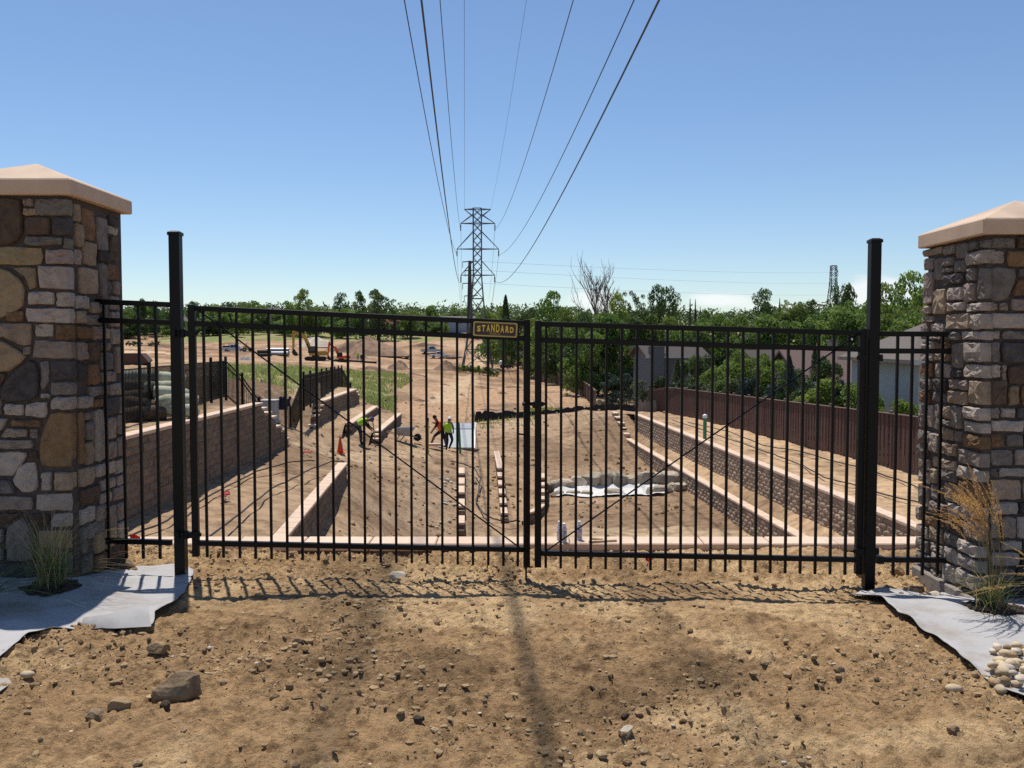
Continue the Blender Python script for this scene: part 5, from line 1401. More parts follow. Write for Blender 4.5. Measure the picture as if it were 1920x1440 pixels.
person('worker in orange vest and black shirt striding left, dark shorts', b - Vector((0.02, 0, 0)),
       dict(pelvis=(0, 0, .93), belly=(-.07, 0, 1.10), chest=(-.17, 0, 1.32), neck=(-.28, 0, 1.48), head=(-.36, -.02, 1.60), crown=(-.40, -.02, 1.71),
            shL=(-.21, .17, 1.38), elL=(-.36, .2, 1.13), wrL=(-.52, .12, .92), haL=(-.57, .10, .85), shR=(-.19, -.18, 1.38), elR=(-.32, -.22, 1.12), wrR=(-.50, -.16, .90), haR=(-.55, -.15, .83),
            hiL=(-.03, .09, .90), knL=(-.42, .10, .60), anL=(-.60, .1, .13), toL=(-.76, .1, .05), hiR=(.04, -.09, .90), knR=(.16, -.09, .50), anR=(.24, -.08, .09), toR=(.10, -.08, .04)),
       (M['black_cloth'], M['skin'], M['navy_cloth'], M['skin'], M['black_cloth']), M['vest_orange'], None, M['hair'], face=math.pi)
b = at(841, 838, 47.6); b.z = gz(b.x, b.y) + 0.02
person('worker in lime vest and white hard hat seen from behind, dark trousers', b,
       dict(pelvis=(-.03, 0, .95), belly=(-.03, 0, 1.12), chest=(-.02, 0, 1.36), neck=(.04, 0, 1.53), head=(.06, .03, 1.63), crown=(.06, .03, 1.74),
            shL=(-.19, .02, 1.43), elL=(-.25, .08, 1.16), wrL=(-.20, .24, .98), haL=(-.18, .30, .93), shR=(.17, .02, 1.43), elR=(.26, .06, 1.17), wrR=(.24, .22, .96), haR=(.23, .28, .91),
            hiL=(-.11, 0, .92), knL=(-.06, .06, .50), anL=(-.10, -.10, .10), toL=(-.14, .05, .04), hiR=(.10, 0, .92), knR=(.20, .16, .52), anR=(.04, .10, .12), toR=(.03, .26, .06)),
       (M['grey_cloth'], M['grey_cloth'], M['navy_cloth'], M['navy_cloth'], M['black_cloth']), M['hivis'], M['hat_white'], None, face=math.pi / 2)
b = at(681, 829, 42); b.z = gz(b.x, b.y) + 0.02
person('worker in lime vest and blue hard hat bending forward over the short wall, jeans', b,
       dict(pelvis=(-.22, 0, .98), belly=(-.12, 0, 1.06), chest=(.10, 0, 1.14), neck=(.26, 0, 1.18), head=(.36, -.01, 1.20), crown=(.46, -.01, 1.22),
            shL=(.13, .17, 1.13), elL=(.22, .20, .92), wrL=(.36, .16, .78), haL=(.42, .15, .74), shR=(.13, -.17, 1.13), elR=(.21, -.20, .91), wrR=(.35, -.15, .76), haR=(.41, -.14, .71),
            hiL=(-.21, .10, .93), knL=(-.12, .12, .52), anL=(-.12, .12, .10), toL=(.02, .12, .05), hiR=(-.21, -.10, .93), knR=(-.10, -.12, .50), anR=(-.09, -.12, .10), toR=(.05, -.12, .05)),
       (M['black_cloth'], M['black_cloth'], M['jeans'], M['jeans'], M['black_cloth']), M['hivis'], M['hat_blue'], None, face=0.0)
def stand(sgn=1):
    return dict(pelvis=(0, 0, .95), belly=(0, 0, 1.12), chest=(0, 0, 1.36), neck=(0, 0, 1.53), head=(0, -.02, 1.63), crown=(0, -.02, 1.74),
                shL=(-.18, 0, 1.43), elL=(-.24, .02, 1.14), wrL=(-.2, -.12, .95), haL=(-.18, -.17, .90), shR=(.18, 0, 1.43), elR=(.25, .02, 1.14), wrR=(.22, -.1, .92), haR=(.21, -.13, .85),
                hiL=(-.1, 0, .92), knL=(-.13, -.02, .50), anL=(-.14, .02, .09), toL=(-.16, -.12, .04), hiR=(.1, 0, .92), knR=(.13, -.04, .50), anR=(.14, 0, .09), toR=(.18, -.13, .04))
b = at(671, 676, 180); b.z = gz(b.x, b.y)
person('distant worker in lime vest standing right of the orange excavator', b, stand(), (M['hivis'], M['hivis'], M['grey_cloth'], M['grey_cloth'], M['black_cloth']), M['hivis'], M['hat_white'], None, face=-1.57)
b = at(678, 682, 170); b.z = gz(b.x, b.y)
person('distant worker in dark blue clothes right of the lime vest one', b, stand(), (M['navy_cloth'], M['navy_cloth'], M['navy_cloth'], M['navy_cloth'], M['black_cloth']), None, M['hat_white'], None, face=-1.57)

# ------------------------------------------------------------------ machines and vehicles
def local(base, rz):
    Mx = Matrix.Translation(Vector(base)) @ Matrix.Rotation(rz, 4, 'Z')
    return lambda x, y, z: Mx @ Vector((x, y, z))
def wheel(parent, Lf, x, y, r, w):
    a = Lf(x, y - w / 2, r); ax = Lf(x, y + w / 2, r) - a; ax.normalize()
    mb = MB(); mb.lathe(a, [(r * .6, 0), (r * .97, .01), (r, w * .2), (r, w * .8), (r * .97, w - .01), (r * .6, w)], 18, axis=ax); t = mb.build('wheel', M['tyre'], parent)
    mb = MB(); mb.lathe(a - ax * 0.012, [(r * .25, 0), (r * .6, .02), (r * .58, w), (r * .25, w + .024)], 14, axis=ax); mb.build('rim', M['rim'], t)
def car(label, base, rz, kind, paint, sc_=1.0, cat='pickup truck'):
    base = Vector(base); base.z = gz(base.x, base.y) + 0.02
    root = thing('parked_car' if kind == 'suv' else 'pickup_truck', base, label, cat)
    Lf = local(base, rz); wd = 0.95
    def prof(P, w0, w1, zsplit, name, m_, parent=root):
        mb = MB(); n = len(P)
        wv = [w1 if z > zsplit else w0 for _, z in P]
        vs = [Lf(x * sc_, -w * sc_, z * sc_) for (x, z), w in zip(P, wv)] + [Lf(x * sc_, w * sc_, z * sc_) for (x, z), w in zip(P, wv)]
        fs = [tuple(range(n)), tuple(range(2 * n - 1, n - 1, -1))] + [(i, n + i, n + (i + 1) % n, (i + 1) % n) for i in range(n)]
        mb.add(vs, fs); return mb.build(name, m_, parent, bevel=0.03)
    low_ = [(-2.65, .45), (-2.7, .75), (-2.62, 1.05), (0.95, 1.08), (2.45, 1.0), (2.68, .85), (2.72, .5), (2.3, .35), (-2.3, .35)]
    body = prof(low_, wd, wd, 9, 'body', paint)
    if kind == 'suv':
        cabin = [(-2.45, 1.05), (-2.25, 1.72), (-1.6, 1.82), (0.0, 1.80), (0.35, 1.72), (1.1, 1.07)]
    else:
        cabin = [(-.95, 1.05), (-.85, 1.74), (-.4, 1.82), (0.35, 1.80), (0.6, 1.72), (1.3, 1.07)]
    prof(cabin, wd - .02, wd - .16, 1.4, 'cabin', paint)
    x0, x1 = cabin[0][0], cabin[-1][0]
    for sy in (-1, 1):
        spans = [(-2.15, -1.3), (-1.2, -.25), (-.15, .55)] if kind == 'suv' else [(-.72, -.1), (0.0, .72)]
        for (u, v) in spans:
            mb = MB(); mb.add([Lf(a_ * sc_, sy * b_ * sc_, c_ * sc_) for a_, b_, c_ in ((u, wd - .045, 1.14), (v, wd - .045, 1.14), (v - (.25 if v > .3 else 0), wd - .145, 1.64), (u + (.05 if u < -2 else 0), wd - .145, 1.64))], [(0, 1, 2, 3)])
            s_ = mb.build('side_window', M['glass'], root)
            for p in s_.data.vertices: p.co += (Lf(0, sy * .035, 0) - Lf(0, 0, 0))
        for wx_ in (-1.65, 1.75): wheel(root, Lf, wx_ * sc_, sy * (wd - .12) * sc_, .40 * sc_, .26 * sc_)
        mb = MB(); q = Lf(2.60 * sc_, sy * .70 * sc_, .86 * sc_); mb.box(q, (.16, .34, .18), rz=rz); mb.build('headlight', M['lamp'], root)
        mb = MB(); q = Lf(-2.64 * sc_, sy * .82 * sc_, .92 * sc_); mb.box(q, (.10, .18, .30), rz=rz); mb.build('tail_light', M['red_lamp'], root)
    mb = MB(); mb.add([Lf(a_ * sc_, b_ * sc_, c_ * sc_) for a_, b_, c_ in ((1.28 - (.2 if kind == 'suv' else 0), -.75, 1.16), (1.28 - (.2 if kind == 'suv' else 0), .75, 1.16), (.68 - (.2 if kind == 'suv' else 0), .66, 1.70), (.68 - (.2 if kind == 'suv' else 0), -.66, 1.70))], [(0, 1, 2, 3)]); mb.build('windscreen', M['glass'], root)
    for xx in (-2.72, 2.72):
        mb = MB(); mb.box(Lf(xx * sc_, 0, .55 * sc_), (.12, 1.8 * sc_, .2), rz=rz); mb.build('bumper', M['dark_metal'], root)
    if kind == 'pickup':
        mb = MB(); mb.box(Lf(-1.8 * sc_, 0, 1.075 * sc_), (1.5 * sc_, 1.6 * sc_, .06), rz=rz); mb.build('load_bed', M['dark_metal'], root)
    if kind == 'rack':
        mb = MB()
        for xx in (-2.4, -1.2, 0.2):
            for sy in (-1, 1): mb.bar(Lf(xx, sy * .85, 1.05), Lf(xx, sy * .85, 2.05), .05)
            mb.bar(Lf(xx, -.85, 2.05), Lf(xx, .85, 2.05), .05)
        for sy in (-1, 1): mb.bar(Lf(-2.7, sy * .85, 2.05), Lf(1.2, sy * .85, 2.05), .05)
        mb.build('ladder_rack', M['dark_metal'], root)
        mb = MB(); mb.box(Lf(-1.8, 0, 1.28), (1.5, 1.5, .40), rz=rz); mb.build('load_bed', M['dark_metal'], root)
    return root
car('silver pickup with dark rack over the bed, far left on the site', at(440, 661, 203), 0.15, 'rack', M['car_silver'])
car('white four wheel drive parked behind a dirt heap, left of the white pickup', at(750, 673, 222), 0.25, 'suv', M['car_white'], cat='car')
car('white pickup with grey bed parked beside the long dark pipe', at(825, 674, 226), 0.12, 'pickup', M['car_white'])
car('second white pickup half hidden behind the front one', at(809, 672, 236), 0.3, 'pickup', M['car_silver'])

def excavator(label, base, rz, s, paint, arm, wrap, bucketn=True):
    base = Vector(base); base.z = gz(base.x, base.y)
    root = thing('excavator', base, label, 'excavator', None)
    Lf0 = local(base, rz)
    Lf = lambda x, y, z: Lf0(x * s, y * s, z * s)
    for sy in (-1, 1):
        pts = [(-1.9, .1), (-2.15, .4), (-2.0, .72), (-1.6, .86), (1.6, .86), (2.0, .72), (2.15, .4), (1.9, .1), (1.5, 0), (-1.5, 0)]
        mb = MB(); n = len(pts)
        vs = [Lf(x, sy * .85, z) for x, z in pts] + [Lf(x, sy * 1.38, z) for x, z in pts]
        mb.add(vs, [tuple(range(n)), tuple(range(2 * n - 1, n - 1, -1))] + [(i, n + i, n + (i + 1) % n, (i + 1) % n) for i in range(n)])
        t = mb.build('track', M['dark_metal'], root)
        for x in (-1.75, 1.75):
            mb = MB(); a = Lf(x, sy * 1.39, .42); ax = (Lf(0, 1, 0) - Lf(0, 0, 0)).normalized() * sy; mb.lathe(a, [(.33 * s, 0), (.33 * s, .04), (.12 * s, .07)], 14, axis=ax); mb.build('track_wheel', M['dark_metal'], t)
    mb = MB(); mb.lathe(Lf(0, 0, .8), [(.75 * s, 0), (.75 * s, .25 * s)], 18); mb.box(Lf(0, 0, .6), (1.6 * s, 1.8 * s, .4 * s), rz=rz); mb.build('turntable', M['dark_metal'], root)
    P = [(-2.35, 1.05), (1.2, 1.05), (1.2, 1.55), (-.4, 1.95), (-2.1, 2.05), (-2.45, 1.8)]; n = len(P); mb = MB()
    mb.add([Lf(x, -1.25, z) for x, z in P] + [Lf(x, 1.25, z) for x, z in P], [tuple(range(n)), tuple(range(2 * n - 1, n - 1, -1))] + [(i, n + i, n + (i + 1) % n, (i + 1) % n) for i in range(n)])
    mb.build('house', paint, root, bevel=.05)
    mb = MB(); mb.box(Lf(-2.3, 0, 1.5), (.5 * s, 2.4 * s, .8 * s), rz=rz); mb.build('counterweight', paint, root, bevel=.05)
    P = [(-.2, 1.5), (1.35, 1.5), (1.4, 2.1), (.95, 2.95), (-.1, 2.95), (-.2, 2.4)]; n = len(P); mb = MB()
    mb.add([Lf(x, .35, z) for x, z in P] + [Lf(x, 1.25, z) for x, z in P], [tuple(range(n)), tuple(range(2 * n - 1, n - 1, -1))] + [(i, n + i, n + (i + 1) % n, (i + 1) % n) for i in range(n)])
    cabo = mb.build('cab', M['dark_metal'], root, bevel=.04)
    for yy in (.33, 1.27):
        mb = MB(); mb.add([Lf(.0, yy, 2.0), Lf(1.2, yy, 2.0), Lf(.85, yy, 2.8), (Lf(.0, yy, 2.8))], [(0, 1, 2, 3)]); mb.build('cab_window', M['glass'], cabo)
    mb = MB(); mb.add([Lf(1.42, .42, 2.12), Lf(1.42, 1.18, 2.12), Lf(.99, 1.18, 2.88), Lf(.99, .42, 2.88)], [(0, 1, 2, 3)]); mb.build('cab_window', M['glass'], cabo)
    (bx, bz), (kx, kz), (ex, ez), (sx, sz) = arm            # boom foot, knee, boom tip, stick tip
    w = .42 * s
    def beam(name, pts, hs):
        mb = MB(); vs = []; 
        for (x, z), h in zip(pts, hs):
            i = pts.index((x, z)); a = pts[max(i - 1, 0)]; b = pts[min(i + 1, len(pts) - 1)]
            tx, tz = b[0] - a[0], b[1] - a[1]; L = math.hypot(tx, tz); nx_, nz_ = -tz / L, tx / L
            for sy in (-1, 1):
                for sg in (-1, 1): vs.append(Lf(x + nx_ * h * sg / 2, sy * .21, z + nz_ * h * sg / 2))
        fs = []
        for i in range(len(pts) - 1):
            a, b = i * 4, (i + 1) * 4
            fs += [(a, a + 1, b + 1, b), (a + 2, b + 2, b + 3, a + 3), (a, b, b + 2, a + 2), (a + 1, a + 3, b + 3, b + 1)]
        fs += [(0, 2, 3, 1), (len(vs) - 4, len(vs) - 3, len(vs) - 1, len(vs) - 2)]
        mb.add(vs, fs); return mb.build(name, paint, root)
    beam('boom', [(bx, bz), ((bx * .5 + kx * .5), (bz * .5 + kz * .5) + .12), (kx, kz), (ex, ez)], [.55, .75, .70, .42])
    dx, dz = sx - ex, sz - ez; L = math.hypot(dx, dz); ux, uz = dx / L, dz / L
    beam('stick', [(ex - ux * .7, ez - uz * .7), (ex, ez), (sx, sz)], [.3, .6, .32])
    mb = MB(); mb.tube([Lf(kx * .55 + bx * .45, -.1, kz * .55 + bz * .45 + .45), Lf(ex - ux * .65, -.1, ez - uz * .65)], .09 * s, 8); mb.build('hydraulic_cylinder', M['dark_metal'], root)
    mb = MB(); mb.tube([Lf(1.1, .3, 1.3), Lf(bx * .4 + kx * .6, .3, bz * .4 + kz * .6 - .2)], .09 * s, 8); mb.build('hydraulic_cylinder', M['dark_metal'], root)
    q = [(0, .1), (.2, -.35), (.05, -.95), (-.5, -1.25), (-1.05, -1.05), (-.95, -.9), (-.55, -.35), (-.25, .1)]
    mb = MB(); n = len(q)
    mb.add([Lf(sx + x, -.6, sz + z) for x, z in q] + [Lf(sx + x, .6, sz + z) for x, z in q], [tuple(range(n)), tuple(range(2 * n - 1, n - 1, -1))] + [(i, n + i, n + (i + 1) % n, (i + 1) % n) for i in range(n)])
    bk = mb.build('bucket', M['dark_metal'], root)
    mb = MB()
    for k in range(5): mb.box(Lf(sx - 1.08, -.5 + .25 * k, sz - 1.05), (.25 * s, .09 * s, .09 * s), rz=rz)
    mb.build('bucket_teeth', M['dark_metal'], bk)
    return root
excavator('yellow excavator with its boom raised high and bucket hanging to the left', at(592, 678, 180), math.pi + 0.12, 1.0, M['yellow'], [(.9, 1.7), (2.2, 5.0), (4.3, 5.75), (4.45, 2.2)], None)
excavator('smaller orange excavator to the right of the yellow one', at(640, 682, 172), math.pi + 0.35, 0.66, M['mach_orange'], [(.8, 1.8), (1.6, 4.1), (3.5, 5.4), (3.9, 1.8)], None)
# steel pipes, roller, dark pipe
def pipes(label, px, py, d, n, L, r, rz, material, dark=False):
    b = at(px, py, d); b.z = gz(b.x, b.y)
    root = thing('pipe_stack', b, label, 'pipe stack'); Lf = local(b, rz); k = 0; row = 0
    while k < n:
        m = max(1, (n - k + 1) // 2) if row == 0 else n - k
        for i in range(m):
            if k >= n: break
            mb = MB(); a = Lf(-L / 2, (i + row * .5) * 2.05 * r, r + row * 1.75 * r); ax = (Lf(1, 0, 0) - Lf(0, 0, 0)); mb.lathe(a, [(r * .86, .3), (r * .86, 0), (r, 0), (r, L), (r * .86, L), (r * .86, L - .3)], 16, axis=ax); mb.build('pipe', material, root, smooth=False); k += 1
        row += 1
    return root
pipes('stack of grey steel pipes left of the yellow excavator', 520, 664, 192, 5, 4.6, .42, 0.1, M['pipe_grey'])
pipes('dark pipes heaped left of the grey steel pipes', 497, 667, 188, 4, 2.6, .38, 0.5, M['dark_metal'])
pipes('long dark pipe lying to the right of the parked white pickup', 852, 668, 222, 1, 4.2, .25, 0.0, M['dark_metal'])
mb = MB(); p0 = [at(x, y, 172) for x, y in ((648, 681), (665, 681), (685, 682), (700, 681), (706, 679))]; 
for p in p0: p.z = gz(p.x, p.y) + .22
mb.tube(p0, .2, 8); tag(mb.build('black_hose', M['dark_metal'], smooth=True), 'long black hose stretched on the ground right of the orange excavator', 'hose')
# small yellow roller
b = at(464, 662, 200); b.z = gz(b.x, b.y); root = thing('ground_roller', b, 'small yellow roller parked right of the silver pickup', 'roller'); Lf = local(b, .2)
mb = MB(); mb.lathe(Lf(.55, -.5, .42), [(.1, 0), (.42, 0), (.42, 1.0), (.1, 1.0)], 18, axis=(0, 1, 0)); mb.build('drum', M['dark_metal'], root)
mb = MB(); mb.box(Lf(-.4, 0, .85), (1.0, .95, .6), rz=.2); mb.bar(Lf(-.2, -.4, 1.1), Lf(-.1, -.4, 1.9), .07); mb.bar(Lf(-.2, .4, 1.1), Lf(-.1, .4, 1.9), .07); mb.bar(Lf(-.1, -.4, 1.9), Lf(-.1, .4, 1.9), .07); mb.build('frame', M['yellow'], root)
for sy in (-.4, .4): wheel(root, Lf, -.6, sy, .38, .25)

def heap(label, px, py, d, w, h, material, seed, depth=None, cat='dirt heap', name='dirt_heap'):
    b = at(px, py, d); b.z = gz(b.x, b.y) - 0.25
    n = 40; rr = np.linspace(0, 1, 18); th = np.linspace(0, 2 * math.pi, n + 1)
    Rr, T = np.meshgrid(rr, th, indexing='ij')
    w2 = (depth or w * .8) / 2
    k = 1 + 0.22 * np.sin(T * 2 + seed) + 0.12 * np.sin(T * 3 + seed * 2)
    X = b.x + Rr * np.cos(T) * w / 2 * k; Y = b.y + Rr * np.sin(T) * w2 * k
    Z = b.z + h * (1 - Rr ** 1.25) * (1 + 0.18 * np.sin(T * 2.0 + seed) * Rr) + fbm(X + seed * 7, Y, 4.0 / w, 4, seed) * h * .28 * (1 - Rr ** 4) + fbm(X, Y, 14.0 / w, 3, seed + 4) * h * .10 * (1 - Rr ** 4)
    return tag(grid_mesh(name, X, Y, Z, material), label, cat)
heap('big broad brown dirt heap behind the two excavators', 690, 662, 222, 23, 4.6, M['pile'], 3, 12)
heap('small reddish dirt heap just right of the orange excavator', 668, 674, 192, 6, 1.9, M['pile'], 4)
heap('brown dirt heap in front of the white four wheel drive', 748, 689, 150, 5.2, 1.9, M['pile'], 5)
heap('brown dirt heap in front of the white pickup', 836, 689, 150, 5.6, 1.9, M['pile'], 6)
heap('low ragged dirt heap between the grass patch and the brown heaps', 690, 693, 132, 7, 0.8, M['pile'], 7, 3)
heap('long low dark dirt heap left of the lattice tower', 880, 690, 155, 4.5, 0.9, M['soil'], 8, 2)
heap('grey gravel heap on the bare ground left of the pipe stack', 461, 676, 150, 2.6, 0.85, M['gravel'], 9, cat='gravel heap', name='gravel_heap')
heap('tan sand heap behind the yellow excavator boom', 592, 652, 235, 12, 2.8, M['pale_rock'], 10, 6)
for i, (px, py, d, w, h) in enumerate([(700, 695, 120, 1.6, .5), (735, 693, 126, 1.2, .4), (660, 689, 128, 1.4, .4), (810, 742, 86, 1.6, .45), (865, 735, 92, 1.4, .4), (785, 752, 78, 1.5, .5), (940, 735, 100, 1.8, .5), (900, 752, 84, 1.3, .35), (960, 750, 84, 1.6, .4), (740, 770, 66, 1.2, .4), (505, 728, 44, 2.0, .6), (470, 730, 41, 1.8, .6)]):
    heap('low clump of loose brown dirt on the rough ground', px, py, d, w, h, M['pile'], 20 + i)['group'] = 'low dirt clumps on the rough ground'
for i, (px, py, d, w, h, dp) in enumerate([(300, 650, 225, 13, 1.0, 3), (400, 656, 210, 9, .8, 2.5), (560, 686, 124, 6, .45, 1.5), (640, 690, 130, 5, .5, 1.5), (505, 683, 120, 4, .4, 1.2), (720, 662, 225, 10, .9, 2), (800, 652, 250, 12, 1.2, 3), (850, 662, 225, 8, .9, 2.5), (900, 722, 112, 5, .6, 1.6), (830, 722, 108, 4, .5, 1.4), (955, 715, 118, 5, .6, 1.6), (965, 675, 190, 6, 1.4, 3), (915, 768, 72, 2.4, .35, .9), (970, 772, 70, 2.2, .3, .8), (770, 700, 132, 5, .6, 1.5)]):
    heap('long low ridge of graded brown dirt on the site', px, py, d, w, h, M['pile'], 40 + i, dp, name='dirt_ridge')['group'] = 'low ridges of graded dirt across the site'
# dark brown walled container left, white tarped object, planks
b = at(238, 690, 120); b.z = gz(b.x, b.y) - .2; mb = MB(); Lf = local(b, 0.0)
P = [(-3.5, 0), (2.0, 0), (3.2, .9), (2.3, 1.9), (-3.5, 1.9)]; n = len(P)
mb.add([Lf(x, -.9, z) for x, z in P] + [Lf(x, .9, z) for x, z in P], [tuple(range(n)), tuple(range(2 * n - 1, n - 1, -1))] + [(i, n + i, n + (i + 1) % n, (i + 1) % n) for i in range(n)])
tag(mb.build('spoil_container', mat('dull_brown_steel', (0.085, 0.05, 0.04), rough=.9)), 'dark brown open bin with slanted end far behind the netted rolls', 'bin')
b = at(945, 688, 165); b.z = gz(b.x, b.y); root = thing('trencher', b, 'small dark machine with white tank at the foot of the reddish bank', 'machine'); Lf = local(b, .1)
mb = MB(); mb.box(Lf(.3, 0, .45), (2.0, 1.0, .55), rz=.1); mb.bar(Lf(1.2, 0, .7), Lf(1.9, 0, -.05), .25); mb.bar(Lf(.9, 0, .75), Lf(1.3, 0, .8), .2); mb.build('chassis', M['dark_metal'], root)
mb = MB(); mb.lathe(Lf(-.55, 0, .55), [(.3, 0), (.36, .1), (.36, .8), (.2, 1.0)], 14); mb.build('tank', M['white'], root, smooth=True)
for xx in (-.3, .8):
    for sy in (-.45, .45): wheel(root, Lf, xx, sy, .3, .2)
mb = MB(); a, b = at(990, 694, 155), at(1003, 692, 156); mb.bar((a.x, a.y, gz(a.x, a.y) + .12), (b.x, b.y, gz(b.x, b.y) + .2), .3, .1); tag(mb.build('plank', M['stake']), 'pale plank lying on the dirt near the start of the distant board fence', 'plank')

# ------------------------------------------------------------------ netted straw rolls behind the left fence
rg = random.Random(4)
rolls = [(262, 706, 25.4, .95), (312, 708, 25.0, .85), (304, 725, 24.6, .95), (322, 738, 24.3, .9), (332, 753, 24.0, .95), (340, 768, 23.8, .9), (258, 724, 24.6, 1.0), (266, 742, 24.2, 1.0), (262, 759, 23.9, 1.0), (272, 775, 23.6, 1.05)]
lab = ['pale green netted roll on the top of the heap, left one', 'pale netted roll on the top of the heap, right one', 'second highest netted roll of the right hand stack', 'third netted roll down in the right hand stack', 'fourth netted roll down in the right hand stack', 'lowest netted roll of the right hand stack',
       'brown netted roll highest in the shaded left stack', 'second brown netted roll of the shaded left stack', 'third brown netted roll of the shaded left stack', 'lowest brown netted roll of the shaded left stack']
for i, (px, py, d, L) in enumerate(rolls):
    p = at(px, py, d + .4); r = .175 + .02 * math.sin(i * 5)
    mb = MB(); mm = 12; rows = []
    for k in range(9):
        t = k / 8 - .5; rr = r * (1.05 + .08 * rg.uniform(-1, 1)) * (1 if abs(t) < .45 else .85)
        rows.append((p + Vector((t * L, (.25 + .3 * math.sin(i * 2.1)) * t, (.10 * math.sin(i * 3.7) - .05) * t + rg.uniform(-.015, .015) - .10 * t * t)), rr))
    mb.tube([q for q, _ in rows], [rr for _, rr in rows], mm)
    o = mb.build('netted_roll', M['netting'] if i < 6 else M['straw'], smooth=True); tag(o, lab[i], 'straw roll', 'netted straw rolls behind the left fence')  # left stack: shade is put into its dark straw colour
# ------------------------------------------------------------------ pond of boulders in the basin
pond = [(1032, 905, .55, .5), (1043, 893, .6, .55), (1062, 889, .8, .6), (1088, 890, .75, .62), (1112, 889, .9, .7), (1140, 890, .95, .7), (1166, 891, .9, .68), (1190, 892, .85, .62), (1213, 893, .9, .66), (1236, 898, .85, .62),
        (1256, 906, .9, .55), (1270, 915, .7, .5), (1120, 901, .45, .5), (1240, 915, .6, .4), (1278, 924, .6, .4), (1045, 915, .5, .28), (1075, 921, .55, .22), (1100, 924, .5, .2), (1148, 927, .6, .24), (1222, 925, .55, .28), (1250, 927, .55, .3)]
names_ = ['leftmost boulder of the pond ring', 'tilted boulder at the back left corner of the pond', 'squarish boulder second along the back of the pond', 'boulder third along the back of the pond', 'tall boulder at the middle notch of the pond back', 'wide boulder just right of the pond middle notch', 'long dark faced boulder in the pond back row', 'flat topped boulder in the right half of the pond back', 'boulder beside the right inner corner of the pond', 'large boulder at the back right corner of the pond',
          'pale boulder heading the rubble at the pond right end', 'small boulder where the pond meets the rubble', 'narrow boulder projecting into the pond middle', 'low boulder inside the right end of the pond', 'low boulder in front of the rubble by the pond', 'flat rim stone at the front left of the pond', 'flat rim stone second along the pond front', 'flat rim stone in the pond front centre left', 'brown flat rim stone in the pond front middle', 'reddish flat rim stone at the pond front right', 'flat rim stone closing the pond front right corner']
for i, (px, py, w, h) in enumerate(pond):
    d = 40.0 if py > 905 and i > 11 else 41.4
    p = at(px, py + 22 if i < 12 else py + 6, d); p.z = gz(p.x, p.y) + h * (.42 if i < 12 else .32)
    rg = random.Random(i + 50); V0, F0 = ico(2)
    # boulders with flat broken faces: clip a lumpy ball by random planes
    rs = np.random.RandomState(i + 7); V = np.sign(V0) * np.abs(V0) ** .62
    for k in range(7):
        n = rs.randn(3); n /= np.linalg.norm(n); c_ = rs.uniform(.68, .95); dd = V @ n; V = V - np.clip(dd - c_, 0, None)[:, None] * n
    V = V + rs.uniform(-.02, .02, V.shape); V = V * np.array((w * .66, w * .5, h * .62 * rs.uniform(.8, 1.3))); a = rs.uniform(-.5, .5); ca, sa = math.cos(a), math.sin(a)
    V = np.stack([V[:, 0] * ca - V[:, 1] * sa, V[:, 0] * sa + V[:, 1] * ca, V[:, 2]], -1) + np.array(p)
    mb = MB(); mb.add(V.tolist(), F0); tag(mb.build('boulder', M['boulder']), names_[i], 'boulder', 'boulders round the dry pond')
pl = wpoly((1046, 920, 39.6), (1225, 926, 39.4), (1236, 905, 41.0), (1060, 905, 41.1))
nn = 46; bx = np.linspace(min(p[0] for p in pl), max(p[0] for p in pl), nn); by = np.linspace(min(p[1] for p in pl), max(p[1] for p in pl), 24)
Yp, Xp = np.meshgrid(by, bx, indexing='ij')
Xp = Xp + fbm(Yp, Xp, 1.2, 3, 8) * .35 * (np.abs(np.linspace(-1, 1, nn)) ** 6)[None]; Yp = Yp + fbm(Xp, Yp * 0, .9, 3, 15) * .28
Zp = main_z(Xp, Yp) + far_bumps(Xp, Yp) + .05 + np.abs(fbm(Xp, Yp, .9, 4, 5)) * .16 + sstep(40.5, 41.2, Yp) * .15
o = grid_mesh('pond_liner', Xp, Yp, Zp, M['liner']); tag(o, 'pale sheet liner folded over the bottom of the dry boulder pond', 'pond liner')
rs = np.random.RandomState(77)
for i in range(46):
    t = rs.rand(); px = 1262 + 95 * t + rs.uniform(-14, 14); py = 905 + 42 * t + rs.uniform(-10, 10); d = 41.0 - 2.4 * t
    p = at(px, py, d); p.z = gz(p.x, p.y) + .08; s = rs.uniform(.10, .28)
    mb = MB(); mb.blob(p, (s, s * .8, s * .6), i + 300, 1, .35)
    tag(mb.build('rubble_stone', M['boulder']), 'angular pale rubble stone spilling from the pond towards the block wall', 'stone', 'rubble stones between the pond and the right block wall')
for i in range(26):
    px, py = rs.uniform(815, 858), rs.uniform(905, 985); d = 41 - (py - 890) / 12.5
    p = at(px, py, d); p.z = gz(p.x, p.y) + .03; s = rs.uniform(.05, .12)
    mb = MB(); mb.blob(p, (s, s, s * .6), i + 400, 1, .3)
    tag(mb.build('rubble_stone', M['pale_rock']), 'small pale stone scattered left of the stepped block row', 'stone', 'small pale stones left of the stepped block row')

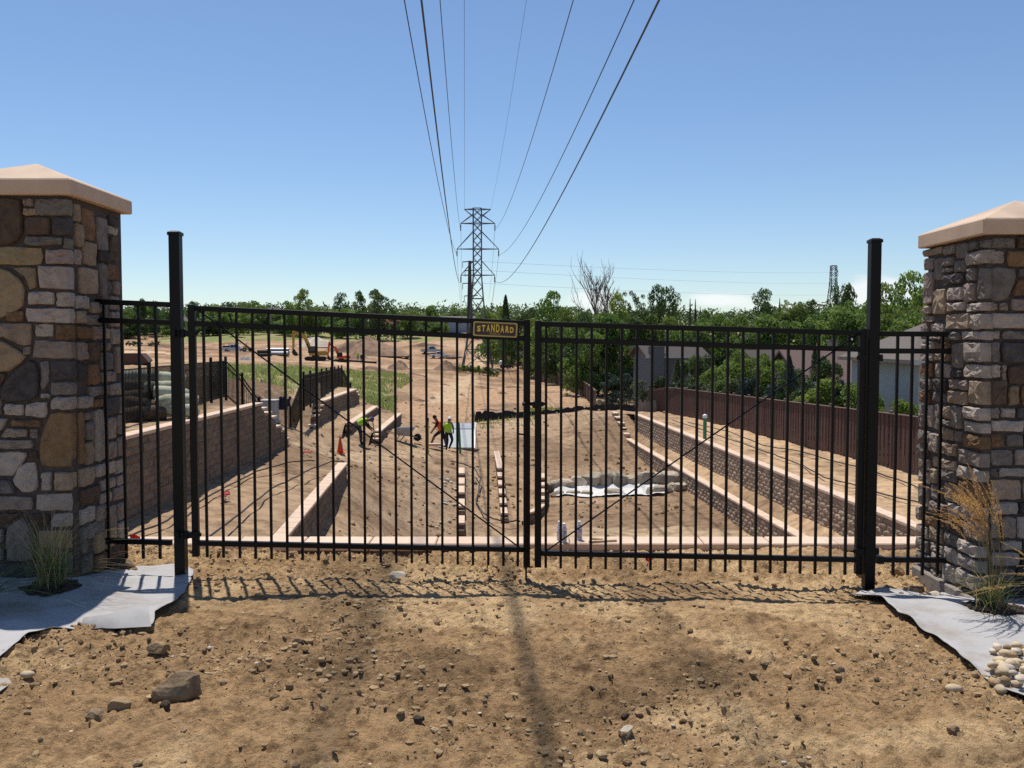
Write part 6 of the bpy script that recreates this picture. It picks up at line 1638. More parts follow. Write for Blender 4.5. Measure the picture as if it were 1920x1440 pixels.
# ------------------------------------------------------------------ weed fabric, stones and grasses in the foreground
def fabric(label, edge, xfar, d0, d1, side, seed, back=None):
    """edge: pixels along the free edge from front to back"""
    E = []
    for px, py in edge:
        d = 5.0
        for _ in range(10):
            p = at(px, py, d); d *= (ZC - float(near_z(np.array([p.x]), np.array([d]))[0])) / (ZC - p.z)
        p = at(px, py, d); E.append((p.x, d))
    E = np.array(E); s = np.concatenate([[0], np.cumsum(np.linalg.norm(np.diff(E, axis=0), axis=1))])
    n, m = 130, 80
    t = np.linspace(0, s[-1], n); ex = np.interp(t, s, E[:, 0]); ey = np.interp(t, s, E[:, 1])
    ex = ex + fbm(t, t * 0, 3.0, 3, seed) * .03
    yb = np.linspace(d0, d1, n)
    k = np.linspace(0, 1, m)[None, :]
    X = ex[:, None] * (1 - k) + xfar * k; Y = ey[:, None] * (1 - k) + yb[:, None] * k
    Z = near_z(X, Y) + fbm(X, Y, .9, 4, 71) * 0.007 + .03
    f = fbm(X * .6 + Y, Y * .25 - X * .4, 1.6, 4, seed + 3)
    f2 = fbm(X * .9 - Y * .5, Y * .4 + X * .8, 4.0, 3, seed + 13)
    Z = Z + (0.30 - np.abs(f)) * .045 + (0.25 - np.abs(f2)) * .018 + fbm(X, Y, 4.5, 3, seed + 9) * .014
    Z = Z + np.exp(-k / .012) * (.006 + .03 * np.clip(fbm(t, t * 0, 2.2, 3, seed + 5), 0, 1))[:, None]
    o = grid_mesh('weed_fabric', X, Y, Z, M['fabric']); sm = o.modifiers.new('thickness', 'SOLIDIFY'); sm.thickness = .002
    return tag(o, label, 'weed fabric', 'pale weed fabric sheets')
fabric('pale weed fabric sheet on the ground in front of the left pillar', [(-120, 1340), (0, 1248), (60, 1206), (100, 1192), (160, 1193), (215, 1191), (283, 1187), (292, 1165), (330, 1142), (345, 1118), (366, 1078), (338, 1070)], -5.6, 4.3, 6.55, -1, 11)
fabric('pale weed fabric sheet on the ground in front of the right pillar', [(2060, 1400), (1925, 1328), (1870, 1297), (1830, 1265), (1760, 1212), (1706, 1172), (1682, 1167), (1648, 1133), (1590, 1121), (1640, 1112), (1700, 1113)], 5.6, 3.9, 6.15, 1, 23)
def gp2(px, py):
    d = 5.0
    for _ in range(10):
        p = at(px, py, d); d *= (ZC - float(near_z(np.array([p.x]), np.array([d]))[0])) / (ZC - p.z)
    p = at(px, py, d); return p
# turned back flap of the left sheet, and a stray piece at the left frame edge
mb = MB(); A = [gp2(150, 1191), gp2(215, 1193), gp2(284, 1189)]; B_ = [gp2(165, 1186) + Vector((0, 0, .02)), gp2(225, 1176) + Vector((0, 0, .05)), gp2(274, 1160) + Vector((0, 0, .05))]
vs = []
for i in range(9):
    t = i / 8 * 2; j = min(int(t), 1); u = t - j
    a, b = A[j].lerp(A[j + 1], u), B_[j].lerp(B_[j + 1], u)
    vs += [a + Vector((0, 0, .045)), a.lerp(b, .5) + Vector((0, 0, .085)), b + Vector((0, 0, .045))]
mb.add(vs, [(3 * i + k, 3 * i + k + 1, 3 * i + k + 4, 3 * i + k + 3) for i in range(8) for k in range(2)])
tag(mb.build('fabric_flap', mat('grey_fabric_underside', [(0.30, 0.29, 0.28), (0.36, 0.35, 0.34)], scale=9, rough=.9), smooth=True), 'grey turned back flap at the front edge of the left fabric sheet', 'fabric flap')
mb = MB(); q = [gp2(-60, 1285), gp2(16, 1283), gp2(22, 1292), gp2(0, 1308), gp2(-60, 1330)]
mb.add([p + Vector((0, 0, .03)) for p in q] , [tuple(range(5))]); tag(mb.build('fabric_scrap', M['fabric']), 'small grey fabric scrap at the lower left edge of the view', 'fabric scrap')
# dark soil patches round the planted grasses
def soil_patch(p, r, seed, label):
    rs = np.random.RandomState(seed); mb = MB()
    for k in range(90):
        a = rs.rand() * 6.28; q = r * math.sqrt(rs.rand()); s = rs.uniform(.012, .035)
        x, y = p.x + q * math.cos(a), p.y + q * math.sin(a) * .8
        mb.blob((x, y, p.z + .03 + .03 * (1 - q / r)), (s * 1.3, s * 1.2, s), seed * 100 + k, 1, .3)
    return tag(mb.build('planting_soil', M['soil']), label, 'soil', kind='stuff')

def blade_curve(p0, az, H, lean, droop, n=9):
    pts = []
    for i in range(n):
        t = i / (n - 1)
        r = lean * t + droop * t * t * t; z = H * t - droop * .55 * t ** 3
        pts.append(p0 + Vector((math.cos(az) * r, math.sin(az) * r, z)))
    return pts
def blades(name, p, specs, material, parent, w0=.005):
    mb = MB()
    for (q, az, H, lean, droop, w) in specs:
        pts = blade_curve(q, az, H, lean, droop); side = Vector((-math.sin(az), math.cos(az), 0)); vs = []
        for i, c in enumerate(pts):
            t = i / (len(pts) - 1); ww = w * (1 - t ** 1.6) + .0004
            vs += [c - side * ww, c + Vector((0, 0, -ww * .5)), c + side * ww]
        mb.add(vs, [(3 * i + k, 3 * i + k + 1, 3 * i + k + 4, 3 * i + k + 3) for i in range(len(pts) - 1) for k in (0, 1)])
    return mb.build(name, material, parent)
def grass_clump(label, p, seed, H, n, spread, mats_, plume=None, az0=None, azs=6.28):
    root = thing('grass_clump', p, label, 'ornamental grass', None)
    rg = random.Random(seed)
    for (nm, m_, frac, hs) in mats_:
        sp = []
        for k in range(int(n * frac)):
            a = rg.uniform(0, 6.28); r = abs(rg.gauss(0, spread)); az = rg.uniform(0, 6.28) if az0 is None else az0 + rg.gauss(0, azs)
            h = H * hs * rg.uniform(.55, 1.05)
            sp.append((p + Vector((r * math.cos(a), r * math.sin(a), 0)), az, h, h * rg.uniform(.02, .34), h * rg.uniform(.05, .75), rg.uniform(.0018, .004)))
        tag(blades(nm, p, sp, m_, root), kind='stuff')
    return root, rg
# left clump in the pillar's shade
p = gp2(95, 1112)
soil_patch(p, .17, 3, 'dark soil round the grass in front of the left pillar')
g1, rg = grass_clump('loose arching grass clump growing in front of the left pillar', p, 5, .62, 200, .06, [('green_leaves', M['blade_green'], .45, .8), ('dry_leaves', M['blade_tan'], .55, 1.05)])
sp = []
for k in range(9):
    sp.append((p + Vector((rg.uniform(-.03, .03), rg.uniform(-.03, .03), 0)), rg.uniform(-.5, .2), rg.uniform(.32, .5), rg.uniform(.35, .62), rg.uniform(.2, .5), .0016))
tag(blades('flower_stalks', p, sp, M['blade_tan'], g1), kind='stuff')
p = gp2(-50, 1150)
g2, rg = grass_clump('green arching grass leaves reaching in from the left frame edge', p, 8, .5, 90, .04, [('green_leaves', M['blade_green'], 1.0, 1.0)])
sp = [(p + Vector((rg.uniform(-.03, .03), rg.uniform(-.03, .03), 0)), rg.uniform(-.35, .45), rg.uniform(.30, .52), rg.uniform(.15, .4), rg.uniform(.25, .55), .005) for k in range(30)]
tag(blades('long_leaves', p, sp, M['blade_green'], g2), kind='stuff')
# right feather reed grass
p = gp2(1856, 1152)
soil_patch(p + Vector((.04, 0.02, 0)), .16, 4, 'dark soil round the tall grass in front of the right pillar')
g3, rg = grass_clump('tall tan feather grass with golden plumes leaning left by the right pillar', p, 11, .34, 120, .045, [('green_leaves', M['blade_green'], .55, 1.0), ('dry_leaves', M['blade_tan'], .45, 1.0)])
def plume_stalks(root, p, n, seed, H, az, lean, mat_s, mat_p, plen=.26, jitter=.25, spread=.035, fat=.010):
    rg = random.Random(seed); ms = MB(); mp = MB()
    for k in range(n):
        a0 = az + rg.gauss(0, jitter); h = H * rg.uniform(.80, 1.05); q = p + Vector((rg.gauss(0, spread), rg.gauss(0, spread), 0))
        pts = blade_curve(q, a0, h, h * lean * rg.uniform(-.1, .35), h * lean * rg.uniform(.5, 1.9), 14)
        ms.tube(pts, [.0022 * (1 - .55 * i / 13) for i in range(14)], 4, cap=False)
        L = sum((pts[i + 1] - pts[i]).length for i in range(13)); acc = 0
        for i in range(13):
            sgm = pts[i + 1] - pts[i]; acc += sgm.length
            rem = L - acc
            if rem < plen:
                t = rem / plen; wid = fat * (0.35 + 1.2 * math.sin(math.pi * min(1, max(0, 1 - t)) ** .8) )
                d = sgm.normalized()
                for j in range(34):
                    c = pts[i] + sgm * rg.random(); s = Vector((rg.gauss(0, 1), rg.gauss(0, 1), rg.gauss(0, .7))); s = (s - d * s.dot(d)).normalized()
                    e = c + s * wid * rg.uniform(.4, 1) + d * rg.uniform(.008, .022); w_ = d.cross(s) * .0024
                    mp.add([c - w_, c + w_, e], [(0, 1, 2)])
    tag(ms.build('stems', mat_s, root), kind='stuff'); tag(mp.build('plumes', mat_p, root), kind='stuff')
plume_stalks(g3, p, 26, 3, 1.06, math.pi + .1, .25, M['blade_tan'], M['plume'], .34, .35, .045, .015)
p4 = gp2(2010, 1180)
g4, rg = grass_clump('pale golden grass plumes reaching in from the right frame edge', p4, 13, .4, 60, .05, [('green_leaves', M['blade_green'], 1.0, 1.0)])
plume_stalks(g4, p4, 12, 5, .62, math.pi, .62, M['blade_tan'], M['plume_pale'], .24, .25, .04, .009)

# pebbles heaped on the right fabric, rocks on the dirt
rs = np.random.RandomState(12); pc = 0
spots = []
for k in range(400):
    px, py = rs.normal(1900, 24), rs.normal(1270, 30)
    if px < 1852 or py < 1225 or py > 1312 or px < 1852 + abs(py - 1262) * .25 or (py - 1225) < (1925 - px) * .08: continue
    q = gp2(px, py)
    near_ = [s for s in spots if (s[0] - q).length < .05]
    if len(near_) > 2: continue
    spots.append((q, len(near_)))
    if len(spots) >= 64: break
for i, (q, lv) in enumerate(spots):
    r = rs.uniform(.018, .031); mb = MB(); rz = Matrix.Rotation(rs.uniform(0, 3.1), 4, 'Z')
    mb.blob(q + Vector((0, 0, .038 + lv * .020)), (r * 1.25, r * .95, r * rs.uniform(.55, .8)), i, 2, .13, rz)
    tag(mb.build('pebble', M[rs.choice(['pebble', 'pebble', 'pebble', 'pale_rock', 'clod'])], smooth=True), 'smooth cream pebble in the heap on the right fabric sheet', 'pebble', 'cream pebbles heaped on the right fabric')
for px, py, nm, sz in ((1832, 1246, 'single cream pebble lying apart on the right fabric, left of the heap', .026), (1788, 1302, 'flat pale pebble lying alone on the dirt near the right fabric', .03), (52, 1276, 'pale oval pebble on the dirt near the lower left fabric', .026)):
    q = gp2(px, py); mb = MB(); mb.blob(q + Vector((0, 0, .03)), (sz * 1.4, sz, sz * .7), px, 2, .05); tag(mb.build('pebble', M['pebble'], smooth=True), nm, 'pebble')
def rock(label, px, py, w, d_, h, seed, material='rock', rz=0.0, name='rock'):
    q = gp2(px, py); q.z = nz(q.x, q.y); V0, F0 = ico(3); rs = np.random.RandomState(seed); V = V0.copy()
    for k in range(10):
        n = rs.randn(3); n /= np.linalg.norm(n); c_ = rs.uniform(.5, .82); dd = V @ n; V = V - np.clip(dd - c_, 0, None)[:, None] * n
    V = V * (1 + fbm(V[:, 0] * 3 + seed, V[:, 1] * 3 + V[:, 2] * 2, 1.0, 4, seed)[:, None] * .10)
    V = V * np.array((w * .62, d_ * .62, h * .62)); ca, sa = math.cos(rz), math.sin(rz)
    V = np.stack([V[:, 0] * ca - V[:, 1] * sa, V[:, 0] * sa + V[:, 1] * ca, V[:, 2]], -1) + np.array(q + Vector((0, 0, h * .28)))
    mb = MB(); mb.add(V.tolist(), F0); return tag(mb.build(name, M[material]), label, 'rock')
rock('largest brown rock on the dirt, lower left', 327, 1318, .235, .16, .15, 3, rz=.35)
rock('tan flat rock left of the largest brown rock', 228, 1334, .10, .08, .065, 5, 'clod')
rock('small brown rock at the left of the tan flat rock', 178, 1348, .08, .06, .05, 6)
rock('small dark lump touching the front of the largest brown rock', 310, 1342, .05, .045, .045, 7, 'soil')
rock('tan clod on the dirt in front of the left fabric flap', 298, 1233, .11, .07, .06, 8, 'clod')
rock('dark round clod on the dirt below the fifth gate picket', 559, 1212, .055, .05, .045, 9, 'soil')
rock('pale grey rock lying in the gate shadow on the left', 747, 1086, .11, .09, .07, 10, 'pale_rock')
rock('whitish broken stone at the lower middle right of the dirt', 1172, 1378, .075, .06, .055, 11, 'pale_rock')
rock('dark stone near the right fabric edge', 1575, 1276, .06, .05, .05, 12)
rock('brown stone beside the edge of the right fabric sheet', 1862, 1298, .06, .05, .04, 13)
rock('dark grey stone on the dirt at the lower right', 1789, 1385, .06, .05, .045, 14)
rock('dark clod left of the other two in the right middle of the dirt', 1110, 1300, .045, .04, .035, 15, 'soil')
rock('dark clod right of two others in the right middle of the dirt', 1175, 1344, .045, .04, .035, 16, 'soil')
rock('dark clod on the dirt lower left of the middle wire shadow', 786, 1362, .05, .045, .04, 17, 'soil')
rock('dark crumbled clod at the base of the right gate post', 1660, 1106, .12, .09, .07, 18)
rock('brown block of dirt standing under the right fixed panel', 1683, 1078, .10, .08, .10, 19, 'clod')
rock('lumpy dark clod at the foot of the left pillar corner', 236, 1072, .15, .12, .10, 20)
rock('tan clod between the right pillar footing and the right post', 1718, 1112, .12, .09, .08, 21, 'clod')
rock('pale stone at the foot of the right pillar footing', 1748, 1118, .11, .07, .05, 22, 'pale_rock')
mb = MB(); q = [gp2(x, y) + Vector((0, 0, .03)) for x, y in ((352, 1276), (375, 1273), (400, 1275), (418, 1270), (428, 1264))]; mb.tube(q, [.004, .006, .006, .006, .003], 6)
tag(mb.build('root_twig', M['stake'], smooth=True), 'pale root twig lying behind the largest brown rock', 'twig')
# ------------------------------------------------------------------ power line
TD = 170.0
tc_ = at(895.5, 690, TD); tc_.z = gz(tc_.x, tc_.y)
def lattice_tower(label, cx, d, zb, z_levels, half, arms, top_arm, thick, lattice_to, base_half, group='lattice power towers'):
    """z_levels: list of (z, half width) up the body; arms: [(z, reach, z of stay)]"""
    root = thing('lattice_tower', (cx, d, zb), label, 'power tower', group)
    def corner(z, h, i): return Vector((cx + (-h, h, h, -h)[i], d + (-h, -h, h, h)[i], z))
    for i in range(4):
        mb = MB()
        for (z0, h0), (z1, h1) in zip(z_levels[:-1], z_levels[1:]): mb.bar(corner(z0, h0, i), corner(z1, h1, i), thick, thick)
        mb.build('leg', M['steel'], root)
    mb = MB(); t2 = thick * .55
    for (z0, h0), (z1, h1) in zip(z_levels[:-1], z_levels[1:]):
        n = max(1, round((z1 - z0) / (max(h0, h1) * 2.3)))
        for k in range(n):
            a0, a1 = k / n, (k + 1) / n
            za, zb_ = z0 + (z1 - z0) * a0, z0 + (z1 - z0) * a1; ha, hb = h0 + (h1 - h0) * a0, h0 + (h1 - h0) * a1
            for i in range(4):
                j = (i + 1) % 4
                mb.bar(corner(za, ha, i), corner(zb_, hb, j), t2, t2); mb.bar(corner(za, ha, j), corner(zb_, hb, i), t2, t2)
        for i in range(4): mb.bar(corner(z1, h1, i), corner(z1, h1, (i + 1) % 4), t2 * 1.2, t2 * 1.2)
    mb.build('cross_bracing', M['steel'], root)
    def hw(z):
        for (z0, h0), (z1, h1) in zip(z_levels[:-1], z_levels[1:]):
            if z0 <= z <= z1: return h0 + (h1 - h0) * (z - z0) / (z1 - z0)
        return z_levels[-1][1]
    for (z, xl, xr, zs) in arms:
        h = hw(z); hs = hw(min(zs, z_levels[-1][0]))
        for xe, sg in ((xl, -1), (xr, 1)):
            mb = MB(); tip = Vector((xe, d, z))
            for yy in (-1, 1):
                mb.bar(Vector((cx + sg * h, d + yy * h, z)), tip, t2 * 1.3, t2 * 1.3)
                mb.bar(Vector((cx + sg * hs, d + yy * hs, zs)), tip, t2, t2)
            mb.build('cross_arm', M['steel'], root)
            if zs > z:
                mb = MB(); mb.lathe(tip - Vector((0, 0, 1.1 * thick / .16)), [(.10, 0), (.13, .1), (.07, .2), (.13, .35), (.07, .5), (.13, .65), (.05, 1.1 * thick / .16)], 8); mb.build('insulator', M['dark_metal'], root)
    return root
def ZT(py, d=TD): return at(895, py, d).z
hb = 0.78
lv = [(tc_.z - .2, 2.95), (ZT(655), 2.2), (ZT(600), 1.5), (ZT(560), 1.12), (ZT(516), hb), (ZT(467), hb), (ZT(419), hb), (ZT(391), hb)]
def XT(px, d=TD): return at(px, 500, d).x
lattice_tower('tall steel lattice tower in the middle of the view with wires fanning over the gate', tc_.x, TD, tc_.z, lv, hb,
              [(ZT(516), XT(864), XT(927.5), ZT(489)), (ZT(467), XT(857), XT(935), ZT(434)), (ZT(419), XT(864), XT(928), ZT(402)), (ZT(392.5), XT(871), XT(920), ZT(406))], None, .20, None, 2.9)
F_D = 620.0
fx = at(1563, 500, F_D).x; fzb = gz(fx, F_D)
def ZF(py): return at(1563, py, F_D).z
lattice_tower('small distant lattice tower above the trees near the right gate post', fx, F_D, fzb, [(fzb, 5.0), (ZF(570), 3.3), (ZF(531), 1.9), (ZF(498), 1.7)], 1.7,
              [(ZF(531), fx - 3.0, fx + 3.0, ZF(524)), (ZF(510), fx - 2.6, fx + 3.2, ZF(504))], None, .42, None, 5)
MD = 285.0
mp = at(881, 622, MD); mp.z = gz(mp.x, mp.y)
root = thing('steel_pole', mp, 'dark tapering steel pole with short side arms just left of the lattice tower', 'power pole')
ztop = at(882, 489, MD).z
mb = MB(); mb.tube([mp - Vector((0, 0, .3)), Vector((mp.x, mp.y, mp.z + (ztop - mp.z) * .4)), Vector((mp.x, mp.y, ztop))], [1.15, .85, .45], 12); mb.build('pole', M['pole_steel'], root)
tips = []
for py, xl, xr in ((491, 867.5, 893), (507.5, 872, 895), (531.5, 867.5, 893), (555, 870.5, 896)):
    z = at(882, py, MD).z; mb = MB(); a, b = Vector((at(xl, py, MD).x, MD, z)), Vector((at(xr, py, MD).x, MD, z + .2))
    mb.bar(a, b, .28, .28); mb.bar(a, a - Vector((0, 0, 1.9)), .16, .16); mb.build('side_arm', M['pole_steel'], root); tips.append((a - Vector((0, 0, 1.9)), b))
def wire(label, P0, P1, c, y0, y1, r, group='overhead wires to the lattice tower'):
    """parabola through P0 and P1 with curvature c, drawn from distance y0 to y1"""
    P0, P1 = Vector(P0), Vector(P1); n = 60; pts = []
    for k in range(n + 1):
        y = y0 + (y1 - y0) * k / n; t = (y - P0.y) / (P1.y - P0.y)
        x = P0.x + (P1.x - P0.x) * t
        z = P0.z + (P1.z - P0.z) * t + c * (y - P0.y) * (y - P1.y)
        pts.append((x, y, z))
    mb = MB(); mb.tube(pts, r, 5)
    return tag(mb.build('power_line', M['wire']), label, 'power line', group)
conn = [(758, 43.0, 857, 467, .00051, .030, 'conductor from the left middle tower arm, leftmost wire at the top of the photo'),
        (790, 24.5, 864, 516, .00051, .032, 'conductor from the left lowest tower arm, thick, second from the left at the top'),
        (825, 43.5, 864, 419, .00051, .024, 'conductor from the left upper tower arm, third from the left at the top'),
        (870.5, 71.0, 871, 393, .0004, .018, 'thin shield wire from the left top tip of the tower, running straight up'),
        (987, 71.0, 920, 393, .0004, .014, 'faintest thin shield wire from the right top tip of the tower'),
        (1075, 43.5, 928, 419, .00051, .026, 'conductor from the right upper tower arm, sixth from the left at the top'),
        (1189, 36.0, 935, 467, .00051, .028, 'conductor from the right middle tower arm, second from the right at the top'),
        (1236, 24.0, 927.5, 516, .00051, .032, 'conductor from the right lowest tower arm, rightmost wire at the top')]
for px0, d0, px1, py1, c, r, lb in conn:
    dz = Vector((0, 0, -1.1)) if py1 > 400 else Vector((0, 0, 0))
    wire(lb, at(px0, 0, d0), at(px1, py1, TD) + dz, c, -70, TD, r)
for px1, py1, xe, lb in ((857, 467, 866, 'left middle'), (864, 516, 866.5, 'left lowest'), (864, 419, 867, 'left upper'), (928, 419, 915, 'right upper'), (935, 467, 917, 'right middle'), (927.5, 516, 912, 'right lowest')):
    wire('thin continuing conductor beyond the tower from its %s arm' % lb, at(px1, py1, TD) + Vector((0, 0, -1.1)), at(xe, 560 + (py1 - 419) * .42, 430), .00022, TD, 430, .028, 'wires running on beyond the lattice tower')
for k, (py0, py1) in enumerate(((507, 511), (529, 531.5), (552, 553))):
    wire('faint %s wire between the steel pole and the distant tower' % ('upper', 'middle', 'lowest')[k], tips[min(k, 3)][1], at(1563, py1, F_D), .00005, MD, F_D, .03, 'faint wires to the distant tower')

# ------------------------------------------------------------------ houses
def house(label, px, pyb, d, w, dp, he, hr, rz, wall, roof, windows=(), hip=0.0, chimney=None, over=.45, siding=None, cat='house', snap=True):
    """w along local x (ridge direction), dp along local y; front is local -y"""
    b = at(px, pyb, d)
    if snap: b.z = gz(b.x, b.y)
    root = thing('house', b, label, cat, 'houses round the site'); Lf = local(b, rz)
    mb = MB(); x0, x1, y0, y1 = -w / 2, w / 2, -dp / 2, dp / 2
    g = hip
    vs = [Lf(x, y, z) for x, y, z in ((x0, y0, -1.5), (x1, y0, -1.5), (x1, y1, -1.5), (x0, y1, -1.5), (x0, y0, he), (x1, y0, he), (x1, y1, he), (x0, y1, he))]
    fs = [(0, 1, 5, 4), (1, 2, 6, 5), (2, 3, 7, 6), (3, 0, 4, 7)]
    if g == 0:
        vs += [Lf(x0, 0, hr - .05), Lf(x1, 0, hr - .05)]; fs += [(7, 4, 8), (5, 6, 9)]
    mb.add(vs, fs); wl = mb.build('wall', wall, root)
    mb = MB(); o = over; k = (hr - he) / (dp / 2); ze = he - k * o; th = .18
    X0, X1, Y0, Y1 = x0 - o, x1 + o, y0 - o, y1 + o
    rx0, rx1 = (X0 + g, X1 - g)
    top_ = [(X0, Y0, ze), (X1, Y0, ze), (X1, Y1, ze), (X0, Y1, ze), (rx0, 0, hr), (rx1, 0, hr)]
    vs = [Lf(x, y, z + th) for x, y, z in top_] + [Lf(x, y, z) for x, y, z in top_]
    q = [(0, 1, 5, 4), (2, 3, 4, 5), (1, 2, 5), (3, 0, 4)] if g > 0 else [(0, 1, 5, 4), (2, 3, 4, 5)]
    fs = q + [tuple(i + 6 for i in f[::-1]) for f in q] + [(0, 6, 7, 1), (2, 8, 9, 3)] + ([(1, 7, 8, 2), (3, 9, 6, 0)] if g > 0 else [(1, 7, 11, 5), (5, 11, 8, 2), (3, 9, 10, 4), (4, 10, 6, 0)])
    mb.add(vs, fs); rf = mb.build('roof', roof, root)
    mb = MB(); mb.bar(Lf(X0, Y0 - .02, ze + th * .4), Lf(X1, Y0 - .02, ze + th * .4), .05, .24); mb.build('fascia', M['trim'], root)
    if chimney:
        cx_, cy_, cw, ch = chimney; mb = MB(); mb.box(Lf(cx_, cy_, ch / 2), (cw, cw * .8, ch), rz=rz); cm_ = mb.build('chimney', wall, root)
        mb = MB(); mb.box(Lf(cx_, cy_, ch + .08), (cw + .2, cw * .8 + .2, .16), rz=rz); mb.build('chimney_cap', M['concrete'], cm_)
    if siding:
        n = int(w / siding)
        for i in range(n + 1):
            mb = MB(); mb.box(Lf(x0 + w * i / n, y0 - .02, he / 2 - .3), (.075, .07, he + .5), rz=rz); mb.build('batten', wall, root)
    for (wx_, wz_, ww, wh, face_) in windows:
        yy, sx = (y0, 0) if face_ == 'f' else (0, x0)
        def wp(a, z, out): return Lf(wx_ + a, y0 - out, z) if face_ == 'f' else Lf(x0 - out, wx_ + a, z)
        mb = MB(); t = .09
        mb.bar(wp(-ww / 2, wz_, .04), wp(-ww / 2, wz_ + wh, .04), t, t); mb.bar(wp(ww / 2, wz_, .04), wp(ww / 2, wz_ + wh, .04), t, t)
        mb.bar(wp(-ww / 2 - .05, wz_, .04), wp(ww / 2 + .05, wz_, .04), t, t); mb.bar(wp(-ww / 2 - .05, wz_ + wh, .04), wp(ww / 2 + .05, wz_ + wh, .04), t, t)
        wo = mb.build('window', M['trim'], root)
        mb = MB(); mb.add([wp(-ww / 2, wz_, .03), wp(ww / 2, wz_, .03), wp(ww / 2, wz_ + wh, .03), wp(-ww / 2, wz_ + wh, .03)], [(0, 1, 2, 3)]); mb.build('pane', M['glass'], wo)
    return root
M['trim'] = mat('pale_trim', (0.45, 0.45, 0.46), rough=.7)
def wm(n, c): return mat(n, [tuple(v * .88 for v in c), c], scale=2, rough=.85)
def rm(n, c): return mat(n, [tuple(v * .7 for v in c), c], scale=9, rough=.95, bump=.5, bscale=6)
wg, wgr, wb_, wt, ww_ = wm('grey_siding', (.40, .41, .385)), wm('blue_grey_siding', (.115, .12, .135)), wm('pale_blue_siding', (.34, .38, .43)), wm('tan_stucco', (.42, .36, .27)), wm('white_siding', (.62, .61, .58))
rg_, rb_, rp_, rr_ = rm('grey_brown_shingle', (.15, .128, .112)), rm('brown_shingle', (.075, .060, .053)), rm('pink_brown_shingle', (.15, .10, .088)), rm('red_tile', (.28, .10, .07))
house('pale grey board and batten house beside the right pillar, low brown roof', 1905, 760, 45, 13.5, 9.0, 3.55, 5.1, -.04, wg, rg_, [(-5.1, .9, .8, 1.9, 'f'), (-2.2, .9, 1.4, 1.6, 'f')], hip=2.6, siding=.38, over=.6)
house('house with pink brown gable roof behind the dark spruce, white gable wall', 1536, 745, 62, 4.6, 7.0, 2.3, 4.1, .05, wm('dull_white_siding', (.34, .33, .30)), rp_, [(0, .8, 1.2, 1.2, 'f')], over=.6)
house('lower pinkish roofed wing left of the dark spruce', 1470, 745, 66, 4.0, 6.0, 1.7, 2.9, .05, wt, rp_, [], over=.5)
house('grey roofed house with chimney above the pink brown roofs', 1512, 700, 88, 12.0, 8.0, 3.0, 4.2, .05, wt, rb_, [(-2, .9, 1.4, 1.2, 'f'), (2, .9, 1.4, 1.2, 'f')], chimney=(2.6, 0, .8, 5.2))
house('small grey green gabled house far behind the right gate leaf', 1420, 690, 112, 8.0, 7.0, 4.2, 6.0, 1.2, wm('grey_green_siding', (.25, .28, .26)), rg_, [(0, 2, 1.2, 1.2, 'f')])
house('blue grey house with square chimney among trees behind the right gate leaf', 1250, 735, 84, 4.9, 7.5, 4.9, 5.9, .06, wgr, rb_, [(1.55, 3.15, .85, .55, 'f'), (-.6, 1.0, .9, 1.0, 'f')], chimney=(-1.9, -3.9, 1.25, 5.75), over=.5)
house('red roofed house with cream wall far beyond the dirt heaps', 731, 626, 318, 7.5, 8, 2.6, 5.0, .03, wt, rr_, [(-1.5, .7, 1.4, 1.2, 'f'), (1.5, .7, 1.4, 1.2, 'f')], over=.8)
house('large plain blue grey house far behind the centre, left of the sign plate', 862, 624, 325, 13, 10, 4.6, 5.6, -.03, wb_, rg_, [(-4.5, 2.8, 1.4, 1.0, 'f'), (.5, 2.8, 1.4, 1.0, 'f')])
house('pale blue grey house at the far left behind the short fixed panel', 268, 626, 335, 9.5, 8, 3.0, 4.6, 0, wb_, rg_, [(-2.8, .9, 1.5, 1.3, 'f'), (1.2, .9, 1.5, 1.3, 'f')])
house('cream house with grey roof peeping by the left gate post', 350, 622, 345, 5, 8, 3.4, 5.2, .1, wt, rg_, [(0, 1, 1.2, 1.2, 'f')])
house('low dark grey house left of the yellow excavator, far beyond', 470, 627, 340, 16, 8, 2.4, 3.8, 0, wgr, rb_, [(-5, .8, 1.6, 1.1, 'f'), (-1, .8, 1.6, 1.1, 'f'), (4, .8, 1.6, 1.1, 'f')])
house('grey roofed gabled house peeping above the dark low house', 512, 624, 372, 5, 9, 5.6, 9.0, .2, wt, rg_, [(0, 2.5, 1.2, 1.2, 'f')])
house('long low flat roofed pale house above the orange excavator', 612, 626, 345, 13, 8, 2.9, 3.7, 0, wb_, rg_, [(-4, .9, 1.6, 1.1, 'f'), (0, .9, 1.6, 1.1, 'f'), (4, .9, 1.6, 1.1, 'f')])
house('pale gabled house among trees left of the large blue grey house', 795, 626, 345, 6, 8, 2.6, 4.6, .2, ww_, rg_, [(0, .9, 1.3, 1.1, 'f')])

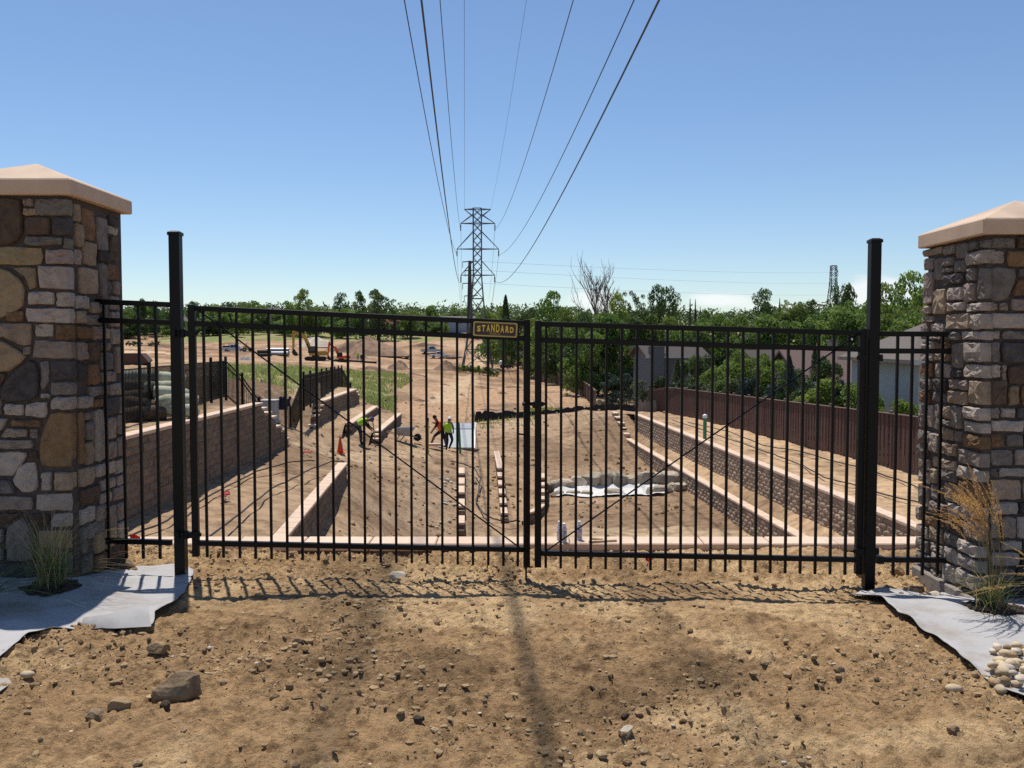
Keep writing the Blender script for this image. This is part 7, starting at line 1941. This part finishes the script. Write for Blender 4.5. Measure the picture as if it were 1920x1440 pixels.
# ------------------------------------------------------------------ trees
def leafcloud(pts, nrm, size, rg, elong=1.0):
    n = len(pts); sz = size * rg.uniform(.6, 1.35, n)
    r = rg.randn(n, 3); nr = nrm * .8 + r * .75; nr /= np.linalg.norm(nr, axis=1)[:, None] + 1e-9
    t = np.cross(nr, rg.randn(n, 3)); t /= np.linalg.norm(t, axis=1)[:, None] + 1e-9; b = np.cross(nr, t)
    t = t * sz[:, None]; b = b * (sz * .62 * elong)[:, None]
    V = np.stack([pts - t * .9, pts + b * .62 - t * .1, pts + t, pts - b * .62 - t * .1], 1).reshape(-1, 3)
    return V, np.arange(n * 4).reshape(-1, 4)
def to_mesh(name, V, Fq):
    me = bpy.data.meshes.new(name)
    me.vertices.add(len(V)); me.vertices.foreach_set('co', V.astype(np.float32).ravel())
    me.loops.add(Fq.size); me.loops.foreach_set('vertex_index', Fq.ravel().astype(np.int32))
    me.polygons.add(len(Fq)); me.polygons.foreach_set('loop_start', np.arange(0, Fq.size, 4, dtype=np.int32)); me.update(calc_edges=True)
    return me
def crown(kind, seed, n):
    """crown in a unit box: height 0..1, half width about 0.5"""
    rg = np.random.RandomState(seed)
    P = []; N = []
    def lobes(cs, rs_, n):
        w = np.array(rs_) ** 2; w = w / w.sum(); idx = rg.choice(len(cs), n, p=w)
        d = rg.randn(n, 3); d /= np.linalg.norm(d, axis=1)[:, None]; d[:, 2] = np.abs(d[:, 2]) * np.where(rg.rand(n) < .72, 1, -1)
        rr = np.array(rs_)[idx] * (1 - .42 * rg.rand(n) ** 2.2)
        return np.array(cs)[idx] + d * rr[:, None] * np.array((1, 1, .92)), d
    if kind == 'round':
        cs = []; rs_ = []
        for k in range(rg.randint(20, 28)):
            z = rg.uniform(.06, .88); R_ = .44 * math.sin(math.pi * min(1, (z * .86 + .12))) ** .6; a = rg.rand() * 6.28; q = R_ * math.sqrt(rg.rand()) * .85
            cs.append((q * math.cos(a), q * math.sin(a), z)); rs_.append(rg.uniform(.08, .18))
        P, N = lobes(cs, rs_, n)
    elif kind == 'tall':
        cs = []; rs_ = []
        for k in range(26):
            z = .05 + .90 * k / 26 + rg.uniform(-.03, .03); R_ = .24 * math.sin(math.pi * (z * .8 + .15)) ** .7; a = rg.rand() * 6.28; q = R_ * rg.uniform(.2, 1)
            cs.append((q * math.cos(a), q * math.sin(a), z)); rs_.append(rg.uniform(.08, .15) * (1.2 - .45 * z))
        P, N = lobes(cs, rs_, n); P = P * np.array((1.35, 1.35, 1))
    elif kind == 'poplar':
        cs = []; rs_ = []
        for k in range(24):
            z = .06 + .90 * k / 24; R_ = .10 * math.sin(math.pi * (z * .85 + .12)) ** .6; a = rg.rand() * 6.28
            cs.append((R_ * math.cos(a), R_ * math.sin(a), z)); rs_.append(rg.uniform(.05, .085) * (1.15 - .55 * z))
        P, N = lobes(cs, rs_, n); P = P * np.array((2.1, 2.1, 1))
    elif kind == 'conifer':
        m = n; t = rg.rand(m) ** .8; z = t; tier = (z * 13 + rg.rand(m) * .5) % 1
        R_ = .42 * (1 - z) ** .9 * (1 - .35 * tier) + .012; a = rg.rand(m) * 6.28; br = np.floor(a * 6 + np.floor(z * 13) * 2.4)
        R_ = R_ * (.72 + .4 * np.abs(np.sin(br * 12.9898) )); q = R_ * np.sqrt(rg.uniform(.25, 1, m))
        P = np.stack([q * np.cos(a), q * np.sin(a), z - q * .22], -1); N = np.stack([np.cos(a), np.sin(a), .6 * np.ones(m)], -1)
    elif kind == 'pine':
        cs = []; rs_ = []
        for k in range(26):
            z = rg.uniform(.06, .95); R_ = .40 * (1 - z) ** .65; a = rg.rand() * 6.28; q = R_ * rg.uniform(.3, 1)
            cs.append((q * math.cos(a), q * math.sin(a), z)); rs_.append(rg.uniform(.06, .12))
        P, N = lobes(cs, rs_, n)
    elif kind == 'shrub':
        cs = []; rs_ = []
        for k in range(18):
            z = rg.uniform(.12, .8); R_ = .40 * math.sqrt(max(.05, 1 - z * z)); a = rg.rand() * 6.28; q = R_ * rg.uniform(.2, 1)
            cs.append((q * math.cos(a), q * math.sin(a), z)); rs_.append(rg.uniform(.09, .19))
        P, N = lobes(cs, rs_, n); P[:, 2] = np.abs(P[:, 2])
    size = {'round': .030, 'tall': .028, 'poplar': .024, 'conifer': .026, 'pine': .024, 'shrub': .036}[kind]
    return leafcloud(P, N, size, rg, .55 if kind in ('conifer', 'pine') else 1.0)
CR = {}
for kind, n in (('round', 5200), ('tall', 4600), ('poplar', 3200), ('conifer', 4200), ('pine', 4600), ('shrub', 3400)):
    CR[kind] = [crown(kind, 100 + 7 * s + len(kind), n) for s in range(3)]
CM = {}
def crown_mesh(kind, v, mk):
    key = (kind, v, mk)
    if key not in CM:
        V, Fq = CR[kind][v]; me = to_mesh('crown', V, Fq); me.materials.append(M[mk]); CM[key] = me
    return CM[key]
TM = {}
def trunk_mesh(kind, v):
    if (kind, v) not in TM:
        rg = random.Random(v + 3); mb = MB(); up = .85 if kind in ('conifer', 'poplar', 'pine') else .72
        pts = [(0, 0, -.05), (rg.uniform(-.01, .01), 0, .15), (rg.uniform(-.02, .02), rg.uniform(-.02, .02), .4), (rg.uniform(-.02, .02), rg.uniform(-.02, .02), up)]
        mb.tube(pts, [.026, .021, .014, .004], 7)
        if kind not in ('conifer', 'pine'):
            for k in range(6):
                z = rg.uniform(.14, .5); a = rg.uniform(0, 6.28); L = rg.uniform(.15, .3) * (.5 if kind == 'poplar' else 1)
                mb.tube([(0, 0, z), (L * .5 * math.cos(a), L * .5 * math.sin(a), z + L * .45), (L * math.cos(a), L * math.sin(a), z + L * .95)], [.010, .007, .002], 5)
        me = bpy.data.meshes.new('trunk'); me.from_pydata(mb.v, [], mb.f); me.materials.append(M['bark']); TM[(kind, v)] = me
    return TM[(kind, v)]
NMK = {'round': 'broadleaf_tree', 'tall': 'tall_tree', 'poplar': 'poplar_tree', 'conifer': 'spruce_tree', 'pine': 'pine_tree', 'shrub': 'leafy_shrub'}
trg = random.Random(99)
def tree(label, px, ytop, d, wpx, kind, mk, zb=None, group=None, v=None):
    t = at(px, ytop, d); z0 = gz(t.x, t.y) - .1 if zb is None else zb
    H = t.z - z0; W = wpx * d / F * {'round': 1.55, 'shrub': 1.35, 'pine': 1.4, 'conifer': 1.2, 'tall': 1.25, 'poplar': 1.15}[kind]
    v = trg.randrange(3) if v is None else v
    asp = {'round': .92, 'tall': .66, 'poplar': .40, 'conifer': .72, 'pine': .80, 'shrub': 1.0}[kind]
    root = thing(NMK[kind], (t.x, t.y, z0), label, 'shrub' if kind == 'shrub' else 'tree', group)
    a = trg.uniform(0, 6.28); lift = 0.0 if kind in ('shrub', 'conifer', 'pine') else .05
    c = link('crown', crown_mesh(kind, v, mk), root, (0, 0, H * lift), a, (W / asp, W / asp, H * (1.0 - lift)))
    link('trunk', trunk_mesh(kind, v), root, (0, 0, 0), a, (max(.3, W / asp * .7), max(.3, W / asp * .7), H))
    return root
# right skyline and wood
ORD = 'first second third fourth fifth sixth seventh eighth ninth tenth eleventh twelfth thirteenth fourteenth fifteenth sixteenth seventeenth eighteenth nineteenth twentieth twenty-first'.split()
def picket_label(what, px, mk, P, side):
    sh = 'dark' if mk == 'leaf_dark' else 'mid green'
    if px < 215 or px > 1735: return '%s %s, hidden by the %s pillar' % (sh, what, side)
    if min(P) - 8 <= px <= max(P) + 8:
        i = min(range(21), key=lambda k: abs(P[k] - px)); return '%s %s, at %s picket of %s gate leaf' % (sh, what, ORD[i], side)
    if side == 'right' and px < 1015: return '%s %s, behind the right half of the sign plate' % (sh, what) if px < 950 else '%s %s, behind the meeting gate stiles' % (sh, what)
    return '%s %s, behind the %s fixed panel %s' % (sh, what, side, 'near the pillar' if abs(px - 960) > (690 if side == 'left' else 720) else 'near the post')
RT = [('dark tree with pointed top just right of the lattice tower', 948, 553, 175, 44, 'conifer', 'leaf_dark'), ('rounded dark tree between the tower and the gate meeting stiles', 985, 562, 180, 60, 'round', 'leaf_dark'),
      ('broad green tree close behind the tower legs on the right', 925, 568, 200, 50, 'round', 'leaf_mid'), ('bright yellow green tree seen in the gap between the gate leaves', 997, 612, 172, 40, 'round', 'leaf_bright'),
      ('twin topped bright green tree above the left end of the right gate leaf', 1033, 545, 162, 50, 'tall', 'leaf_mid'), ('rounded green tree left of the bare tree', 1075, 553, 138, 62, 'round', 'leaf_mid'),
      ('brownish green tree at the foot of the bare tree', 1110, 562, 120, 56, 'round', 'leaf_dark'), ('light green narrow tree right of the bare tree', 1156, 547, 118, 34, 'tall', 'leaf_bright'),
      ('first of three slim dark poplars right of the bare tree', 1167, 542, 205, 17, 'poplar', 'leaf_dark'), ('second of three slim dark poplars right of the bare tree', 1186, 541, 207, 15, 'poplar', 'leaf_dark'), ('shortest and rightmost of three slim dark poplars', 1201, 547, 203, 16, 'poplar', 'leaf_dark'),
      ('tall dark cottonwood highest in the middle right skyline', 1231, 533, 165, 34, 'tall', 'leaf_dark'), ('dark cottonwood just right of the highest one', 1256, 538, 168, 36, 'tall', 'leaf_dark'),
      ('left of two tiny dark spruces under the white cloud', 1294, 561, 190, 12, 'conifer', 'leaf_spruce'), ('right of two tiny dark spruces under the white cloud', 1304, 562, 192, 12, 'conifer', 'leaf_spruce'), ('small dark spruce lower than the two under the cloud', 1313, 575, 186, 12, 'conifer', 'leaf_spruce'),
      ('broad olive green tree below the two tiny spruces', 1300, 585, 110, 70, 'round', 'leaf_bright'), ('bushy green tree left in the low skyline under the clouds', 1335, 574, 132, 52, 'round', 'leaf_mid'), ('bushy green tree in the middle of the low skyline under the clouds', 1375, 571, 128, 60, 'round', 'leaf_mid'),
      ('dark three topped poplar clump standing out against the clouds', 1432, 541, 200, 38, 'tall', 'leaf_dark'), ('small pointed tree right of the three topped poplar clump', 1462, 560, 230, 12, 'conifer', 'leaf_mid'), ('second small pointed tree right of the three topped poplar clump', 1473, 559, 232, 14, 'poplar', 'leaf_mid'),
      ('dark round topped tree alone against the cloud', 1514, 555, 180, 30, 'round', 'leaf_dark'), ('green tree under the three topped poplar clump', 1425, 570, 118, 66, 'round', 'leaf_mid'), ('green tree left of the dark round topped one', 1480, 575, 115, 62, 'round', 'leaf_mid'),
      ('tall rounded tree in front of the distant tower', 1588, 525, 125, 32, 'tall', 'leaf_dark'), ('dark slim tree just left of the tall one by the distant tower', 1568, 535, 128, 24, 'tall', 'leaf_dark'), ('green tree immediately left of the right gate post', 1615, 545, 100, 60, 'round', 'leaf_mid'), ('broad tree below the distant tower', 1548, 577, 105, 62, 'round', 'leaf_mid'),
      ('tall bright tree just right of the right gate post', 1660, 530, 92, 54, 'tall', 'leaf_mid'), ('tallest bright tree beside the right pillar', 1705, 508, 88, 62, 'tall', 'leaf_mid'), ('green tree half hidden by the right pillar', 1748, 530, 86, 70, 'round', 'leaf_mid'), ('green tree filling the gap right of the right gate post', 1685, 560, 82, 74, 'round', 'leaf_mid')]
for r in RT: tree(*r)
for i, (px, yt, d, w, k, mk) in enumerate([(1020, 590, 152, 60, 'round', 'leaf_mid'), (1060, 600, 128, 66, 'round', 'leaf_dark'), (1100, 598, 100, 70, 'round', 'leaf_mid'), (1150, 590, 102, 70, 'round', 'leaf_mid'), (1195, 582, 105, 70, 'round', 'leaf_dark'), (1235, 578, 106, 74, 'round', 'leaf_mid'), (1280, 600, 98, 66, 'round', 'leaf_mid'),
        (1325, 598, 96, 70, 'round', 'leaf_dark'), (1365, 602, 98, 66, 'round', 'leaf_mid'), (1410, 595, 97, 70, 'round', 'leaf_dark'), (1455, 592, 96, 72, 'round', 'leaf_mid'), (1505, 588, 97, 74, 'round', 'leaf_mid'), (1550, 592, 96, 72, 'round', 'leaf_dark'), (1595, 578, 92, 70, 'round', 'leaf_mid'), (1640, 585, 90, 72, 'round', 'leaf_mid'), (1700, 590, 76, 80, 'round', 'leaf_mid'),
        (960, 588, 185, 60, 'round', 'leaf_mid'), (930, 595, 190, 44, 'round', 'leaf_mid'), (1780, 560, 92, 90, 'round', 'leaf_mid'), (1850, 540, 95, 90, 'round', 'leaf_dark'), (1930, 550, 100, 100, 'round', 'leaf_mid'), (2020, 540, 100, 110, 'round', 'leaf_mid')]):
    tree(picket_label('full tree in right wood', px, mk, PR, 'right'), px, yt, d, w, k, mk, group='full trees of the wood on the right')
NT = [('bright leafy shrub at the upper end of the distant board fence', 1090, 655, 150, 62, 'round', 'leaf_bright'), ('dark shrub left of the bright one by the distant board fence', 1036, 650, 168, 46, 'round', 'leaf_dark'), ('dark tree in the shade right of the bright shrub', 1122, 630, 102, 62, 'round', 'leaf_dark'),
      ('young bluish pine at the end of the long board fence', 1148, 690, 72, 50, 'pine', 'leaf_spruce'), ('olive pine in front of the blue grey house, left one', 1205, 712, 70, 58, 'pine', 'leaf_olive'), ('olive juniper behind the far end of the board fence', 1270, 672, 69, 46, 'conifer', 'leaf_olive'), ('tall olive juniper right of the blue grey house', 1318, 652, 74, 56, 'pine', 'leaf_olive'),
      ('bright maple right of the blue grey house', 1366, 655, 68, 64, 'round', 'leaf_bright'), ('dull olive shrub behind the middle of the board fence', 1345, 705, 60, 56, 'shrub', 'leaf_olive'), ('bluish shrub behind the middle of the board fence', 1395, 700, 58, 50, 'shrub', 'leaf_spruce'), ('green shrub below the pinkish roof', 1420, 662, 70, 60, 'round', 'leaf_bright'),
      ('blue green spruce in front of the pink brown roof', 1481, 668, 54, 56, 'conifer', 'leaf_spruce'), ('dark spruce against the white gable', 1528, 640, 56, 34, 'conifer', 'leaf_dark'), ('low bluish juniper under the dark spruce', 1450, 712, 52, 50, 'shrub', 'leaf_spruce'), ('bright green lilac bush left of the right gate post', 1562, 700, 44, 120, 'shrub', 'leaf_bright'), ('second bright bush touching the right gate post', 1612, 712, 41, 84, 'shrub', 'leaf_bright'), ('bright bush against the grey house wall', 1700, 742, 37, 66, 'shrub', 'leaf_bright'), ('low bright bush at the fence right of the gate post', 1655, 758, 38, 36, 'shrub', 'leaf_bright'),
      ('bluish low shrub in the shade below the bright tree', 1078, 688, 150, 30, 'shrub', 'leaf_spruce'), ('pine filling the gap left of the blue grey house', 1175, 700, 78, 44, 'pine', 'leaf_spruce'), ('dull green shrub behind the left part of the long fence', 1300, 712, 62, 56, 'shrub', 'leaf_olive'), ('green bush behind the fence below the blue grey house', 1235, 700, 70, 44, 'shrub', 'leaf_olive'), ('dark shrub right of the green lilac', 1500, 720, 48, 60, 'shrub', 'leaf_dark'), ('tall shrub behind the distant fence, beside the reddish bank', 992, 652, 165, 40, 'round', 'leaf_olive'), ('dark tree over the start of the distant fence', 1010, 632, 168, 40, 'round', 'leaf_dark')]
for r in NT: tree(*r)
for i in range(15):
    tree('green bush crowding behind the long brown board fence', 1250 + i * 26 + trg.uniform(-8, 8), 706 + trg.uniform(-10, 16) - (8 if i > 9 else 0), 66 - i * 1.7, 46, 'shrub', trg.choice(['leaf_mid', 'leaf_olive', 'leaf_dark', 'leaf_spruce']), group='bushes crowding behind the long board fence')
for lb, px, yt, d, w, mk in (('leafy tree hiding the house left of the pinkish wing', 1408, 650, 62, 66, 'leaf_mid'), ('leafy tree in front of the blue grey house, right one', 1296, 668, 70, 50, 'leaf_dark'), ('leafy tree overlapping the pinkish wing', 1446, 664, 60, 54, 'leaf_mid'),
        ('leafy tree between the dark spruce and the lilac bush', 1556, 672, 55, 46, 'leaf_dark'), ('leafy tree hanging over the board fence near its far end', 1345, 672, 64, 56, 'leaf_mid'), ('leafy tree left of the white gable', 1503, 676, 56, 44, 'leaf_dark')):
    tree(lb, px, yt, d, w, 'round', mk)
for i in range(12):
    tree('shady shrub filling the edge of the wood by the distant fence', 1082 + i * 13 + trg.uniform(-5, 5), 672 + trg.uniform(-12, 14) + i * 3, 140 - i * 5.2, 42, 'shrub', trg.choice(['leaf_mid', 'leaf_dark', 'leaf_spruce']), group='shrubs at the edge of the wood by the distant fence')
# left skyline
LT = [('light cottonwood rising left of the yellow excavator', 567, 538, 285, 30, 'tall', 'leaf_mid'), ('rounded tree right of the light cottonwood', 596, 566, 285, 36, 'round', 'leaf_mid'), ('round tree left below the light cottonwood', 548, 560, 288, 30, 'round', 'leaf_mid'), ('cottonwood with thin top left of the pair of poplars', 638, 549, 280, 26, 'tall', 'leaf_dark'), ('broad low tree under the thin topped cottonwood', 640, 575, 275, 44, 'round', 'leaf_mid'),
      ('left poplar of the pair behind the big dirt heap', 674, 542, 272, 22, 'tall', 'leaf_dark'), ('right poplar of the pair behind the big dirt heap, tallest', 707, 539, 270, 36, 'tall', 'leaf_dark'), ('narrow dark poplar right of the tallest', 733, 558, 270, 18, 'poplar', 'leaf_dark'), ('bushy tree right of the narrow dark poplar', 764, 572, 280, 42, 'round', 'leaf_mid'), ('small dark spruce left of the light cottonwood, left one', 511, 570, 330, 9, 'conifer', 'leaf_spruce'), ('small dark spruce left of the light cottonwood, right one', 536, 572, 330, 10, 'conifer', 'leaf_spruce'),
      ('round tree left of the round roofs, above the grey low house', 472, 561, 300, 44, 'round', 'leaf_mid'), ('rounded tree just right of the left gate post', 398, 560, 300, 40, 'round', 'leaf_mid'), ('dark narrow tree right of the left gate post', 362, 562, 305, 24, 'tall', 'leaf_dark'), ('dark small tree beside the rounded tree at the post', 424, 566, 310, 22, 'round', 'leaf_dark'), ('round tree left of the steel pole', 862, 573, 330, 32, 'round', 'leaf_mid'), ('pale tree above the large blue grey house', 806, 573, 335, 24, 'round', 'leaf_mid'), ('bright yellowish shrub by the large blue grey house', 836, 604, 300, 14, 'shrub', 'leaf_bright'), ('bright shrub under the round tree by the post', 442, 596, 285, 30, 'shrub', 'leaf_bright'),
      ('dark tree just left of the left pillar fence panel', 262, 562, 300, 22, 'round', 'leaf_dark'), ('tree at the left pillar edge', 238, 568, 305, 34, 'round', 'leaf_mid'), ('dark small tree over the pale blue house', 290, 564, 310, 22, 'tall', 'leaf_dark'), ('dark evergreen right of the red roofed house', 760, 590, 310, 26, 'round', 'leaf_dark'), ('small tree left of the red roofed house', 700, 580, 305, 40, 'round', 'leaf_dark')]
for r in LT: tree(*r)
for i, (px, yt, d, w, mk) in enumerate([(225, 575, 320, 44, 'leaf_mid'), (275, 574, 318, 44, 'leaf_mid'), (318, 575, 322, 44, 'leaf_dark'), (380, 574, 320, 46, 'leaf_mid'), (440, 576, 318, 46, 'leaf_mid'), (500, 580, 325, 46, 'leaf_dark'), (530, 582, 320, 46, 'leaf_mid'), (580, 582, 310, 46, 'leaf_mid'), (620, 582, 310, 46, 'leaf_dark'), (665, 578, 310, 46, 'leaf_mid'), (745, 584, 325, 46, 'leaf_mid'), (785, 585, 335, 46, 'leaf_mid'), (825, 582, 345, 46, 'leaf_mid'), (850, 584, 350, 46, 'leaf_dark'), (890, 585, 340, 46, 'leaf_mid'), (915, 580, 300, 46, 'leaf_mid'),
        (150, 570, 310, 50, 'leaf_mid'), (90, 566, 310, 54, 'leaf_dark'), (20, 570, 310, 54, 'leaf_mid'), (-60, 566, 310, 60, 'leaf_mid'), (-150, 566, 310, 60, 'leaf_dark'), (-240, 566, 310, 60, 'leaf_mid'),
        (235, 596, 300, 36, 'leaf_dark'), (325, 598, 296, 36, 'leaf_mid'), (400, 600, 296, 40, 'leaf_dark'), (540, 602, 296, 40, 'leaf_dark'), (640, 600, 296, 40, 'leaf_mid'), (690, 602, 296, 36, 'leaf_dark'), (775, 604, 300, 36, 'leaf_dark'), (815, 600, 310, 36, 'leaf_mid')]):
    tree(picket_label('rounded tree in far tree line' if yt < 590 else 'low tree before far tree line', px, mk, PL, 'left'), px, yt, d, w, 'round', mk, group='trees of the long tree line on the left')
# bare trees
def bare_tree(label, px, ytop, d, seed, W):
    t = at(px, ytop, d); z0 = gz(t.x, t.y); H = t.z - z0; root = thing('bare_tree', (t.x, t.y, z0), label, 'tree'); rg = random.Random(seed); base = Vector((t.x, t.y, z0))
    mt, mbr = MB(), MB()
    mt.tube([base, base + Vector((0, 0, H * .45)), base + Vector((.2, 0, H * .9))], [.30, .2, .06], 7)
    def grow(p, d_, L, r, lev_):
        pts = [p]; q = p.copy(); dd = d_.copy()
        for k in range(4):
            dd = (dd + Vector((rg.gauss(0, .10), rg.gauss(0, .10), .10))).normalized(); q = q + dd * L / 4; pts.append(q.copy())
        mbr.tube(pts, [r * (1 - .7 * i / 4) for i in range(5)], 4, cap=False)
        if lev_ < 3:
            for k in range(4 if lev_ < 2 else 3):
                s = pts[rg.choice((1, 2, 3, 4))]; a = rg.uniform(0, 6.28); grow(s, (dd + Vector((math.cos(a), math.sin(a), .25)) * .55).normalized(), L * rg.uniform(.45, .65), r * .55, lev_ + 1)
    for k in range(13):
        a = rg.uniform(0, 6.28); z = H * rg.uniform(.38, .85); grow(base + Vector((.1, 0, z)), Vector((math.cos(a) * .42, math.sin(a) * .42, 1)).normalized(), min(H - z, H * .36) * rg.uniform(.7, 1.0) * W, .09, 1)
    mt.build('trunk', M['dead'], root); mbr.build('branches', M['dead'], root)
bare_tree('taller of two bare dead trees rising over the wood', 1116, 517, 128, 3, 1.0)
bare_tree('shorter bare dead tree right of the taller one', 1137, 528, 131, 5, .7)
# shrub strip under the tower and grasses in the fields
rs = np.random.RandomState(31)
def tufts(name, polys, n, h0, h1, material, label=None, w=.03):
    Vs = []; Fs = []; k = 0
    for poly, cnt in polys:
        xs_ = [p[0] for p in poly]; ys_ = [p[1] for p in poly]
        X = rs.uniform(min(xs_), max(xs_), cnt * 4); Y = rs.uniform(min(ys_), max(ys_), cnt * 4)
        keep = inpoly(X, Y, poly) & (fbm(X, Y, .5, 3, 3) > -.25); X, Y = X[keep][:cnt], Y[keep][:cnt]; Z = main_z(X, Y) + far_bumps(X, Y)
        H = rs.uniform(h0, h1, len(X)); A = rs.uniform(0, 6.28, len(X)); ww = w * rs.uniform(.6, 1.6, len(X)); lx, ly = rs.normal(0, .25, len(X)) * H, rs.normal(0, .25, len(X)) * H
        b = np.stack([X, Y, Z - .03], -1); s = np.stack([np.cos(A) * ww, np.sin(A) * ww, 0 * A], -1); t = b + np.stack([lx, ly, H], -1)
        V = np.stack([b - s, b + s, t + s * .25, t - s * .25], 1).reshape(-1, 3); Vs.append(V); Fs.append(np.arange(len(V)).reshape(-1, 4) + k); k += len(V)
    me = to_mesh(name, np.concatenate(Vs), np.concatenate(Fs)); me.materials.append(material)
    o = tag(link(name, me), kind='stuff'); return o
gA = wpoly((425, 708, 48), (545, 724, 50), (640, 737, 66), (662, 694, 125), (560, 687, 112), (425, 686, 112))
gB = wpoly((648, 752, 66), (700, 760, 72), (774, 716, 106), (760, 698, 133), (650, 692, 125))
gC = wpoly((680, 760, 62), (740, 776, 60), (745, 745, 78), (690, 745, 74))
tufts('grass', [(gA, 9000), (gB, 6500), (gC, 2000)], 0, .12, .38, M['grass'], w=.05)
tufts('weeds', [(wpoly((990, 782, 64), (1105, 784, 66), (1110, 772, 72), (990, 766, 74)), 1600), (wpoly((860, 800, 58), (1010, 800, 58), (1010, 780, 66), (880, 780, 66)), 500), ([(-12, 45), (-9.9, 45), (-9.9, 56), (-13, 57)], 500)], 0, .10, .35, M['grass'], w=.03)
for i in range(11):
    px = 862 + i * 7.0; b = at(px, 707, 149); b.z = gz(b.x, b.y) - .05
    root = thing('leafy_shrub', b, 'green weedy shrub in the strip below the lattice tower', 'shrub', 'weedy shrubs in the strip below the tower')
    s = trg.uniform(1.1, 1.5); link('crown', crown_mesh('shrub', i % 3, 'leaf_mid' if i % 2 else 'grass'), root, (0, 0, 0), i * 1.3, (s, s, trg.uniform(1.3, 1.75)))
for i, (px, py) in enumerate([(243, 654), (252, 653), (262, 655), (284, 657), (296, 659)]):
    b = at(px, py, 225); b.z = gz(b.x, b.y) - .05
    root = thing('leafy_shrub', b, 'low dull green shrub on the bare slope far left', 'shrub', 'low shrubs on the bare slope far left'); link('crown', crown_mesh('shrub', i % 3, 'leaf_olive'), root, (0, 0, 0), i, (2.2, 2.2, 1.5))
# far wood along the whole horizon: one mass nobody could count
n = 70000; rs = np.random.RandomState(5); A = rs.uniform(-1.25, 1.25, n); D = rs.uniform(430, 520, n); X = np.sin(A) * D; Y = np.cos(A) * D
top = 9 + 5 * fbm(X, Y, .035, 4, 3) + 3 * fbm(X, Y, .12, 2, 9); Z = main_z(X, Y) + top * np.clip(rs.rand(n) ** .6, 0, 1)
V, Fq = leafcloud(np.stack([X, Y, Z], -1), np.tile((0, 0, 1.0), (n, 1)), 1.05, rs)
me = to_mesh('far_wood', V, Fq); me.materials.append(M['leaf_dark']); tag(link('far_wood', me), kind='stuff')
